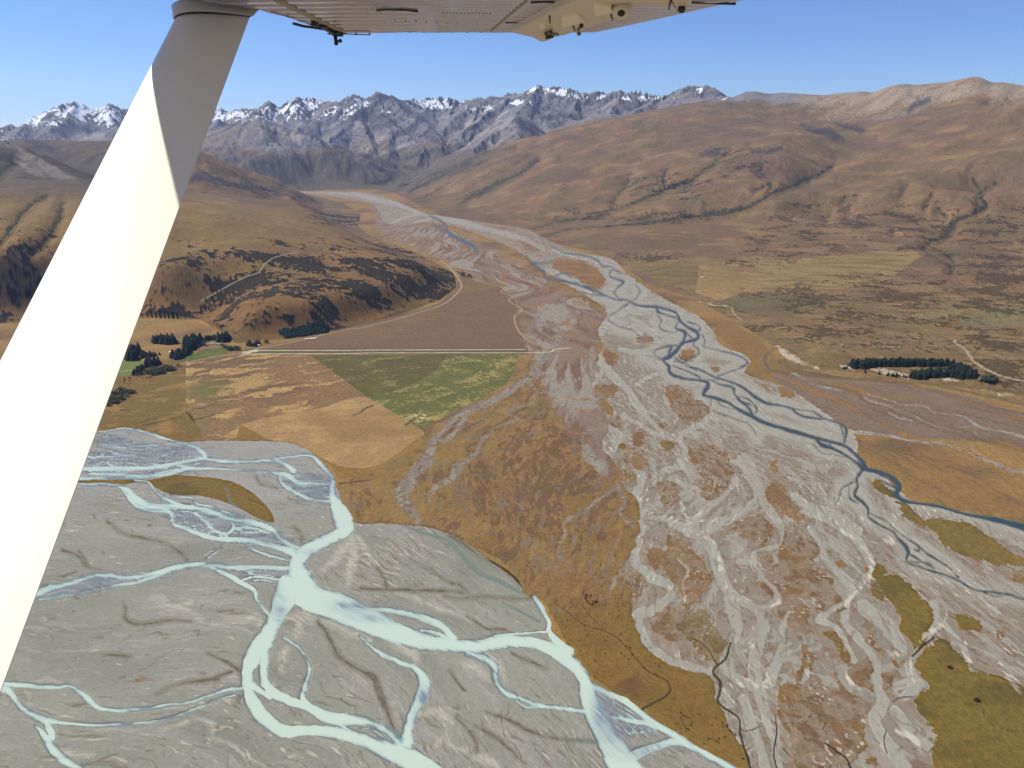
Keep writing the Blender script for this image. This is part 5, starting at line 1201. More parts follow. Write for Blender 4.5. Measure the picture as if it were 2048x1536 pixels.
# bed of the glacial river
bsd = sample(bed, fu, fv)
mbed = sstep(-.8, .8, bsd)
bn1, bn2 = fbm(bt / 46, bs / 260, 4, 61), fbm(bt / 11, bs / 90, 4, 62)
t = np.tile(alb(142, 141, 133), (x.size, 1))
mixc(t, alb(146, 142, 139), sstep(-.1, .45, bn1) * .7)
mixc(t, alb(131, 131, 124), sstep(.05, .5, fbm(bt / 80, bs / 300, 3, 63)) * .7)
mixc(t, alb(156, 152, 147), sstep(.15, .55, bn2 + .5 * bn1) * .5)
upst = sstep(1090, 960, v0)
mixc(t, alb(151, 147, 147), upst * .6)
rl = ridged(bt / 34 + .8 * n_mid, bs / 170 + .3 * bn1, 3, 64)
mixc(t, alb(112, 102, 84), sstep(.80, .93, rl) * sstep(-.05, .3, fbm(x / 180, y / 180, 2, 65)) * .7)
mixc(t, alb(122, 106, 86), sstep(.42, .6, fbm(bt / 8, bs / 44, 3, 66) + .35 * n_big) * .5)
mixc(t, alb(196, 184, 168), sstep(.5, .66, fbm(bt / 7, bs / 40, 3, 67) + .4 * n_big) * .5)
mixc(t, alb(126, 84, 58), sstep(.2, .5, n_fin + .3) * np.exp(-((u0 - 265) / 30) ** 2 - ((v0 - 1358) / 7) ** 2).astype(F32) * .8)
bfil = fbm(bt / 5, bs / 46, 4, 68)
mixc(t, alb(182, 175, 166), sstep(-7, 5, pl + 7 * bn2 + 3 * n_mid) * .45)
t *= (1 + .10 * fbm(bt / 150, bs / 420, 3, 268))[:, None]
mixc(t, alb(200, 192, 183), sstep(-.5, 2.5, pl * .5 - 2.0 + 7 * bfil + 3 * n_fin) * .32)
bf2 = fbm(bt / 3.6, bs / 52, 3, 168)
mixc(t, alb(104, 96, 82), sstep(.52, .72, bf2 + .5 * bn2 + .6 * n_big) * .38)
mixc(t, alb(184, 176, 166), sstep(.46, .7, -bf2 + .5 * bn1 - .3 * n_big) * .22)
tr = ridged(bt / 26 + .5 * n_mid, bs / 120, 4, 169)
mixc(t, alb(88, 82, 70), sstep(.90, .96, tr) * sstep(-.2, .2, fbm(x / 130, y / 130, 2, 170)) * .6)
dk = sample(dark, fu, fv)
mixc(t, alb(74, 68, 54), sstep(-.8, .9, dk - .4 + 3.0 * n_mid + 3.0 * bn2) * (.52 + .36 * sstep(-.3, .3, n_fin)))
mixc(t, alb(110, 104, 90), sstep(-7, 1, dk + 5 * bn2 + 2 * n_mid) * .35)
mixc(t, alb(120, 112, 96), sstep(-8, -1, dk + 3 * bn2) * .35)
gsd = sample(gw, fu, fv) + (1.1 * n_mid + .9 * n_fin) * sc
wz_ = sample(wet, fu, fv)
thr_ = np.maximum(ridged(bt / 15 + .5 * n_mid, bs / 110, 3, 171), ridged(bt / 8, bs / 70, 3, 172) * .96)
gsd = np.maximum(gsd, np.minimum((thr_ - .80) * 16, wz_ * .5))
mixc(t, alb(140, 142, 152), sstep(-4, 4, wz_ + 6 * bn2) * .7)
mixc(t, alb(114, 117, 134), sstep(.0, .4, bn2 + .2) * sstep(-2, 4, wz_) * .5)
mixc(t, alb(124, 125, 132), sstep(-8, 1, gsd - 2.5 + 11 * bn2 + 6 * bn1) * .6)
mixc(t, alb(98, 100, 104), sstep(-1.6, -.2, gsd + 2.5 * bn2) * .6)
gi = sample(bedisl, fu, fv)
mgi = sstep(-.8, .8, gi)
t2 = np.tile(alb(128, 102, 36), (x.size, 1))
mixc(t2, alb(106, 92, 34), sstep(.0, .4, n_mid))
mixc(t2, alb(150, 118, 52), sstep(.2, .6, n_big))
mixc(t2, alb(78, 66, 36), sstep(-.8, .8, dk))
t += (t2 - t) * (mgi * sstep(0.5, -1.5, gsd))[:, None]
mixc(t, alb(112, 124, 118), sstep(-3, 1.5, sample(greench, fu, fv) + 2 * bn2) * .8)
t *= (1 + .02 * n_fin)[:, None]
c += (t - c) * mbed[:, None]
notb = 1 - mbed
mixc(c, alb(66, 58, 38), notb * sstep(-.8, .8, dk) * .85)
bank = sstep(-2.2, .0, bsd) * notb * (1 - mg)
mixc(c, alb(84, 70, 44), bank * .55)
mixc(c, alb(108, 104, 98), mg * sstep(-3.2, -.3, csd + 1.5 * n_mid) * .55)
mixc(c, alb(120, 98, 50), (1 - mg) * sstep(-4, -.5, csd) * .4)
veg = np.clip(1 - mbed * (1 - mgi) - mg * (1 - solid) * (1 - mbed), 0, 1)
lum = (c @ np.array([.3, .55, .15], F32))[:, None]
c2 = (lum + (c - lum) * .90) * np.array([.88, .88, .84], F32)
c += (c2 - c) * veg[:, None]
n_g2 = gnoise(x / 2.6, y / 3.4, 38)
c *= (1 + (.06 + .09 * veg) * n_gr + (.05 + .05 * veg) * n_g2 + .05 * veg * n_fin)[:, None]
COLR[fm] = np.clip(c, 0.004, .9)
bedmask, gravmask = mbed, mg * (1 - solid)

# ------------------------------------------------------------------ slopes
dzx, dzy = slopes(Z)
sl = np.sqrt(dzx[hm] ** 2 + dzy[hm] ** 2)
hu, hv, hz, hvis = U[hm], V[hm], Z[hm], VIS[hm]
hd = dist_h
hg, hf = GY[hm], FS[hm]
lo = fbm(hx / 900, hy / 900, 4, 81)
md = fbm(hx / 260, hy / 260, 4, 82)
fi = fbm(hx / 45, hy / 45, 4, 83)
ug = fbm(hx / 14, hy / 14, 2, 84)
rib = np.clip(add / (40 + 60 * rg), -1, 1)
c = np.tile(alb(152, 116, 74), (hx.size, 1))
mixc(c, alb(178, 138, 84), sstep(-.05, .5, md + .3 * lo) * .7)
mixc(c, alb(126, 98, 80), sstep(.0, .45, lo + .25 * fi) * .75)
mixc(c, alb(122, 106, 62), sstep(.08, .5, fbm(hx / 420 + 7, hy / 420, 3, 85)) * .55)
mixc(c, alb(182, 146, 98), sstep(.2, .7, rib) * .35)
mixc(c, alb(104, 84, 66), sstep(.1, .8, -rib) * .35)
c *= (1 + .10 * fi + .07 * ug)[:, None]
left = sstep(1000, 900, hu) * sstep(6000, 4600, hd)
mixc(c, alb(166, 130, 70), left * sstep(505, 480, hv) * .7)
mixc(c, alb(132, 106, 52), left * sstep(500, 530, hv) * sstep(-.1, .4, md) * .7)
mixc(c, alb(146, 104, 52), left * sstep(570, 600, hv) * .55)
mixc(c, alb(120, 108, 62), sstep(-.05, .35, fbm(hx / 700 + 3, hy / 700, 4, 185)) * .4)
flat = sstep(.16, .06, sl) * sstep(900, 1100, hu)
mixc(c, alb(148, 112, 80), flat * .5)
mixc(c, alb(172, 134, 78), flat * sstep(.1, .4, md + fbm((hx - hy * .3) / 330, (hy + hx * .3) / 90, 3, 86) * .6) * .6)
lowr = sstep(560, 600, hv) * sstep(1250, 1350, hu)
mixc(c, alb(146, 118, 66), lowr * .6)
mixc(c, alb(170, 134, 78), lowr * sstep(.0, .4, fbm((hx - hy * .5) / 260, (hy + hx * .5) / 60, 4, 87)) * .7)
mixc(c, alb(112, 104, 54), lowr * sstep(.15, .5, fbm((hx - hy * .5) / 200 + 4, (hy + hx * .5) / 60, 4, 88)) * .6)
for k, b, s2 in [('pg', (176, 142, 80), (150, 124, 66)), ('po', (134, 114, 62), (156, 126, 70)), ('pt', (178, 140, 78), (164, 128, 70)), ('pgr', (126, 114, 74), (132, 112, 70)), ('pf1', (158, 136, 90), (150, 130, 84)), ('pf2', (146, 132, 82), (136, 124, 74)), ('ph', (190, 150, 84), (178, 140, 80))]:
    m = sstep(-1, 1, sample(fieldE[k], hu, hv)) * hvis
    t = np.tile(alb(*b), (hx.size, 1))
    mixc(t, alb(*s2), sstep(-.1, .35, fbm((hx - hy * .4) / 240, (hy + hx * .4) / 60, 4, 89)))
    t *= (1 + .07 * fi)[:, None]
    c += (t - c) * (m * .92)[:, None]
# alpine rock and scree
ga_ = hg + .22 * lo + .16 * fi + np.clip((hz - 900) / 900, -.6, .5)
mr = sstep(.42, .72, ga_)
t = np.tile(alb(124, 119, 122), (hx.size, 1))
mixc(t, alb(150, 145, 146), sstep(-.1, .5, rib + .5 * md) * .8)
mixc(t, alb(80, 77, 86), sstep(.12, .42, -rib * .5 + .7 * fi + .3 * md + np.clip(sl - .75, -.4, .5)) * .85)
mixc(t, alb(120, 104, 84), sstep(.1, .4, md - lo) * sstep(1000, 700, hz) * .6)
tan = sstep(1560, 1640, hu)
mixc(t, alb(154, 135, 113), tan * .85)
mixc(t, alb(128, 100, 78), tan * sstep(.08, .35, md + .5 * fi) * .7)
t *= (1 + .10 * fi + .10 * ug)[:, None]
c += (t - c) * mr[:, None]
cs = sample(cliff, hu + 5 * fi, hv + 3 * md)
back = sstep(9300, 10300, hd) * sstep(1000, 940, hu)
mixc(c, alb(116, 107, 98), back * (1 - mr) * .8)  # distance haze put into the colour: brown lower slopes far left greyed
nearl = (sstep(420, 300, hu) * sstep(415, 370, hv)).astype(F32) * (hd > 4300)
mixc(c, alb(98, 91, 86), nearl * (1 - mr) * .75)
sc2 = sample(scree, hu + 4 * fi, hv + 3 * md)
msc = sstep(-3, 5, sc2 + 5 * fi + 3 * rib) * hvis
mixc(c, alb(168, 159, 154), msc * .6 * (1 - tan))
mixc(c, alb(160, 141, 118), msc * .6 * tan)
mixc(c, alb(74, 70, 78), sstep(-3, 4, cs + 8 * fi + 5 * ug) * hvis * .82)
gsd_ = gs_h = sample(gully, hu + 4 * gnoise(hx / 130, hy / 130, 5) + 2 * fi, hv + 2 * gnoise(hx / 130, hy / 130 + 7, 6) + 1.5 * fi)
mixc(c, alb(58, 54, 46), sstep(-1.2, 1.2, gsd_ - .6 + 4.5 * fi + 2 * ug) * hvis * .85)
mixc(c, alb(112, 100, 62), sstep(-9, -1, gsd_ + 5 * md) * hvis * .35)
a = sample(scrub, hu, hv) * hvis
hw = .85 * fbm(hx / 210, hy / 150, 4, 91, .6) + .55 * fbm(hx / 38, hy / 30, 4, 191, .65) + .22 * ug - .2 * rib
mscr = sstep(-.03, .05, hw - (.46 - .92 * a)) * sstep(.03, .12, a)
mixc(c, alb(38, 37, 25), mscr * (.55 + .33 * sstep(1100, 1000, hu)))
mixc(c, alb(82, 76, 44), left * sstep(505, 545, hv) * sstep(-.1, .3, hw) * (1 - mscr) * .5)
lines = ridged((hx + .2 * hy) / 260 + .6 * md, (hy - .2 * hx) / 52, 4, 192)
behind = (np.exp(-((hu - 590) / 150) ** 2 - ((hv - 432) / 36) ** 2) + .8 * np.exp(-((hu - 1900) / 260) ** 2 - ((hv - 520) / 90) ** 2)).astype(F32) * hvis
mixc(c, alb(78, 68, 56), sstep(.80, .93, lines) * np.clip(behind * 1.3, 0, 1) * .7)
ws = sample(white, hu + 2 * ug, hv + 1.5 * ug)
mixc(c, alb(192, 178, 160), sstep(-1, 2, ws - 1 + 5 * fi + 3 * ug) * hvis * .85)
mixc(c, alb(112, 94, 72), sstep(-3, 1, ws) * sstep(.1, .3, ug - fi) * hvis * .6)
# snow left lying near the tops
snow = np.zeros(hx.size, F32)
for su_, sv_, ru, rv, am in [(60, 240, 60, 16, .9), (150, 222, 60, 20, .95), (220, 235, 40, 18, .9), (300, 240, 80, 25, .9), (455, 232, 60, 13, .95), (520, 228, 40, 14, .8), (590, 218, 40, 24, .75), (640, 212, 34, 24, .75), (690, 225, 30, 14, .6), (722, 206, 14, 10, .9), (780, 222, 26, 10, .4),
                            (855, 208, 40, 14, .75), (905, 205, 24, 12, .6), (-200, 270, 200, 20, .9), (1075, 179, 24, 9, 1.0), (1112, 184, 26, 11, .85), (1160, 190, 30, 8, .6), (1045, 205, 40, 6, .5), (1200, 192, 30, 8, .45), (1272, 195, 40, 8, .5), (1400, 181, 9, 6, 1.0), (960, 218, 60, 12, .3), (1330, 198, 60, 5, .35), (1450, 196, 12, 5, .5)]:
    snow = np.maximum(snow, (am * np.exp(-((hu - su_) / ru) ** 2 - ((hv - sv_) / rv) ** 2)).astype(F32))
sn = .75 * fbm(hx / 200, hy / 200, 4, 95, .6) + .6 * fi - .9 * rib - .45 * (sl - .65)
msn = sstep(.0, .16, sn - (.72 - 1.0 * snow)) * sstep(.1, .3, snow) * sstep(7500, 9000, hd)
mixc(c, np.array([.62, .64, .68], F32), msn * .95)
c *= (1 + .04 * ug)[:, None]
lum = (c @ np.array([.3, .55, .15], F32))[:, None]
vg = (1 - np.clip(mr + msn, 0, 1)) * (1 - .6 * sstep(-1, 2, ws))
c2 = (lum + (c - lum) * (.84 + .12 * left)[:, None]) * (.80 + .04 * left)[:, None] * np.array([.86, .865, .82], F32)
c += (c2 - c) * vg[:, None]
f3 = fbm((hx + .3 * hy) / 26, (hy - .3 * hx) / 20, 3, 184)
c *= (1 + .16 * f3 + .07 * md + .10 * gnoise(hx / 9, hy / 9, 186))[:, None]
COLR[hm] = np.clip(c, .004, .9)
scrub_w = np.zeros(Z.shape, F32)
scrub_w[hm] = mscr
snow_w = msn
# woody scrub stands a few metres above the grass
Z[hm] += mscr * (1.5 + 2.0 * np.clip(ug + .3, 0, 1)) * sstep(6000, 4500, hd)

def box(a, r):
    k = 2 * r + 1
    p = np.cumsum(np.pad(a, ((r + 1, r), (0, 0), (0, 0)), mode='edge'), 0, dtype=np.float64)
    a = ((p[k:] - p[:-k]) / k).astype(F32)
    p = np.cumsum(np.pad(a, ((0, 0), (r + 1, r), (0, 0)), mode='edge'), 1, dtype=np.float64)
    return ((p[:, k:] - p[:, :-k]) / k).astype(F32)


# sharper boundaries between neighbouring covers
COLR = np.clip(COLR + .45 * (COLR - box(COLR, 1)) + .22 * (COLR - box(COLR, 4)), .004, .9)

# ------------------------------------------------------------------ relief of the plain: bars, banks and channel beds
relief = .5 + .35 * n_mid + .34 * n_fin + .12 * n_gr + .7 * solid * (1 - mgi) + .9 * (1 - mbed) * (1 - mg)
relief = np.clip(relief, .05, 3)
wsd = np.maximum(gsd - .25 * (1 - mbed) * 20, csd)
wsd = np.where(gsd > csd, gsd, csd)
zf = FZ[fm] - .45 + np.clip(-wsd * .55, -1.3, .45) + relief * sstep(-.8, -4.5, wsd)
Zf = Z.copy()
zw = FZ.copy() - .45
edge = sstep(0.0, -.03, FS[fm])
Zf[fm] = zf * edge + Z[fm] * (1 - edge)
Z = Zf
GS, CSD = np.full(Z.shape, -30, F32), np.full(Z.shape, -30, F32)
GS[fm], CSD[fm] = gsd, csd
CLS = np.full(Z.shape, 2, np.int8)
tmp = np.where((mbed > .5) & (mgi < .5) | ((mg > .5) & (solid < .5)), 0, 1)
CLS[fm] = tmp
tmp = np.where((mr > .5) & (hd > 5200), 3, 2)
tmp = np.where((hd > 8600) & (hg > .62), 3, tmp)
CLS[hm] = tmp
# colour of the water by its depth
wat = np.tile(alb(197, 212, 204), (x.size, 1))
wst = fbm(bt / 9, bs / 70, 4, 97)
dp = gsd * .9 + 4.2 * wst + 4.5 * fbm(x / 120, y / 120, 2, 198) + 2.2 * bn1 + 1.0 * fbm(bt / 4, bs / 40, 2, 197)
mixc(wat, alb(160, 180, 180), sstep(5.5, .0, dp) * .8)
mixc(wat, alb(112, 120, 128), sstep(.9, -1.4, dp) * .8)
mixc(wat, alb(120, 170, 168), sstep(-3, 3, sample(greench, fu, fv)) * .8)
for su_, sv_, ru, rv, am in [(640, 1040, 0, 0, 0), (705, 1212, 34, 12, .85), (760, 1235, 60, 9, .5), (560, 1225, 14, 30, .5), (548, 1180, 12, 24, .4), (1205, 1420, 20, 40, .8), (1230, 1470, 26, 26, .7), (1290, 1500, 50, 18, .6), (800, 1240, 20, 8, .5), (850, 1395, 14, 20, .8), (835, 1440, 10, 20, .6), (620, 1105, 20, 8, .3), (640, 1060, 10, 16, .4), (660, 940, 12, 20, .5)]:
    if am:
        mixc(wat, alb(120, 134, 158), np.clip(am * np.exp(-((u0 - su_) / ru) ** 2 - ((v0 - sv_) / rv) ** 2) * (1 + 1.2 * wst), 0, 1).astype(F32))
WATC = np.zeros((NR, NAZ, 3), F32)
WATC[fm] = wat
cwt = np.tile(alb(64, 73, 78), (x.size, 1))
mixc(cwt, alb(52, 74, 82), sstep(1750, 1950, u0))
mixc(cwt, alb(108, 110, 108), sstep(1.8, -.2, csd + 1.6 * n_mid + 1.0 * n_fin) * .75)
CWC = np.zeros((NR, NAZ, 3), F32)
CWC[fm] = cwt

# ------------------------------------------------------------------ ground meshes
def new_mat(name):
    m = bpy.data.materials.new(name)
    m.use_nodes = True
    n = m.node_tree.nodes
    return m, n, m.node_tree.links, n['Principled BSDF']


def N_(n, t, **k):
    o = n.new(t)
    for a, b in k.items():
        setattr(o, a, b)
    return o


def cover_mat(name, rough, var, scales, spec=.15):
    m, n, l, b = new_mat(name)
    at = N_(n, 'ShaderNodeAttribute', attribute_name='cover')
    geo = N_(n, 'ShaderNodeNewGeometry')
    prev = at.outputs['Color']
    for s, amt in zip(scales, var):
        nz = N_(n, 'ShaderNodeTexNoise')
        nz.inputs['Scale'].default_value = s
        nz.inputs['Detail'].default_value = 5
        nz.inputs['Roughness'].default_value = .62
        l.new(geo.outputs['Position'], nz.inputs['Vector'])
        mr_ = N_(n, 'ShaderNodeMapRange')
        mr_.inputs[1].default_value, mr_.inputs[2].default_value = .28, .72
        mr_.inputs[3].default_value, mr_.inputs[4].default_value = 1 - amt, 1 + amt
        l.new(nz.outputs['Fac'], mr_.inputs[0])
        mx = N_(n, 'ShaderNodeVectorMath', operation='SCALE')
        l.new(prev, mx.inputs[0])
        l.new(mr_.outputs[0], mx.inputs[3])
        prev = mx.outputs[0]
    l.new(prev, b.inputs['Base Color'])
    b.inputs['Roughness'].default_value = rough
    b.inputs['Specular IOR Level'].default_value = spec
    return m


M_bed = cover_mat('shingle', .85, (.07, .05), (.12, .02), .2)
M_ground = cover_mat('tussock grassland', .95, (.12, .06), (.09, .012))
M_hill = cover_mat('tussock slopes', .95, (.13, .08), (.05, .008))
M_mtn = cover_mat('alpine rock and scree', .9, (.12, .08), (.03, .006))


def water_mat(name, rough, bump):
    m, n, l, b = new_mat(name)
    at = N_(n, 'ShaderNodeAttribute', attribute_name='cover')
    l.new(at.outputs['Color'], b.inputs['Base Color'])
    b.inputs['Roughness'].default_value = rough
    b.inputs['IOR'].default_value = 1.33
    geo = N_(n, 'ShaderNodeNewGeometry')
    nz = N_(n, 'ShaderNodeTexNoise')
    nz.inputs['Scale'].default_value = .35
    nz.inputs['Detail'].default_value = 3
    l.new(geo.outputs['Position'], nz.inputs['Vector'])
    bp = N_(n, 'ShaderNodeBump')
    bp.inputs['Strength'].default_value = bump
    bp.inputs['Distance'].default_value = .3
    l.new(nz.outputs['Fac'], bp.inputs['Height'])
    l.new(bp.outputs[0], b.inputs['Normal'])
    return m


M_milk = water_mat('milky glacial water', .22, .15)
M_clear = water_mat('clear river water', .3, .12)
M_clear.node_tree.nodes['Principled BSDF'].inputs['Specular IOR Level'].default_value = .28

IDX = np.arange(NR * NAZ, dtype=np.int32).reshape(NR, NAZ)
quads = np.stack([IDX[:-1, :-1], IDX[:-1, 1:], IDX[1:, 1:], IDX[1:, :-1]], -1).reshape(-1, 4)


def grid_mesh(name, q, zz, colr, mat, smooth=True):
    used = np.zeros(NR * NAZ, bool)
    used[q.ravel()] = True
    vid = np.cumsum(used) - 1
    co = np.stack([XG.ravel()[used], YG.ravel()[used], zz.ravel()[used]], -1).astype(F32)
    q2 = vid[q].astype(np.int32)[:, ::-1]
    me = bpy.data.meshes.new(name)
    me.vertices.add(len(co))
    me.vertices.foreach_set('co', co.ravel())
    me.loops.add(q2.size)
    me.loops.foreach_set('vertex_index', np.ascontiguousarray(q2).ravel())
    me.polygons.add(len(q2))
    me.polygons.foreach_set('loop_start', np.arange(0, q2.size, 4, dtype=np.int32))
    if smooth:
        me.polygons.foreach_set('use_smooth', np.ones(len(q2), bool))
    at = me.attributes.new('cover', 'FLOAT_COLOR', 'POINT')
    cc = np.ones((len(co), 4), F32)
    cc[:, :3] = colr.reshape(-1, 3)[used]
    at.data.foreach_set('color', cc.ravel())
    me.update(calc_edges=True)
    me.materials.append(mat)
    ob = bpy.data.objects.new(name, me)
    COL.objects.link(ob)
    ob['kind'] = 'structure'
    return ob


qc = CLS[:-1, :-1].ravel()
for k, nm, mt_, lb in [(0, 'riverbed', M_bed, 'grey braided shingle beds of the two rivers'), (1, 'ground', M_ground, 'golden brown grassland of the valley floor'), (2, 'hills', M_hill, 'brown tussock hills and terraces on both valley sides'), (3, 'mountains', M_mtn, 'grey alpine ranges with patches of snow at the head of the valley')]:
    ob = grid_mesh(nm, quads[qc == k], Z, COLR, mt_)
    ob['label'], ob['category'] = lb, nm
for nm, F_, cc_, mt_, lb, other in [('glacial_river', GS, WATC, M_milk, 'milky pale turquoise braided glacial river in the foreground', CSD), ('clear_river', CSD, CWC, M_clear, 'dark slate blue braided side river winding down the gravel plain', GS)]:
    near = (F_ > -1.2) & (F_ >= other)
    nq = near[:-1, :-1] | near[1:, :-1] | near[:-1, 1:] | near[1:, 1:]
    ob = grid_mesh(nm, quads[nq.ravel()], zw, cc_, mt_)
    ob['label'], ob['category'] = lb, 'river'

# lower sheet that carries the valley on below and behind the aircraft and past the ranges
me = bpy.data.meshes.new('plain')
ex = 27500.0
me.from_pydata([(-ex, -ex, -9), (ex, -ex, -9), (ex, ex, -9), (-ex, ex, -9)], [], [(0, 1, 2, 3)])
m, n, l, b = new_mat('distant plain')
nz = N_(n, 'ShaderNodeTexNoise')
nz.inputs['Scale'].default_value = .0012
nz.inputs['Detail'].default_value = 8
geo = N_(n, 'ShaderNodeNewGeometry')
l.new(geo.outputs['Position'], nz.inputs['Vector'])
cr = N_(n, 'ShaderNodeValToRGB')
cr.color_ramp.elements[0].position, cr.color_ramp.elements[1].position = .42, .58
cr.color_ramp.elements[0].color = (*alb(150, 145, 137), 1)
cr.color_ramp.elements[1].color = (*alb(150, 116, 66), 1)
l.new(nz.outputs['Fac'], cr.inputs[0])
l.new(cr.outputs[0], b.inputs['Base Color'])
b.inputs['Roughness'].default_value = .95
me.materials.append(m)
ob = bpy.data.objects.new('plain', me)
COL.objects.link(ob)
ob['kind'] = 'structure'

# ------------------------------------------------------------------ tracks, the airstrip, buildings and trees
def plain_mat(name, colr, rough=.9, var=.2, scale=.6):
    m, n, l, b = new_mat(name)
    tc = N_(n, 'ShaderNodeTexCoord')
    nz = N_(n, 'ShaderNodeTexNoise')
    nz.inputs['Scale'].default_value = scale
    nz.inputs['Detail'].default_value = 4
    l.new(tc.outputs['Object'], nz.inputs['Vector'])
    mr_ = N_(n, 'ShaderNodeMapRange')
    mr_.inputs[1].default_value, mr_.inputs[2].default_value = .3, .7
    mr_.inputs[3].default_value, mr_.inputs[4].default_value = 1 - var, 1 + var
    l.new(nz.outputs['Fac'], mr_.inputs[0])
    mx = N_(n, 'ShaderNodeVectorMath', operation='SCALE')
    mx.inputs[0].default_value = [float(q) for q in colr]
    l.new(mr_.outputs[0], mx.inputs[3])
    l.new(mx.outputs[0], b.inputs['Base Color'])
    b.inputs['Roughness'].default_value = rough
    b.inputs['Specular IOR Level'].default_value = .15
    return m


M_track = plain_mat('shingle track', alb(160, 144, 122), .95, .12, .08)
M_strip = plain_mat('mown shingle strip', alb(190, 180, 160), .95, .10, .05)
rng = np.random.default_rng(5)


def strip(name, pts, w, mat, label):
    p = spline([q[:2] + (0,) for q in pts], 8)
    W_ = np.array([pick(a[0], a[1]) for a in p])
    out = [W_[0]]
    for a, b in zip(W_[:-1], W_[1:]):
        L2 = np.hypot(*(b - a)[:2])
        k = max(1, int(L2 / 15))
        for i in range(1, k + 1):
            out.append(a + (b - a) * i / k)
    W_ = np.array(out)
    vs, fs = [], []
    for i, q in enumerate(W_):
        t = W_[min(i + 1, len(W_) - 1)] - W_[max(i - 1, 0)]
        nn = np.array([-t[1], t[0]]) / (np.hypot(t[0], t[1]) + 1e-6)
        ww = w * (1 + .15 * math.sin(i * 1.7) + .1 * math.sin(i * .61)) / 2
        for sg in (-1, 0, 1):
            x_, y_ = q[0] + sg * nn[0] * ww, q[1] + sg * nn[1] * ww
            vs.append((x_, y_, height_at(x_, y_) + (.45 if sg else .55)))
    for i in range(len(W_) - 1):
        a = i * 3
        fs += [(a, a + 1, a + 4, a + 3), (a + 1, a + 2, a + 5, a + 4)]
    me = bpy.data.meshes.new(name)
    me.from_pydata(vs, [], fs)
    if len(me.polygons) and me.polygons[0].normal.z < 0:
        me.flip_normals()
    me.materials.append(mat)
    ob = bpy.data.objects.new(name, me)
    COL.objects.link(ob)
    ob['kind'], ob['label'], ob['category'] = 'structure', label, name
    return ob


strip('airstrip', T('E', [(1270, 578), (1700, 578), (2048, 578)]) + T('F', [(500, 615), (1000, 614), (1540, 612)]), 11, M_strip, 'far edge line of the grass airstrip')
strip('track', T('E', [(1160, 606), (1500, 604), (2048, 603)]) + T('F', [(500, 635), (1000, 634), (1640, 632), (1740, 612), (1850, 598)]), 9, M_strip, 'pale track along the near edge of the airstrip')
strip('track', [(-300, 770)] + T('E', [(300, 740), (640, 690), (820, 655), (1000, 622), (1170, 600), (1300, 562), (1500, 525), (1700, 482), (1870, 440), (2048, 400)]) + T('F', [(400, 467), (600, 420), (800, 362), (980, 302), (1090, 205), (1095, 150), (1030, 60), (960, 0)]), 9, M_track, 'farm track round the foot of the left hill')
strip('track', T('F', [(1190, 100), (1180, 130), (1250, 150), (1385, 190), (1372, 222), (1450, 250), (1428, 282), (1515, 340), (1465, 390), (1490, 480), (1560, 550), (1680, 596), (1740, 612)]), 7, M_track, 'winding track along the edge of the brown paddock')
strip('road', T('H', [(1540, 445), (1530, 470), (1600, 510), (1650, 580), (1700, 630), (1800, 685), (1900, 725), (2048, 755), (2400, 800)]), 11, M_track, 'pale road curving past the pine plantation')
strip('track', T('H', [(330, 425), (400, 428), (500, 460), (700, 485), (900, 503), (1200, 495), (1570, 495)]), 5, M_track, 'faint track across the eastern terrace')
strip('track', T('B', [(0, 1385), (170, 1290), (270, 1240), (340, 1215), (380, 1165), (430, 1130), (500, 1110), (580, 1095)]), 7, M_track, 'bulldozed track climbing the left hill')
strip('track', T('G', [(1070, 395), (1090, 440), (1140, 480)]), 7, M_track, 'short pale track below the eastern bank')
me_end = strip('airstrip', T('E', [(1180, 600), (1225, 588), (1290, 577)]), 32, M_strip, 'gravel turning bay at the end of the airstrip')

LEAFK = 1.0
M_bark = plain_mat('bark', (.07, .05, .035), .9)
M_pine = plain_mat('pine needles', (.020, .030, .015), .8, .45, .5)
M_young = plain_mat('young pine needles', (.020, .044, .024), .8, .45, .6)
M_leaf = plain_mat('willow leaves', (.060, .074, .034), .8, .4, .7)
M_olive = plain_mat('matagouri twigs', (.016, .017, .011), .9, .4, .8)


def mesh_of(name, vs, fs, mat):
    me = bpy.data.meshes.new(name)
    me.from_pydata(vs, [], fs)
    me.materials.append(mat)
    me.update()
    return me


def conifer(seed, mat, slim=.20):
    r = random.Random(seed)
    vs, fs = [], []
    H = 1.0
    for k in range(12):
        z = .10 + .86 * (k / 12) ** .95
        rad = slim * (1.02 - z) ** .75 * r.uniform(.8, 1.15) + .012
        nb = 9 - k // 3
        a0 = r.random() * 6.28
        for j in range(nb):
            a = a0 + 6.283 * j / nb + r.uniform(-.25, .25)
            rr_ = rad * r.uniform(.7, 1.25)
            w = .38 * rr_ + .014
            dz = -.28 * rr_ + r.uniform(-.015, .015)
            ca_, sa = math.cos(a), math.sin(a)
            o = len(vs)
            vs += [(ca_ * .01, sa * .01, z + .05), (ca_ * rr_ * .6 - sa * w, sa * rr_ * .6 + ca_ * w, z + dz * .3), (ca_ * rr_, sa * rr_, z + dz), (ca_ * rr_ * .6 + sa * w, sa * rr_ * .6 - ca_ * w, z + dz * .3)]
            fs += [(o, o + 1, o + 2), (o, o + 2, o + 3)]
    for j in range(5):
        a = 6.283 * j / 5
        o = len(vs)
        vs += [(0, 0, 1.0), (.03 * math.cos(a), .03 * math.sin(a), .88), (.03 * math.cos(a + 1.25), .03 * math.sin(a + 1.25), .88)]
        fs.append((o, o + 1, o + 2))
    return mesh_of('crown', vs, fs, mat)


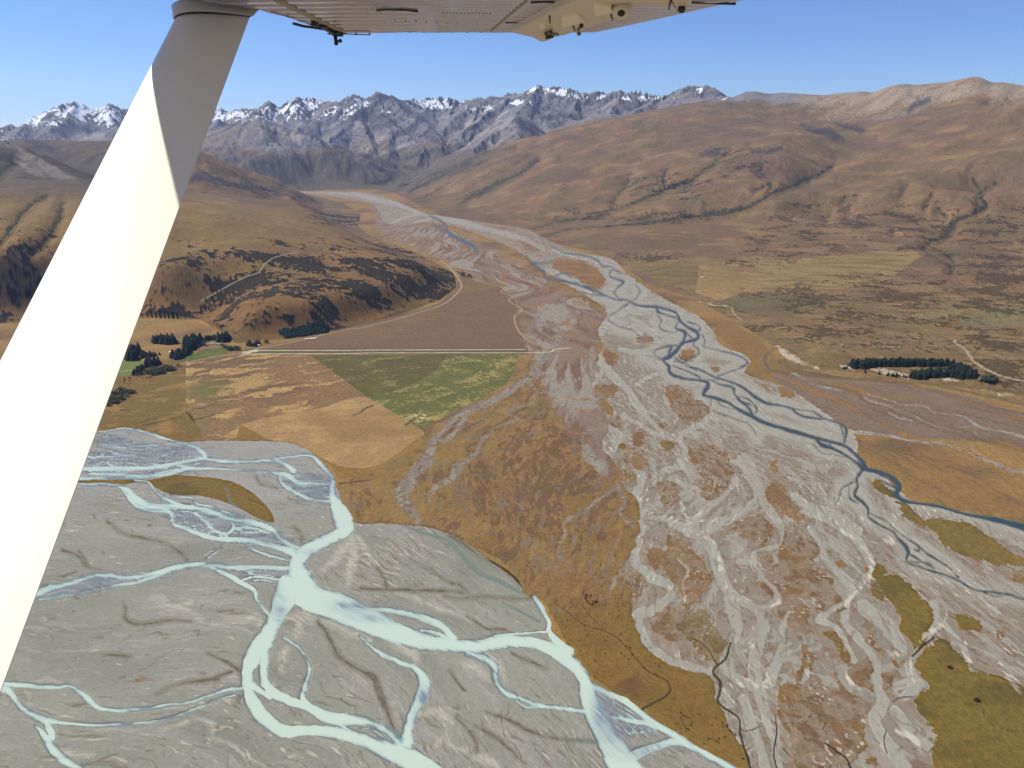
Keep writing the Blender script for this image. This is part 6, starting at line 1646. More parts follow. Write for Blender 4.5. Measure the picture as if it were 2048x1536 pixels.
def leafy(seed, mat, w=.42, n=150, zc=.58, zr=.42):
    r = random.Random(seed)
    vs, fs = [], []
    lobes = [(r.uniform(-.2, .2), r.uniform(-.2, .2), r.uniform(.4, .8), r.uniform(.18, .30)) for _ in range(6)]
    for k in range(n):
        lx, ly, lz, lr = lobes[k % 6]
        u_, v_, w_ = (r.gauss(0, 1) for _ in range(3))
        nn = math.sqrt(u_ * u_ + v_ * v_ + w_ * w_) + 1e-6
        q = lr * r.uniform(.6, 1.05)
        p = Vector((lx + u_ / nn * q, ly + v_ / nn * q, lz + w_ / nn * q * .9))
        p.x *= w / .42
        p.y *= w / .42
        p.z = max(.08, (p.z - .55) / .5 * zr + zc)
        d1 = Vector((r.gauss(0, 1), r.gauss(0, 1), r.gauss(0, .6))).normalized() * r.uniform(.05, .09)
        d2 = d1.cross(Vector((r.gauss(0, 1), r.gauss(0, 1), r.gauss(0, 1))).normalized()).normalized() * r.uniform(.05, .08)
        o = len(vs)
        vs += [tuple(p - d1), tuple(p + d2), tuple(p + d1), tuple(p - d2)]
        fs.append((o, o + 1, o + 2, o + 3))
    return mesh_of('crown', vs, fs, mat)


def trunk_mesh(h=.5, r0=.022, limbs=0):
    vs, fs = [], []

    def cone(a, b, ra, rb):
        o = len(vs)
        for p, q in ((a, ra), (b, rb)):
            for j in range(6):
                f = 6.283 * j / 6
                vs.append((p[0] + q * math.cos(f), p[1] + q * math.sin(f), p[2]))
        fs.extend([(o + j, o + (j + 1) % 6, o + 6 + (j + 1) % 6, o + 6 + j) for j in range(6)])
    cone((0, 0, -.02), (0.005, 0, h), r0, r0 * .45)
    for i in range(limbs):
        f = 6.283 * i / limbs
        cone((0, 0, h * (.45 + .12 * i)), (.16 * math.cos(f), .16 * math.sin(f), h + .18), r0 * .5, r0 * .2)
    return mesh_of('trunk', vs, fs, M_bark)


TK_C, TK_B = trunk_mesh(.9), trunk_mesh(.4, .03, 3)
CROWN = {'conifer_tree': [conifer(80 + i, M_pine, .30) for i in range(4)], 'pine_tree': [conifer(i, M_pine, .23) for i in range(4)], 'young_pine_tree': [conifer(20 + i, M_young, .30) for i in range(3)], 'willow_tree': [leafy(40 + i, M_leaf, .5) for i in range(4)], 'bush': [leafy(60 + i, M_olive, .6, 150, .42, .40) for i in range(3)]}


def tree(kind, u, v, h, label, group, wide=1.0):
    x_, y_, z_ = pick(u, v)
    root = bpy.data.objects.new(kind, None)
    COL.objects.link(root)
    root.location = (x_, y_, z_ - .2)
    root.rotation_euler.z = rng.uniform(0, 6.28)
    root['label'], root['category'], root['group'] = label, 'tree', group
    for nm, me in (('crown', CROWN[kind][int(rng.integers(len(CROWN[kind])))]), ('trunk', TK_C if kind.endswith(('pine_tree', 'conifer_tree')) else TK_B)):
        o = bpy.data.objects.new(nm, me)
        COL.objects.link(o)
        o.parent = root
        o.scale = (h * wide, h * wide, h)
    return root


def in_poly(px, py, P_):
    c_ = False
    for (x1, y1), (x2, y2) in zip(P_, P_[1:] + P_[:1]):
        if (y1 > py) != (y2 > py) and px < (x2 - x1) * (py - y1) / (y2 - y1) + x1:
            c_ = not c_
    return c_


def scatter(z, poly, n, gap):
    P_ = [q[:2] for q in T(z, poly)]
    xs, ysv = [q[0] for q in P_], [q[1] for q in P_]
    out, tries = [], 0
    while len(out) < n and tries < n * 60:
        tries += 1
        a, b = rng.uniform(min(xs), max(xs)), rng.uniform(min(ysv), max(ysv))
        if in_poly(a, b, P_) and all((a - c_) ** 2 + ((b - d_) * 2.2) ** 2 > gap * gap for c_, d_ in out):
            out.append((a, b))
    return out


for z, kind, poly, n, gap, h0, h1, wide, label, group in [
    ('E', 'conifer_tree', [(432, 500), (600, 496), (618, 520), (600, 530), (450, 524)], 31, 1.36, 20, 27, 1.15, 'dark conifer in the dense clump standing alone behind the homestead', 'conifers of the lone clump'),
    ('E', 'conifer_tree', [(680, 575), (690, 520), (790, 490), (830, 480), (835, 500), (770, 575), (720, 600)], 44, 1.44, 22, 30, 1.1, 'tall dark conifer of the belt beside the homestead lawn', 'conifers of the belt by the lawn'),
    ('E', 'conifer_tree', [(578, 640), (590, 610), (690, 585), (745, 590), (700, 635), (640, 655)], 33, 1.44, 15, 23, 1.15, 'dark conifer in front of the small white-roofed cottage', 'conifers below the cottage'),
    ('E', 'conifer_tree', [(855, 488), (945, 480), (950, 496), (870, 500)], 13, 1.60, 12, 19, 1.1, 'shorter dark conifer in the row behind the homestead roof', 'row of conifers behind the homestead'),
    ('E', 'conifer_tree', [(965, 500), (975, 480), (1050, 480), (1070, 502), (1000, 510)], 20, 1.52, 22, 29, 1.2, 'tall dark conifer in the clump at the right end of the homestead', 'conifers right of the homestead'),
    ('E', 'willow_tree', [(990, 545), (1060, 545), (1150, 570), (1130, 582), (1010, 570)], 16, 2, 8, 12, 1.3, 'low dark broadleaf tree beside the airstrip end of the homestead garden', 'broadleaf trees of the garden'),
    ('E', 'willow_tree', [(805, 520), (860, 520), (870, 540), (815, 548)], 8, 2, 8, 11, 1.3, 'low broadleaf tree at the left end of the homestead roof', 'broadleaf trees left of the homestead'),
    ('E', 'conifer_tree', [(1205, 540), (1215, 525), (1300, 518), (1320, 528), (1260, 545)], 16, 1.60, 11, 17, 1.15, 'dark conifer around the small hut near the airstrip', 'conifers by the airstrip hut'),
    ('E', 'willow_tree', [(1340, 520), (1370, 512), (1378, 520)], 4, 2, 9, 12, 1.2, 'round dark tree standing right of the airstrip hut', 'round trees right of the airstrip hut'),
    ('E', 'conifer_tree', [(215, 660), (240, 590), (318, 580), (322, 640), (260, 665)], 31, 1.60, 22, 30, 1.1, 'tall conifer at the left end of the farm shelter belt by the strut', 'conifers at the left of the farm'),
    ('E', 'conifer_tree', [(320, 640), (330, 612), (480, 605), (495, 618), (420, 636)], 31, 1.60, 9, 13, 1.3, 'low dark conifer in the shelter belt left of the cottage', 'low belt left of the cottage'),
    ('E', 'conifer_tree', [(370, 715), (385, 690), (450, 680), (495, 690), (440, 712)], 23, 1.60, 16, 26, 1.1, 'dark conifer rising above the willows below the farm', 'conifers above the willows'),
    ('E', 'conifer_tree', [(270, 782), (275, 758), (340, 722), (380, 725), (330, 770)], 23, 1.60, 11, 16, 1.2, 'dark conifer at the left end of the willow belt', 'conifers left of the willow belt'),
    ('E', 'willow_tree', [(300, 786), (400, 740), (520, 718), (640, 700), (650, 715), (560, 750), (440, 786)], 44, 2, 8, 12, 1.5, 'grey green willow in the broad belt below the farm', 'willows below the farm'),
    ('E', 'willow_tree', [(60, 1040), (120, 905), (200, 885), (285, 900), (230, 960), (120, 1020)], 40, 2.4, 7, 10, 1.6, 'green willow in the thicket beside the strut above the river', 'willows in the thicket by the strut'),
    ('E', 'young_pine_tree', [(1460, 420), (1560, 403), (1700, 378), (1800, 345), (1865, 375), (1850, 430), (1640, 468), (1530, 482)], 210, 1.3, 8, 11, 1.5, 'young pine in the dark block plantation at the foot of the hill', 'young pines of the hillside block'),
    ('B', 'willow_tree', [(1490, 1222), (1520, 1212), (1600, 1240), (1600, 1252), (1520, 1240)], 20, 1.6, 7, 10, 1.6, 'green willow in the small thicket below the hill spur', 'willows below the hill spur'),
    ('H', 'pine_tree', [(742, 650), (745, 625), (900, 622), (1150, 618), (1400, 620), (1540, 628), (1540, 640), (1400, 645), (1150, 645), (900, 650), (850, 662)], 150, 1.5, 15, 19, 1.35, 'tall dark pine in the back rows of the plantation above the pale scarp', 'pines in the back rows of the plantation'),
    ('H', 'pine_tree', [(1540, 640), (1600, 660), (1690, 705), (1690, 735), (1540, 742), (1490, 720), (1300, 745), (1190, 738), (1200, 712), (1330, 700), (1480, 690), (1530, 660)], 125, 1.5, 14, 18, 1.35, 'tall dark pine at the thick right end of the plantation', 'pines at the right end of the plantation'),
    ('H', 'willow_tree', [(1190, 690), (1300, 672), (1500, 665), (1520, 675), (1320, 695), (1230, 705)], 20, 2.2, 7, 10, 1.4, 'low green tree filling the middle of the plantation', 'low trees within the plantation'),
    ('H', 'pine_tree', [(835, 690), (865, 692), (1130, 715), (1180, 735), (1100, 730), (900, 700)], 12, 3, 6, 10, 1.2, 'small lone pine on the pale scarp below the plantation', 'small pines on the pale scarp'),
    ('H', 'pine_tree', [(690, 660), (735, 655), (735, 665), (700, 668)], 5, 2, 5, 9, 1.3, 'small pine at the left end of the plantation scarp', 'small pines left of the plantation'),
    ('H', 'willow_tree', [(1745, 765), (1755, 745), (1820, 745), (1832, 765), (1790, 772)], 12, 2, 12, 16, 1.25, 'broad dark tree in the small clump right of the plantation', 'clump of trees right of the plantation'),
    ('H', 'pine_tree', [(1722, 755), (1732, 750), (1732, 758)], 2, 1, 8, 11, .9, 'slim conifer between the plantation and the small clump', 'slim conifers beside the plantation'),
]:
    for a, b in scatter(z, poly, n, gap):
        tree(kind, a, b, rng.uniform(h0, h1) * 1.28, label, group, wide * (1.55 if 'pine' in kind else 1.2))


def bush(u, v, s, label, group):
    x_, y_, z_ = pick(u, v)
    o = bpy.data.objects.new('bush', CROWN['bush'][int(rng.integers(3))])
    COL.objects.link(o)
    o.location = (x_, y_, z_ - .1)
    o.rotation_euler.z = rng.uniform(0, 6.28)
    o.scale = (s, s, s * .8)
    o['label'], o['category'], o['group'] = label, 'bush', group


for z, poly, n, s0, s1, label, group in [
    ('L', [(420, 650), (470, 640), (500, 690), (450, 710)], 16, 2.5, 4.5, 'dark bush in the tight cluster on the golden river flat', 'clustered bushes on the golden flat'),
    ('L', [(280, 650), (640, 700), (800, 960), (860, 1060), (780, 1080), (600, 980), (420, 1000), (300, 900)], 60, 1.6, 3.0, 'small dark bush dotted over the golden river flat', 'bushes dotted over the golden flat'),
    ('L', [(860, 1240), (1120, 1250), (1240, 1400), (1260, 1500), (1150, 1480), (900, 1330)], 30, 1.6, 3.0, 'small dark bush near the tip of the golden river flat', 'bushes at the tip of the golden flat'),
    ('L', [(40, 380), (400, 380), (560, 600), (240, 600), (120, 520)], 24, 1.6, 2.8, 'small dark bush on the brown bar beside the glacial river', 'bushes on the brown bar'),
    ('N', [(380, 960), (640, 960), (700, 1300), (560, 1400), (400, 1250)], 50, 1.2, 2.2, 'small dark bush scattered over the lower shingle fan', 'bushes on the lower shingle fan'),
    ('E', [(340, 800), (440, 790), (450, 805), (350, 812)], 8, 4, 6, 'dark bush in the row below the willow belt', 'bushes below the willow belt'),
    ('E', [(180, 790), (260, 800), (270, 850), (200, 860)], 12, 4, 6, 'dark bush on the rough ground below the green field', 'bushes below the green field'),
    ('E', [(800, 1180), (1400, 1200), (1400, 1300), (880, 1300)], 20, 1.8, 3, 'small dark bush on the olive paddock by the river bank', 'bushes on the olive paddock'),
    ('F', [(1560, 400), (2000, 60), (2040, 200), (1700, 560)], 20, 3, 5, 'small dark bush on the half grown upper gravel plain', 'bushes on the upper gravel plain'),
]:
    for a, b in scatter(z, poly, n, 1.2):
        bush(a, b, rng.uniform(s0, s1), label, group)
for u, v, s, t in [(1900, 1336, 9.5, 'upper'), (1954, 1402, 11, 'lower')]:
    for k in range(1):
        x_, y_, z_ = pick(u, v)
        o = bpy.data.objects.new('bush', CROWN['bush'][k])
        COL.objects.link(o)
        o.location, o.scale = (x_, y_, z_ - .2), (s, s * .8, s * .55)
        o['label'], o['category'] = 'large black bush alone in the olive meadow, the %s of two' % t, 'bush'

# buildings
M_wall = plain_mat('weatherboard wall', alb(196, 188, 172), .8, .06, .4)
M_roofg = plain_mat('grey iron roof', (.20, .21, .22), .5, .10, .3)
M_roofw = plain_mat('white iron roof', (.62, .61, .58), .5, .06, .3)
M_pane = plain_mat('window glass', (.03, .035, .04), .15, .05)
M_dark = plain_mat('dark door paint', (.06, .05, .04), .6, .05)
M_black0 = plain_mat('tyre rubber', (.02, .02, .02), .8, .05)
M_car = plain_mat('dark vehicle paint', (.05, .06, .07), .3, .03)


def child(name, vs, fs, mat, parent):
    me = mesh_of(name, vs, fs, mat)
    o = bpy.data.objects.new(name, me)
    COL.objects.link(o)
    o.parent = parent
    return o


def cuboid(x0, x1, y0, y1, z0, z1):
    return [(x0, y0, z0), (x1, y0, z0), (x1, y1, z0), (x0, y1, z0), (x0, y0, z1), (x1, y0, z1), (x1, y1, z1), (x0, y1, z1)], [(3, 2, 1, 0), (4, 5, 6, 7), (0, 1, 5, 4), (1, 2, 6, 5), (2, 3, 7, 6), (3, 0, 4, 7)]


def house(name, u, v, L_, D_, hw, hr, rot, roof, label, wings=(), chim=True):
    x_, y_, z_ = pick(u, v)
    root = bpy.data.objects.new(name, None)
    COL.objects.link(root)
    root.location, root.rotation_euler.z = (x_, y_, z_ - .3), rot
    root['label'], root['category'] = label, 'building'
    for i, (ox, oy, l_, d_) in enumerate([(0, 0, L_, D_)] + list(wings)):
        v_, f_ = cuboid(ox - l_ / 2, ox + l_ / 2, oy - d_ / 2, oy + d_ / 2, 0, hw + .02 * i)
        child('wall', v_, f_, M_wall, root)
        e = .6
        a, b, c_, d2 = ox - l_ / 2 - e, ox + l_ / 2 + e, oy - d_ / 2 - e, oy + d_ / 2 + e
        z0_, z1_ = hw + .03 + .02 * i, hw + hr + .02 * i
        rf = child('roof', [(a, c_, z0_), (b, c_, z0_), (b, d2, z0_), (a, d2, z0_), (a, oy, z1_), (b, oy, z1_)], [(0, 1, 5, 4), (2, 3, 4, 5), (0, 4, 3), (1, 2, 5), (3, 2, 1, 0)], roof, root)
        if chim and i == 0:
            v_, f_ = cuboid(ox + l_ * .2, ox + l_ * .2 + 1.2, oy - .2, oy + .8, z1_ - 1.0, z1_ + 1.3)
            child('chimney', v_, f_, M_roofg, rf)
        k = max(2, int(l_ / 6))
        for q in range(k):
            wx_ = ox - l_ / 2 + l_ * (q + .5) / k
            if q == k // 2:
                v_, f_ = cuboid(wx_ - .55, wx_ + .55, oy - d_ / 2 - .05, oy - d_ / 2, .1, 2.2)
                child('door', v_, f_, M_dark, root)
            else:
                v_, f_ = cuboid(wx_ - .9, wx_ + .9, oy - d_ / 2 - .04, oy - d_ / 2, 1.0, 2.2)
                child('window', v_, f_, M_pane, root)
    return root


house('homestead', *T('E', [(925, 530)])[0][:2], 46, 9, 3.2, 2.6, R(4), M_roofg, 'long low homestead with a grey iron roof among the conifers', [(-20, -5, 12, 9), (24, -4, 11, 10)])
house('cottage', *T('E', [(588, 594)])[0][:2], 19, 9, 3.0, 2.2, R(8), M_roofw, 'small cottage with a bright white roof left of the homestead')
house('hut', *T('E', [(1300, 536)])[0][:2], 9, 6, 2.6, 1.8, R(10), M_roofw, 'tiny pale hut among trees near the airstrip', chim=False)
house('woolshed', *T('E', [(1727, 484)])[0][:2], 44, 9, 3.0, 1.6, R(16), M_roofw, 'long narrow white roofed shed beside the track below the young pines', chim=False)
house('hut', *T('C', [(1722, 1452)])[0][:2], 16, 9, 3.2, 2.0, R(-8), M_roofw, 'white hut alone in the paddocks across the river', chim=False)
x_, y_, z_ = pick(*T('C', [(1749, 1453)])[0][:2])
car = bpy.data.objects.new('farm_truck', None)
COL.objects.link(car)
car.location, car.rotation_euler.z = (x_, y_, z_), R(20)
car['label'], car['category'] = 'dark farm truck parked beside the white hut', 'truck'
child('body', *cuboid(-3.2, 3.2, -1.1, 1.1, .5, 1.5), M_car, car)
child('cab', *cuboid(.2, 2.0, -1.0, 1.0, 1.51, 2.6), M_car, car)
for sx in (-2, 2):
    for sy in (-1.12, 1.12):
        vs, fs = [], []
        for j in range(12):
            for yy in (-.15, .15):
                vs.append((sx + .5 * math.cos(j * math.pi / 6), sy + yy, .5 + .5 * math.sin(j * math.pi / 6)))
        fs = [(2 * j, 2 * j + 1, (2 * j + 3) % 24, (2 * j + 2) % 24) for j in range(12)] + [tuple(range(0, 24, 2)), tuple(range(1, 24, 2))[::-1]]
        child('wheel', vs, fs, M_black0, car)

# ------------------------------------------------------------------ the aircraft: right wing, its strut and fittings
E0 = np.array([0, 0, EYE])
craft = bpy.data.objects.new('aircraft', None)
COL.objects.link(craft)
craft.location = (-0.2, 1.6, EYE - 1.4)
craft['label'] = 'white high-wing light aircraft seen from its cabin, wing overhead and thick strut at left'
craft['category'] = 'aircraft'


def paint(name, colr, rough, metal=0.0, coat=0.0, dirt=.05):
    m, n, l, b = new_mat(name)
    tc = N_(n, 'ShaderNodeTexCoord')
    nz = N_(n, 'ShaderNodeTexNoise')
    nz.inputs['Scale'].default_value = 7
    nz.inputs['Detail'].default_value = 6
    l.new(tc.outputs['Object'], nz.inputs['Vector'])
    mr_ = N_(n, 'ShaderNodeMapRange')
    mr_.inputs[1].default_value, mr_.inputs[2].default_value = .3, .7
    mr_.inputs[3].default_value, mr_.inputs[4].default_value = 1 - dirt, 1 + dirt * .4
    l.new(nz.outputs['Fac'], mr_.inputs[0])
    mx = N_(n, 'ShaderNodeVectorMath', operation='SCALE')
    mx.inputs[0].default_value = colr
    l.new(mr_.outputs[0], mx.inputs[3])
    l.new(mx.outputs[0], b.inputs['Base Color'])
    b.inputs['Roughness'].default_value = rough
    b.inputs['Metallic'].default_value = metal
    b.inputs['Coat Weight'].default_value = coat
    b.inputs['Coat Roughness'].default_value = .08
    return m


M_white = paint('white aircraft paint', (.93, .87, .68), .42, 0, .25, .02)
M_skin = paint('polished wing skin', (.66, .70, .95), .12, .6, .0, .10)
M_cream = paint('cream control surface paint', (.70, .66, .55), .45, 0, .2, .06)
M_black = paint('black rubber and steel', (.018, .018, .02), .45)
M_seam = paint('dull sealant', (.34, .31, .26), .6)


def add_mesh(name, vs, fs, mat, parent=craft, smooth=True, bevel=0.0):
    o = Vector(craft.location)
    me = bpy.data.meshes.new(name)
    me.from_pydata([tuple(Vector(v) - o) for v in vs], [], fs)
    if smooth:
        for p in me.polygons:
            p.use_smooth = True
    me.update()
    me.materials.append(mat)
    ob = bpy.data.objects.new(name, me)
    COL.objects.link(ob)
    ob.parent = parent
    if bevel:
        bv = ob.modifiers.new('edge', 'BEVEL')
        bv.width, bv.segments = bevel, 2
        bv.limit_method = 'ANGLE'
    return ob


def onz(u, v, z):                  # point on the level plane z (relative to the eye)
    rx, ry, rz = ray(u, v)
    t = z / rz
    return np.array([t * rx, t * ry, z])


Z7 = lambda zx, zy, z=.45: onz(480 + zx * 520 / 2048, zy * 520 / 2048, z)
Z8 = lambda zx, zy, z=.45: onz(980 + zx * 520 / 2048, zy * 520 / 2048, z)

# wing
WB = .45
LEy, LEx = [0.6, 2.5, 2.8, 2.97, 3.2, 3.45, 3.65, 3.80], [-1.36, -1.24, -1.20, -1.17, -.968, -.93, -.90, -.86]      # where the flat underside begins
NSy, NSx = [0.6, 1.6, 2.302, 2.896, 3.08, 3.2, 3.27, 3.33], [-1.97, -1.80, -1.668, -1.545, -1.50, -1.42, -1.20, -.97]     # nose of the leading edge, higher up
for k_, (u_, v_) in ((2, (355, 420)), (3, (300, 115))):      # the nose stands where it shades the strut down to the line seen in the photo
    ax_ = np.array([-1.128, 3.145, WB]) - np.array([-1.022, 1.646, -.469])
    n_ = np.cross([1.0, 0, 0], ax_)
    d_ = np.array(ray(u_, v_))
    q_ = d_ * (np.dot(np.array([-1.022, 1.646, -.469]), n_) / np.dot(d_, n_))
    q_ = q_ + np.array(LSUN) * ((.53 - q_[2]) / LSUN.z)
    NSy[k_], NSx[k_] = float(q_[1]), float(q_[0])
NSx[1] = NSx[2] + (NSx[2] - NSx[3]) / (NSy[2] - NSy[3]) * (NSy[1] - NSy[2])
NSx[0] = NSx[1] - .12
NSx[4] = NSx[3] + .04
TEy, TEx = [0.6, 2.9, 3.8], [1.97, .83, .385]
ys = np.concatenate([np.arange(.6, 2.6, .05), np.arange(2.6, 3.801, .006)])
ts = np.concatenate([[0, .004, .012, .025, .045], np.linspace(.07, 1, 60)])
vs, fs = [], []
nt = len(ts)
for y_ in ys:
    a, b_ = np.interp(y_, LEy, LEx), np.interp(y_, TEy, TEx)
    tipf = math.sqrt(max(0.0, 1 - max(0, (y_ - 3.72) / .09) ** 2))
    thk = .15 * (.25 + .75 * tipf)
    ns = min(a - .012, np.interp(y_, NSy, NSx)) if y_ < 3.33 else a - .012
    for side in (0, 1):
        for t in ts:
            x_ = a + (b_ - a) * t
            if t < .045:
                x_ = ns + (a + (b_ - a) * .045 - ns) * (t / .045)
            nose = math.sqrt(max(0, 1 - max(0, 1 - t / .07) ** 2))
            prof = nose * (1 - .9 * t ** 1.6)
            if side == 0:
                bead = 0
                if .42 < t < .985 and y_ > 2.7:
                    ph = (y_ - 2.7) / .066
                    bead = .0034 * max(0, math.cos(2 * math.pi * ph)) ** 3 * min(1, (t - .42) / .03) * min(1, (.985 - t) / .02)
                if t < .34 and y_ > 2.7:
                    ph = (y_ - 2.7 + .10 * t) / .10
                    bead = .0034 * max(0, math.cos(2 * math.pi * ph)) ** 2 * min(1, (.34 - t) / .05) * min(1, t / .05)
                if .34 < t < .42:
                    bead = .0006 * math.sin(y_ * 47) * math.sin(t * 190)
                z_ = WB + max(.022 * (1 - nose), (.085 * min(1, (a - ns) / .25) + .004) * max(0, 1 - t / .045) ** 1.2) - bead + .0007 * math.sin(x_ * 23 + y_ * 5) * nose
            else:
                z_ = WB + .022 + thk * prof * .85 + .085 * min(1, (a - ns) / .25) * max(0, 1 - t / .2)
            vs.append((x_, y_, EYE + z_))
for i in range(len(ys) - 1):
    for s_ in (0, 1):
        for j in range(nt - 1):
            p0 = i * 2 * nt + s_ * nt + j
            q = (p0, p0 + 1, p0 + 1 + 2 * nt, p0 + 2 * nt)
            fs.append(q[::-1] if s_ == 0 else q)
L_ = len(ys) - 1
for j in range(nt - 1):            # tip cap and root cap
    p0 = L_ * 2 * nt + j
    fs.append((p0, p0 + nt, p0 + nt + 1, p0 + 1))
    fs.append((j, j + 1, j + 1 + nt, j + nt))
for i in range(L_):                # trailing edge
    p0 = i * 2 * nt + nt - 1
    fs.append((p0, p0 + nt, p0 + 3 * nt, p0 + 2 * nt))
wing = add_mesh('wing', vs, fs, M_skin)
wing['label'] = 'polished metal underside of the wing with spanwise beads'


def ribbon(name, pts, w, mat, parent=wing, th=.002):
    vs, fs = [], []
    P_ = [np.asarray(p, float) for p in pts]
    for i, p in enumerate(P_):
        t = P_[min(i + 1, len(P_) - 1)] - P_[max(i - 1, 0)]
        nrm = np.array([-t[1], t[0], 0]) / (math.hypot(t[0], t[1]) + 1e-9) * w / 2
        for sgn in (-1, 1):
            for dz in (-.0035 - th, .004):
                q = p + sgn * nrm + E0
                vs.append((q[0], q[1], q[2] + dz))
    for i in range(len(P_) - 1):
        a = i * 4
        fs += [(a, a + 4, a + 6, a + 2), (a + 1, a + 3, a + 7, a + 5), (a, a + 1, a + 5, a + 4), (a + 2, a + 6, a + 7, a + 3)]
    e = (len(P_) - 1) * 4
    fs += [(0, 2, 3, 1), (e, e + 1, e + 3, e + 2)]
    o = add_mesh(name, vs, fs, mat, craft, False)
    o.parent = parent
    return o


ribbon('skin_joint', [Z7(300, 0), Z7(560, 125), Z7(800, 238)], .030, M_seam)
ribbon('skin_joint', [Z8(290, 0), Z8(150, 115), Z8(8, 238)], .008, M_seam)
ribbon('access_panel', [Z7(1075, 78), Z7(1150, 70), Z7(1300, 72), Z7(1400, 86)], .0035, M_black)
ribbon('access_panel', [Z8(320, 15), Z8(420, 8), Z8(560, 14), Z8(690, 26)], .0035, M_black)
ribbon('access_panel', [Z8(120, 172), Z8(240, 170), Z8(370, 180)], .0035, M_black)
ribbon('static_wick', [Z8(1590, 14), Z8(1760, 20), Z8(1935, 27)], .004, M_black)
ribbon('edge_trim', [Z7(420, 183), Z7(500, 205), Z7(600, 218), Z7(720, 238)], .009, M_black)


def ball(c, r, seg=14, ring=9, sq=(1, 1, 1)):
    vs, fs = [], []
    c = np.asarray(c, float) + E0
    for i in range(ring + 1):
        th_ = math.pi * i / ring
        for j in range(seg):
            ph = 2 * math.pi * j / seg
            vs.append((c[0] + r * sq[0] * math.sin(th_) * math.cos(ph), c[1] + r * sq[1] * math.sin(th_) * math.sin(ph), c[2] + r * sq[2] * math.cos(th_)))
    for i in range(ring):
        for j in range(seg):
            a, b = i * seg + j, i * seg + (j + 1) % seg
            fs.append((a, a + seg, b + seg, b))
    return vs, fs


def box(c, s, rot=0.0):
    c = np.asarray(c, float) + E0
    vs = []
    for dx in (-1, 1):
        for dy in (-1, 1):
            for dz in (-1, 1):
                X, Y = dx * s[0] / 2, dy * s[1] / 2
                vs.append((c[0] + X * math.cos(rot) - Y * math.sin(rot), c[1] + X * math.sin(rot) + Y * math.cos(rot), c[2] + dz * s[2] / 2))
    return vs, [(0, 1, 3, 2), (4, 6, 7, 5), (0, 4, 5, 1), (2, 3, 7, 6), (0, 2, 6, 4), (1, 5, 7, 3)]


def tube(a, b, r, seg=10, r2=None):
    a, b = np.asarray(a, float) + E0, np.asarray(b, float) + E0
    d_ = (b - a) / np.linalg.norm(b - a)
    n1 = np.cross(d_, [0, 0, 1.0] if abs(d_[2]) < .9 else [1.0, 0, 0])
    n1 /= np.linalg.norm(n1)
    n2 = np.cross(d_, n1)
    vs = []
    for p, rr_ in ((a, r), (b, r2 or r)):
        for j in range(seg):
            f = 2 * math.pi * j / seg
            vs.append(tuple(p + rr_ * (math.cos(f) * n1 + math.sin(f) * n2)))
    fs = [(j, (j + 1) % seg, seg + (j + 1) % seg, seg + j) for j in range(seg)] + [tuple(range(seg))[::-1], tuple(range(seg, 2 * seg))]
    return vs, fs


def merge(*parts):
    V_, F_ = [], []
    for v, f in parts:
        o = len(V_)
        V_ += list(v)
        F_ += [tuple(i + o for i in q) for q in f]
    return V_, F_


rv0 = None
for row in ([Z7(1600 + 0, 100), Z8(0, 106)], [Z7(420, 60), Z7(1040, 62)], [Z8(330, 118), Z8(980, 104)], [Z7(880, 150), Z7(1950, 190)], [Z7(250, 95), Z7(420, 140)]):
    for k in range(14):
        p = row[0] + (row[1] - row[0]) * k / 13
        if rv0 is None:
            p0_ = p
            rv0 = add_mesh('rivet', *ball((p[0], p[1], WB - .001), .0035, 6, 4), M_seam, wing)
        else:
            q = rv0.copy()
            COL.objects.link(q)
            q.parent = wing
            q.location = (p[0] - p0_[0], p[1] - p0_[1], 0)
for k in range(9):                  # small fasteners along the tip edge
    p = Z7(1115 + k * 112, 256)
    add_mesh('tip_fastener', *ball((p[0], 3.795, WB + .004), .006, 8, 5), M_black, wing)

# flap with its hinge fittings hanging below the skin
fl = [(170, 258), (330, 295), (385, 325), (420, 331), (455, 322), (545, 283), (590, 279), (640, 262), (830, 202), (960, 160), (1060, 120), (1098, 90), (1105, 60), (1090, 38), (1300, 45), (1420, 60), (1480, -30), (760, -30), (480, 100), (350, 170)]
low = [Z8(a, b, .418) + E0 for a, b in fl]
fl2 = [(a * .985 + 12, b * .97 + 2) for a, b in fl]
top = [np.array([q[0], q[1], EYE + WB + .001]) for q in low]
nfl = len(fl)
flap = add_mesh('flap', [tuple(q) for q in low + top], [tuple(range(nfl))] + [tuple(range(nfl, 2 * nfl))[::-1]] + [(i, i + nfl, (i + 1) % nfl + nfl, (i + 1) % nfl) for i in range(nfl)], M_cream, wing, False, .006)


def plate(name, pts, z0, z1, mat, parent, bevel=.003):
    lo_ = [Z8(a, b, z0) + E0 for a, b in pts]
    hi = [np.array([q[0], q[1], EYE + z1]) for q in lo_]
    k = len(pts)
    return add_mesh(name, [tuple(q) for q in lo_ + hi], [tuple(range(k))] + [tuple(range(k, 2 * k))[::-1]] + [(i, i + k, (i + 1) % k + k, (i + 1) % k) for i in range(k)], mat, parent, False, bevel)


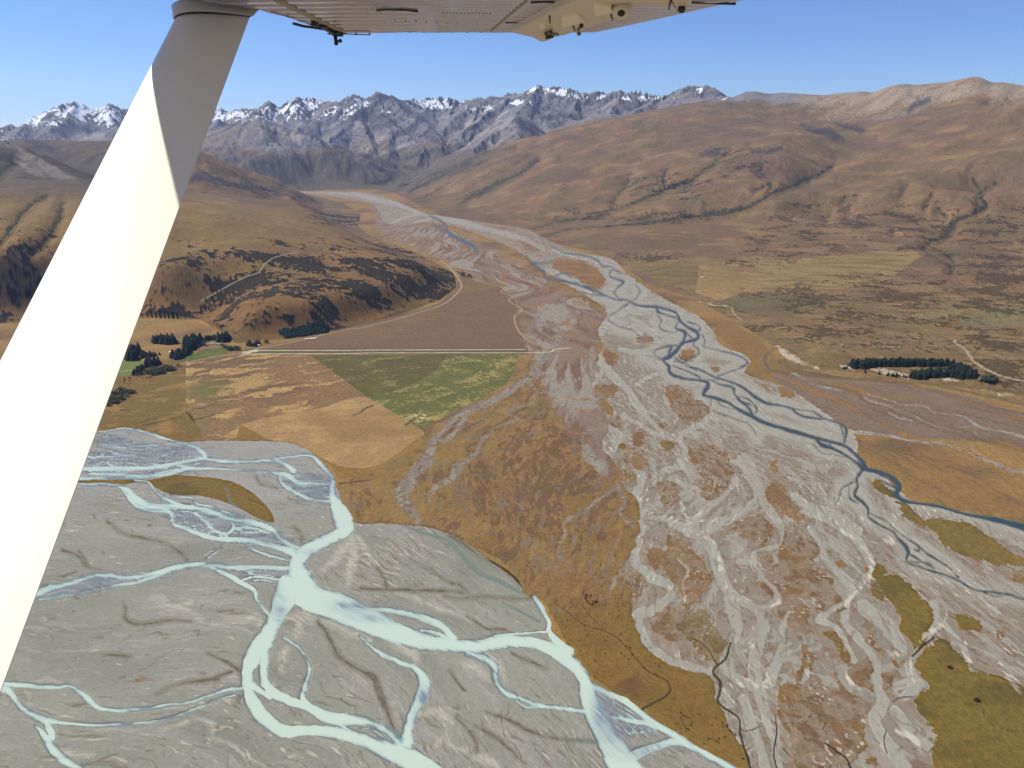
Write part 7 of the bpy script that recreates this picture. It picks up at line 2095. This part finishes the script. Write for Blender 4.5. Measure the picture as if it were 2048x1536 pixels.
plate('hinge_cover', [(560, 150), (690, 128), (745, 180), (570, 222)], .405, .43, M_white, flap)
plate('hinge_cover', [(820, 35), (955, 62), (965, 105), (835, 130), (812, 75)], .405, .43, M_white, flap)
plate('hinge_cover', [(385, 208), (425, 200), (435, 225), (400, 238)], .408, .43, M_white, flap)
plate('hinge_bracket', [(1425, -10), (1470, 80), (1495, 97), (1525, 95), (1550, 75), (1600, -10)], .40, .45, M_cream, wing)
add_mesh('hinge_pod', *ball(Z8(1040, 78, .405), .034, 20, 12, (1.0, 1.5, .9)), M_cream, flap)
add_mesh('hinge_pod', *ball(Z8(702, 262, .405), .011, 14, 9), M_cream, flap)
add_mesh('bolt', *ball(Z8(1034, 104, .375), .013, 12, 8, (1, 1.2, .8)), M_black, flap)
add_mesh('bolt', *ball(Z8(720, 203, .400), .009, 12, 8), M_black, flap)
add_mesh('bolt', *ball(Z8(700, 265, .396), .006, 12, 8), M_black, flap)
add_mesh('bolt', *ball(Z8(1510, 70, .393), .013, 12, 8), M_black, wing)
for a, b in (((655, 205), (668, 245)), ((950, 108), (965, 158)), ((965, 60), (972, 100)), ((470, 128), (472, 185)), ((1430, 0), (1478, 85)), ((690, 240), (715, 210)), ((985, 110), (1010, 132)), ((520, 262), (538, 282)), ((500, 262), (512, 280)), ((1425, 5), (1408, 75))):
    add_mesh('slot', *tube(Z8(*a, .415), Z8(*b, .415), .0028, 6), M_black, flap)
add_mesh('latch', *merge(tube(Z8(435, 262, .408), Z8(480, 243, .408), .004, 6), tube(Z8(480, 243, .408), Z8(486, 285, .408), .004, 6), tube(Z8(435, 262, .408), Z8(455, 296, .408), .005, 6), tube(Z8(445, 296, .408), Z8(490, 285, .408), .008, 6)), M_black, flap)

# small camera clamped to the tip
cm = bpy.data.objects.new('camera_mount', None)
COL.objects.link(cm)
cm.parent = craft
cx = -.822
add_mesh('clamp_plate', *merge(box((cx, 3.42, WB - .012), (.020, .05, .02)), box((cx + .012, 3.52, WB - .01), (.028, .05, .014)), box((cx + .006, 3.62, WB - .01), (.018, .22, .012)), box((cx + .03, 3.70, WB - .01), (.02, .03, .016))), M_black, cm, False, .002)
add_mesh('camera_body', *merge(box((cx + .014, 3.79, WB - .007), (.046, .035, .020))), M_black, cm, False, .003)
add_mesh('ball_joint', *merge(tube((cx + .002, 3.79, WB - .015), (cx + .004, 3.79, WB - .05), .0085, 12), ball((cx + .004, 3.79, WB - .046), .0105), tube((cx + .004, 3.79, WB - .040), (cx + .022, 3.79, WB - .036), .005), ball((cx + .024, 3.79, WB - .036), .009, 12, 8)), M_black, cm)
for zx in (685, 703, 895, 1005):
    p = Z7(zx, 245)
    add_mesh('clip', *box((p[0], 3.80, WB - .001), (.0055, .012, .018)), M_black, cm, False)
add_mesh('rod', *merge(tube((-.86, 3.805, WB - .003), (-.66, 3.805, WB - .009), .0022), tube((-.79, 3.8, WB + .001), (-.77, 3.8, WB + .001), .005)), M_black, cm)

# strut: a thick streamlined tube from the cabin floor up to the wing
A, B = np.array([-1.128, 3.145, WB]), np.array([-1.022, 1.646, -.469])
axd = (A - B) / np.linalg.norm(A - B)
nup = np.cross([1.0, 0, 0], axd)
nup = nup / np.linalg.norm(nup)
nup = nup if nup[2] > 0 else -nup
chd = np.cross(axd, nup)
chd = chd if chd[0] > 0 else -chd


def section(c, ch, thk, seg=40):
    out = []
    for j in range(seg):
        f = 2 * math.pi * j / seg
        cx_ = math.cos(f)
        t = (cx_ + 1) / 2
        h_ = (1 if math.sin(f) >= 0 else -1) * 5.2 * (.2969 * math.sqrt(t) - .126 * t - .3516 * t * t + .2843 * t ** 3 - .1015 * t ** 4)
        out.append(tuple(c + chd * cx_ * ch / 2 + nup * h_ * thk / 2 + E0))
    return out


def loft(secs):
    k = len(secs[0])
    V_ = [p for s_ in secs for p in s_]
    F_ = [(i * k + j, i * k + (j + 1) % k, (i + 1) * k + (j + 1) % k, (i + 1) * k + j) for i in range(len(secs) - 1) for j in range(k)]
    F_ += [tuple(range(k))[::-1], tuple(range((len(secs) - 1) * k, len(secs) * k))]
    return V_, F_


LS = np.linalg.norm(A - B)
strut = add_mesh('wing_strut', *loft([section(B + axd * (LS * t), .276, .066) for t in np.linspace(-.95, 1.0, 40)]), M_white)
strut['label'] = 'thick white streamlined wing strut, its upper end in the shade of the wing'
add_mesh('strut_fairing', *loft([section(A + axd * d_, ch, th_) for d_, ch, th_ in ((-.062, .281, .088), (-.058, .300, .102), (-.03, .312, .112), (.0, .33, .125), (.03, .35, .13))]), M_cream, strut)
add_mesh('fairing_seam', *loft([section(A + axd * d_, ch, th_) for d_, ch, th_ in ((-.067, .279, .087), (-.066, .284, .091), (-.062, .284, .091), (-.0615, .279, .087))]), M_black, strut)

# ------------------------------------------------------------------ the air: one box of even haze round the whole valley
me = bpy.data.meshes.new('haze')
hx_, z0, z1 = 29000.0, -12.0, float(Z.max()) + 60
v8 = [(sx * hx_, sy * hx_, zz) for zz in (z0, z1) for sx, sy in ((-1, -1), (1, -1), (1, 1), (-1, 1))]
me.from_pydata(v8, [], [(3, 2, 1, 0), (4, 5, 6, 7), (0, 1, 5, 4), (1, 2, 6, 5), (2, 3, 7, 6), (3, 0, 4, 7)])
m = bpy.data.materials.new('valley haze')
m.use_nodes = True
n = m.node_tree.nodes
n.remove(n['Principled BSDF'])
pv = n.new('ShaderNodeVolumePrincipled')
pv.inputs['Color'].default_value = (.48, .62, 1.0, 1)
pv.inputs['Density'].default_value = 1.5e-5
pv.inputs['Anisotropy'].default_value = .2
m.node_tree.links.new(pv.outputs[0], n['Material Output'].inputs['Volume'])
me.materials.append(m)
ob = bpy.data.objects.new('haze', me)
COL.objects.link(ob)
ob['kind'] = 'stuff'
ob['label'], ob['category'] = 'thin blue air haze over the valley', 'haze'
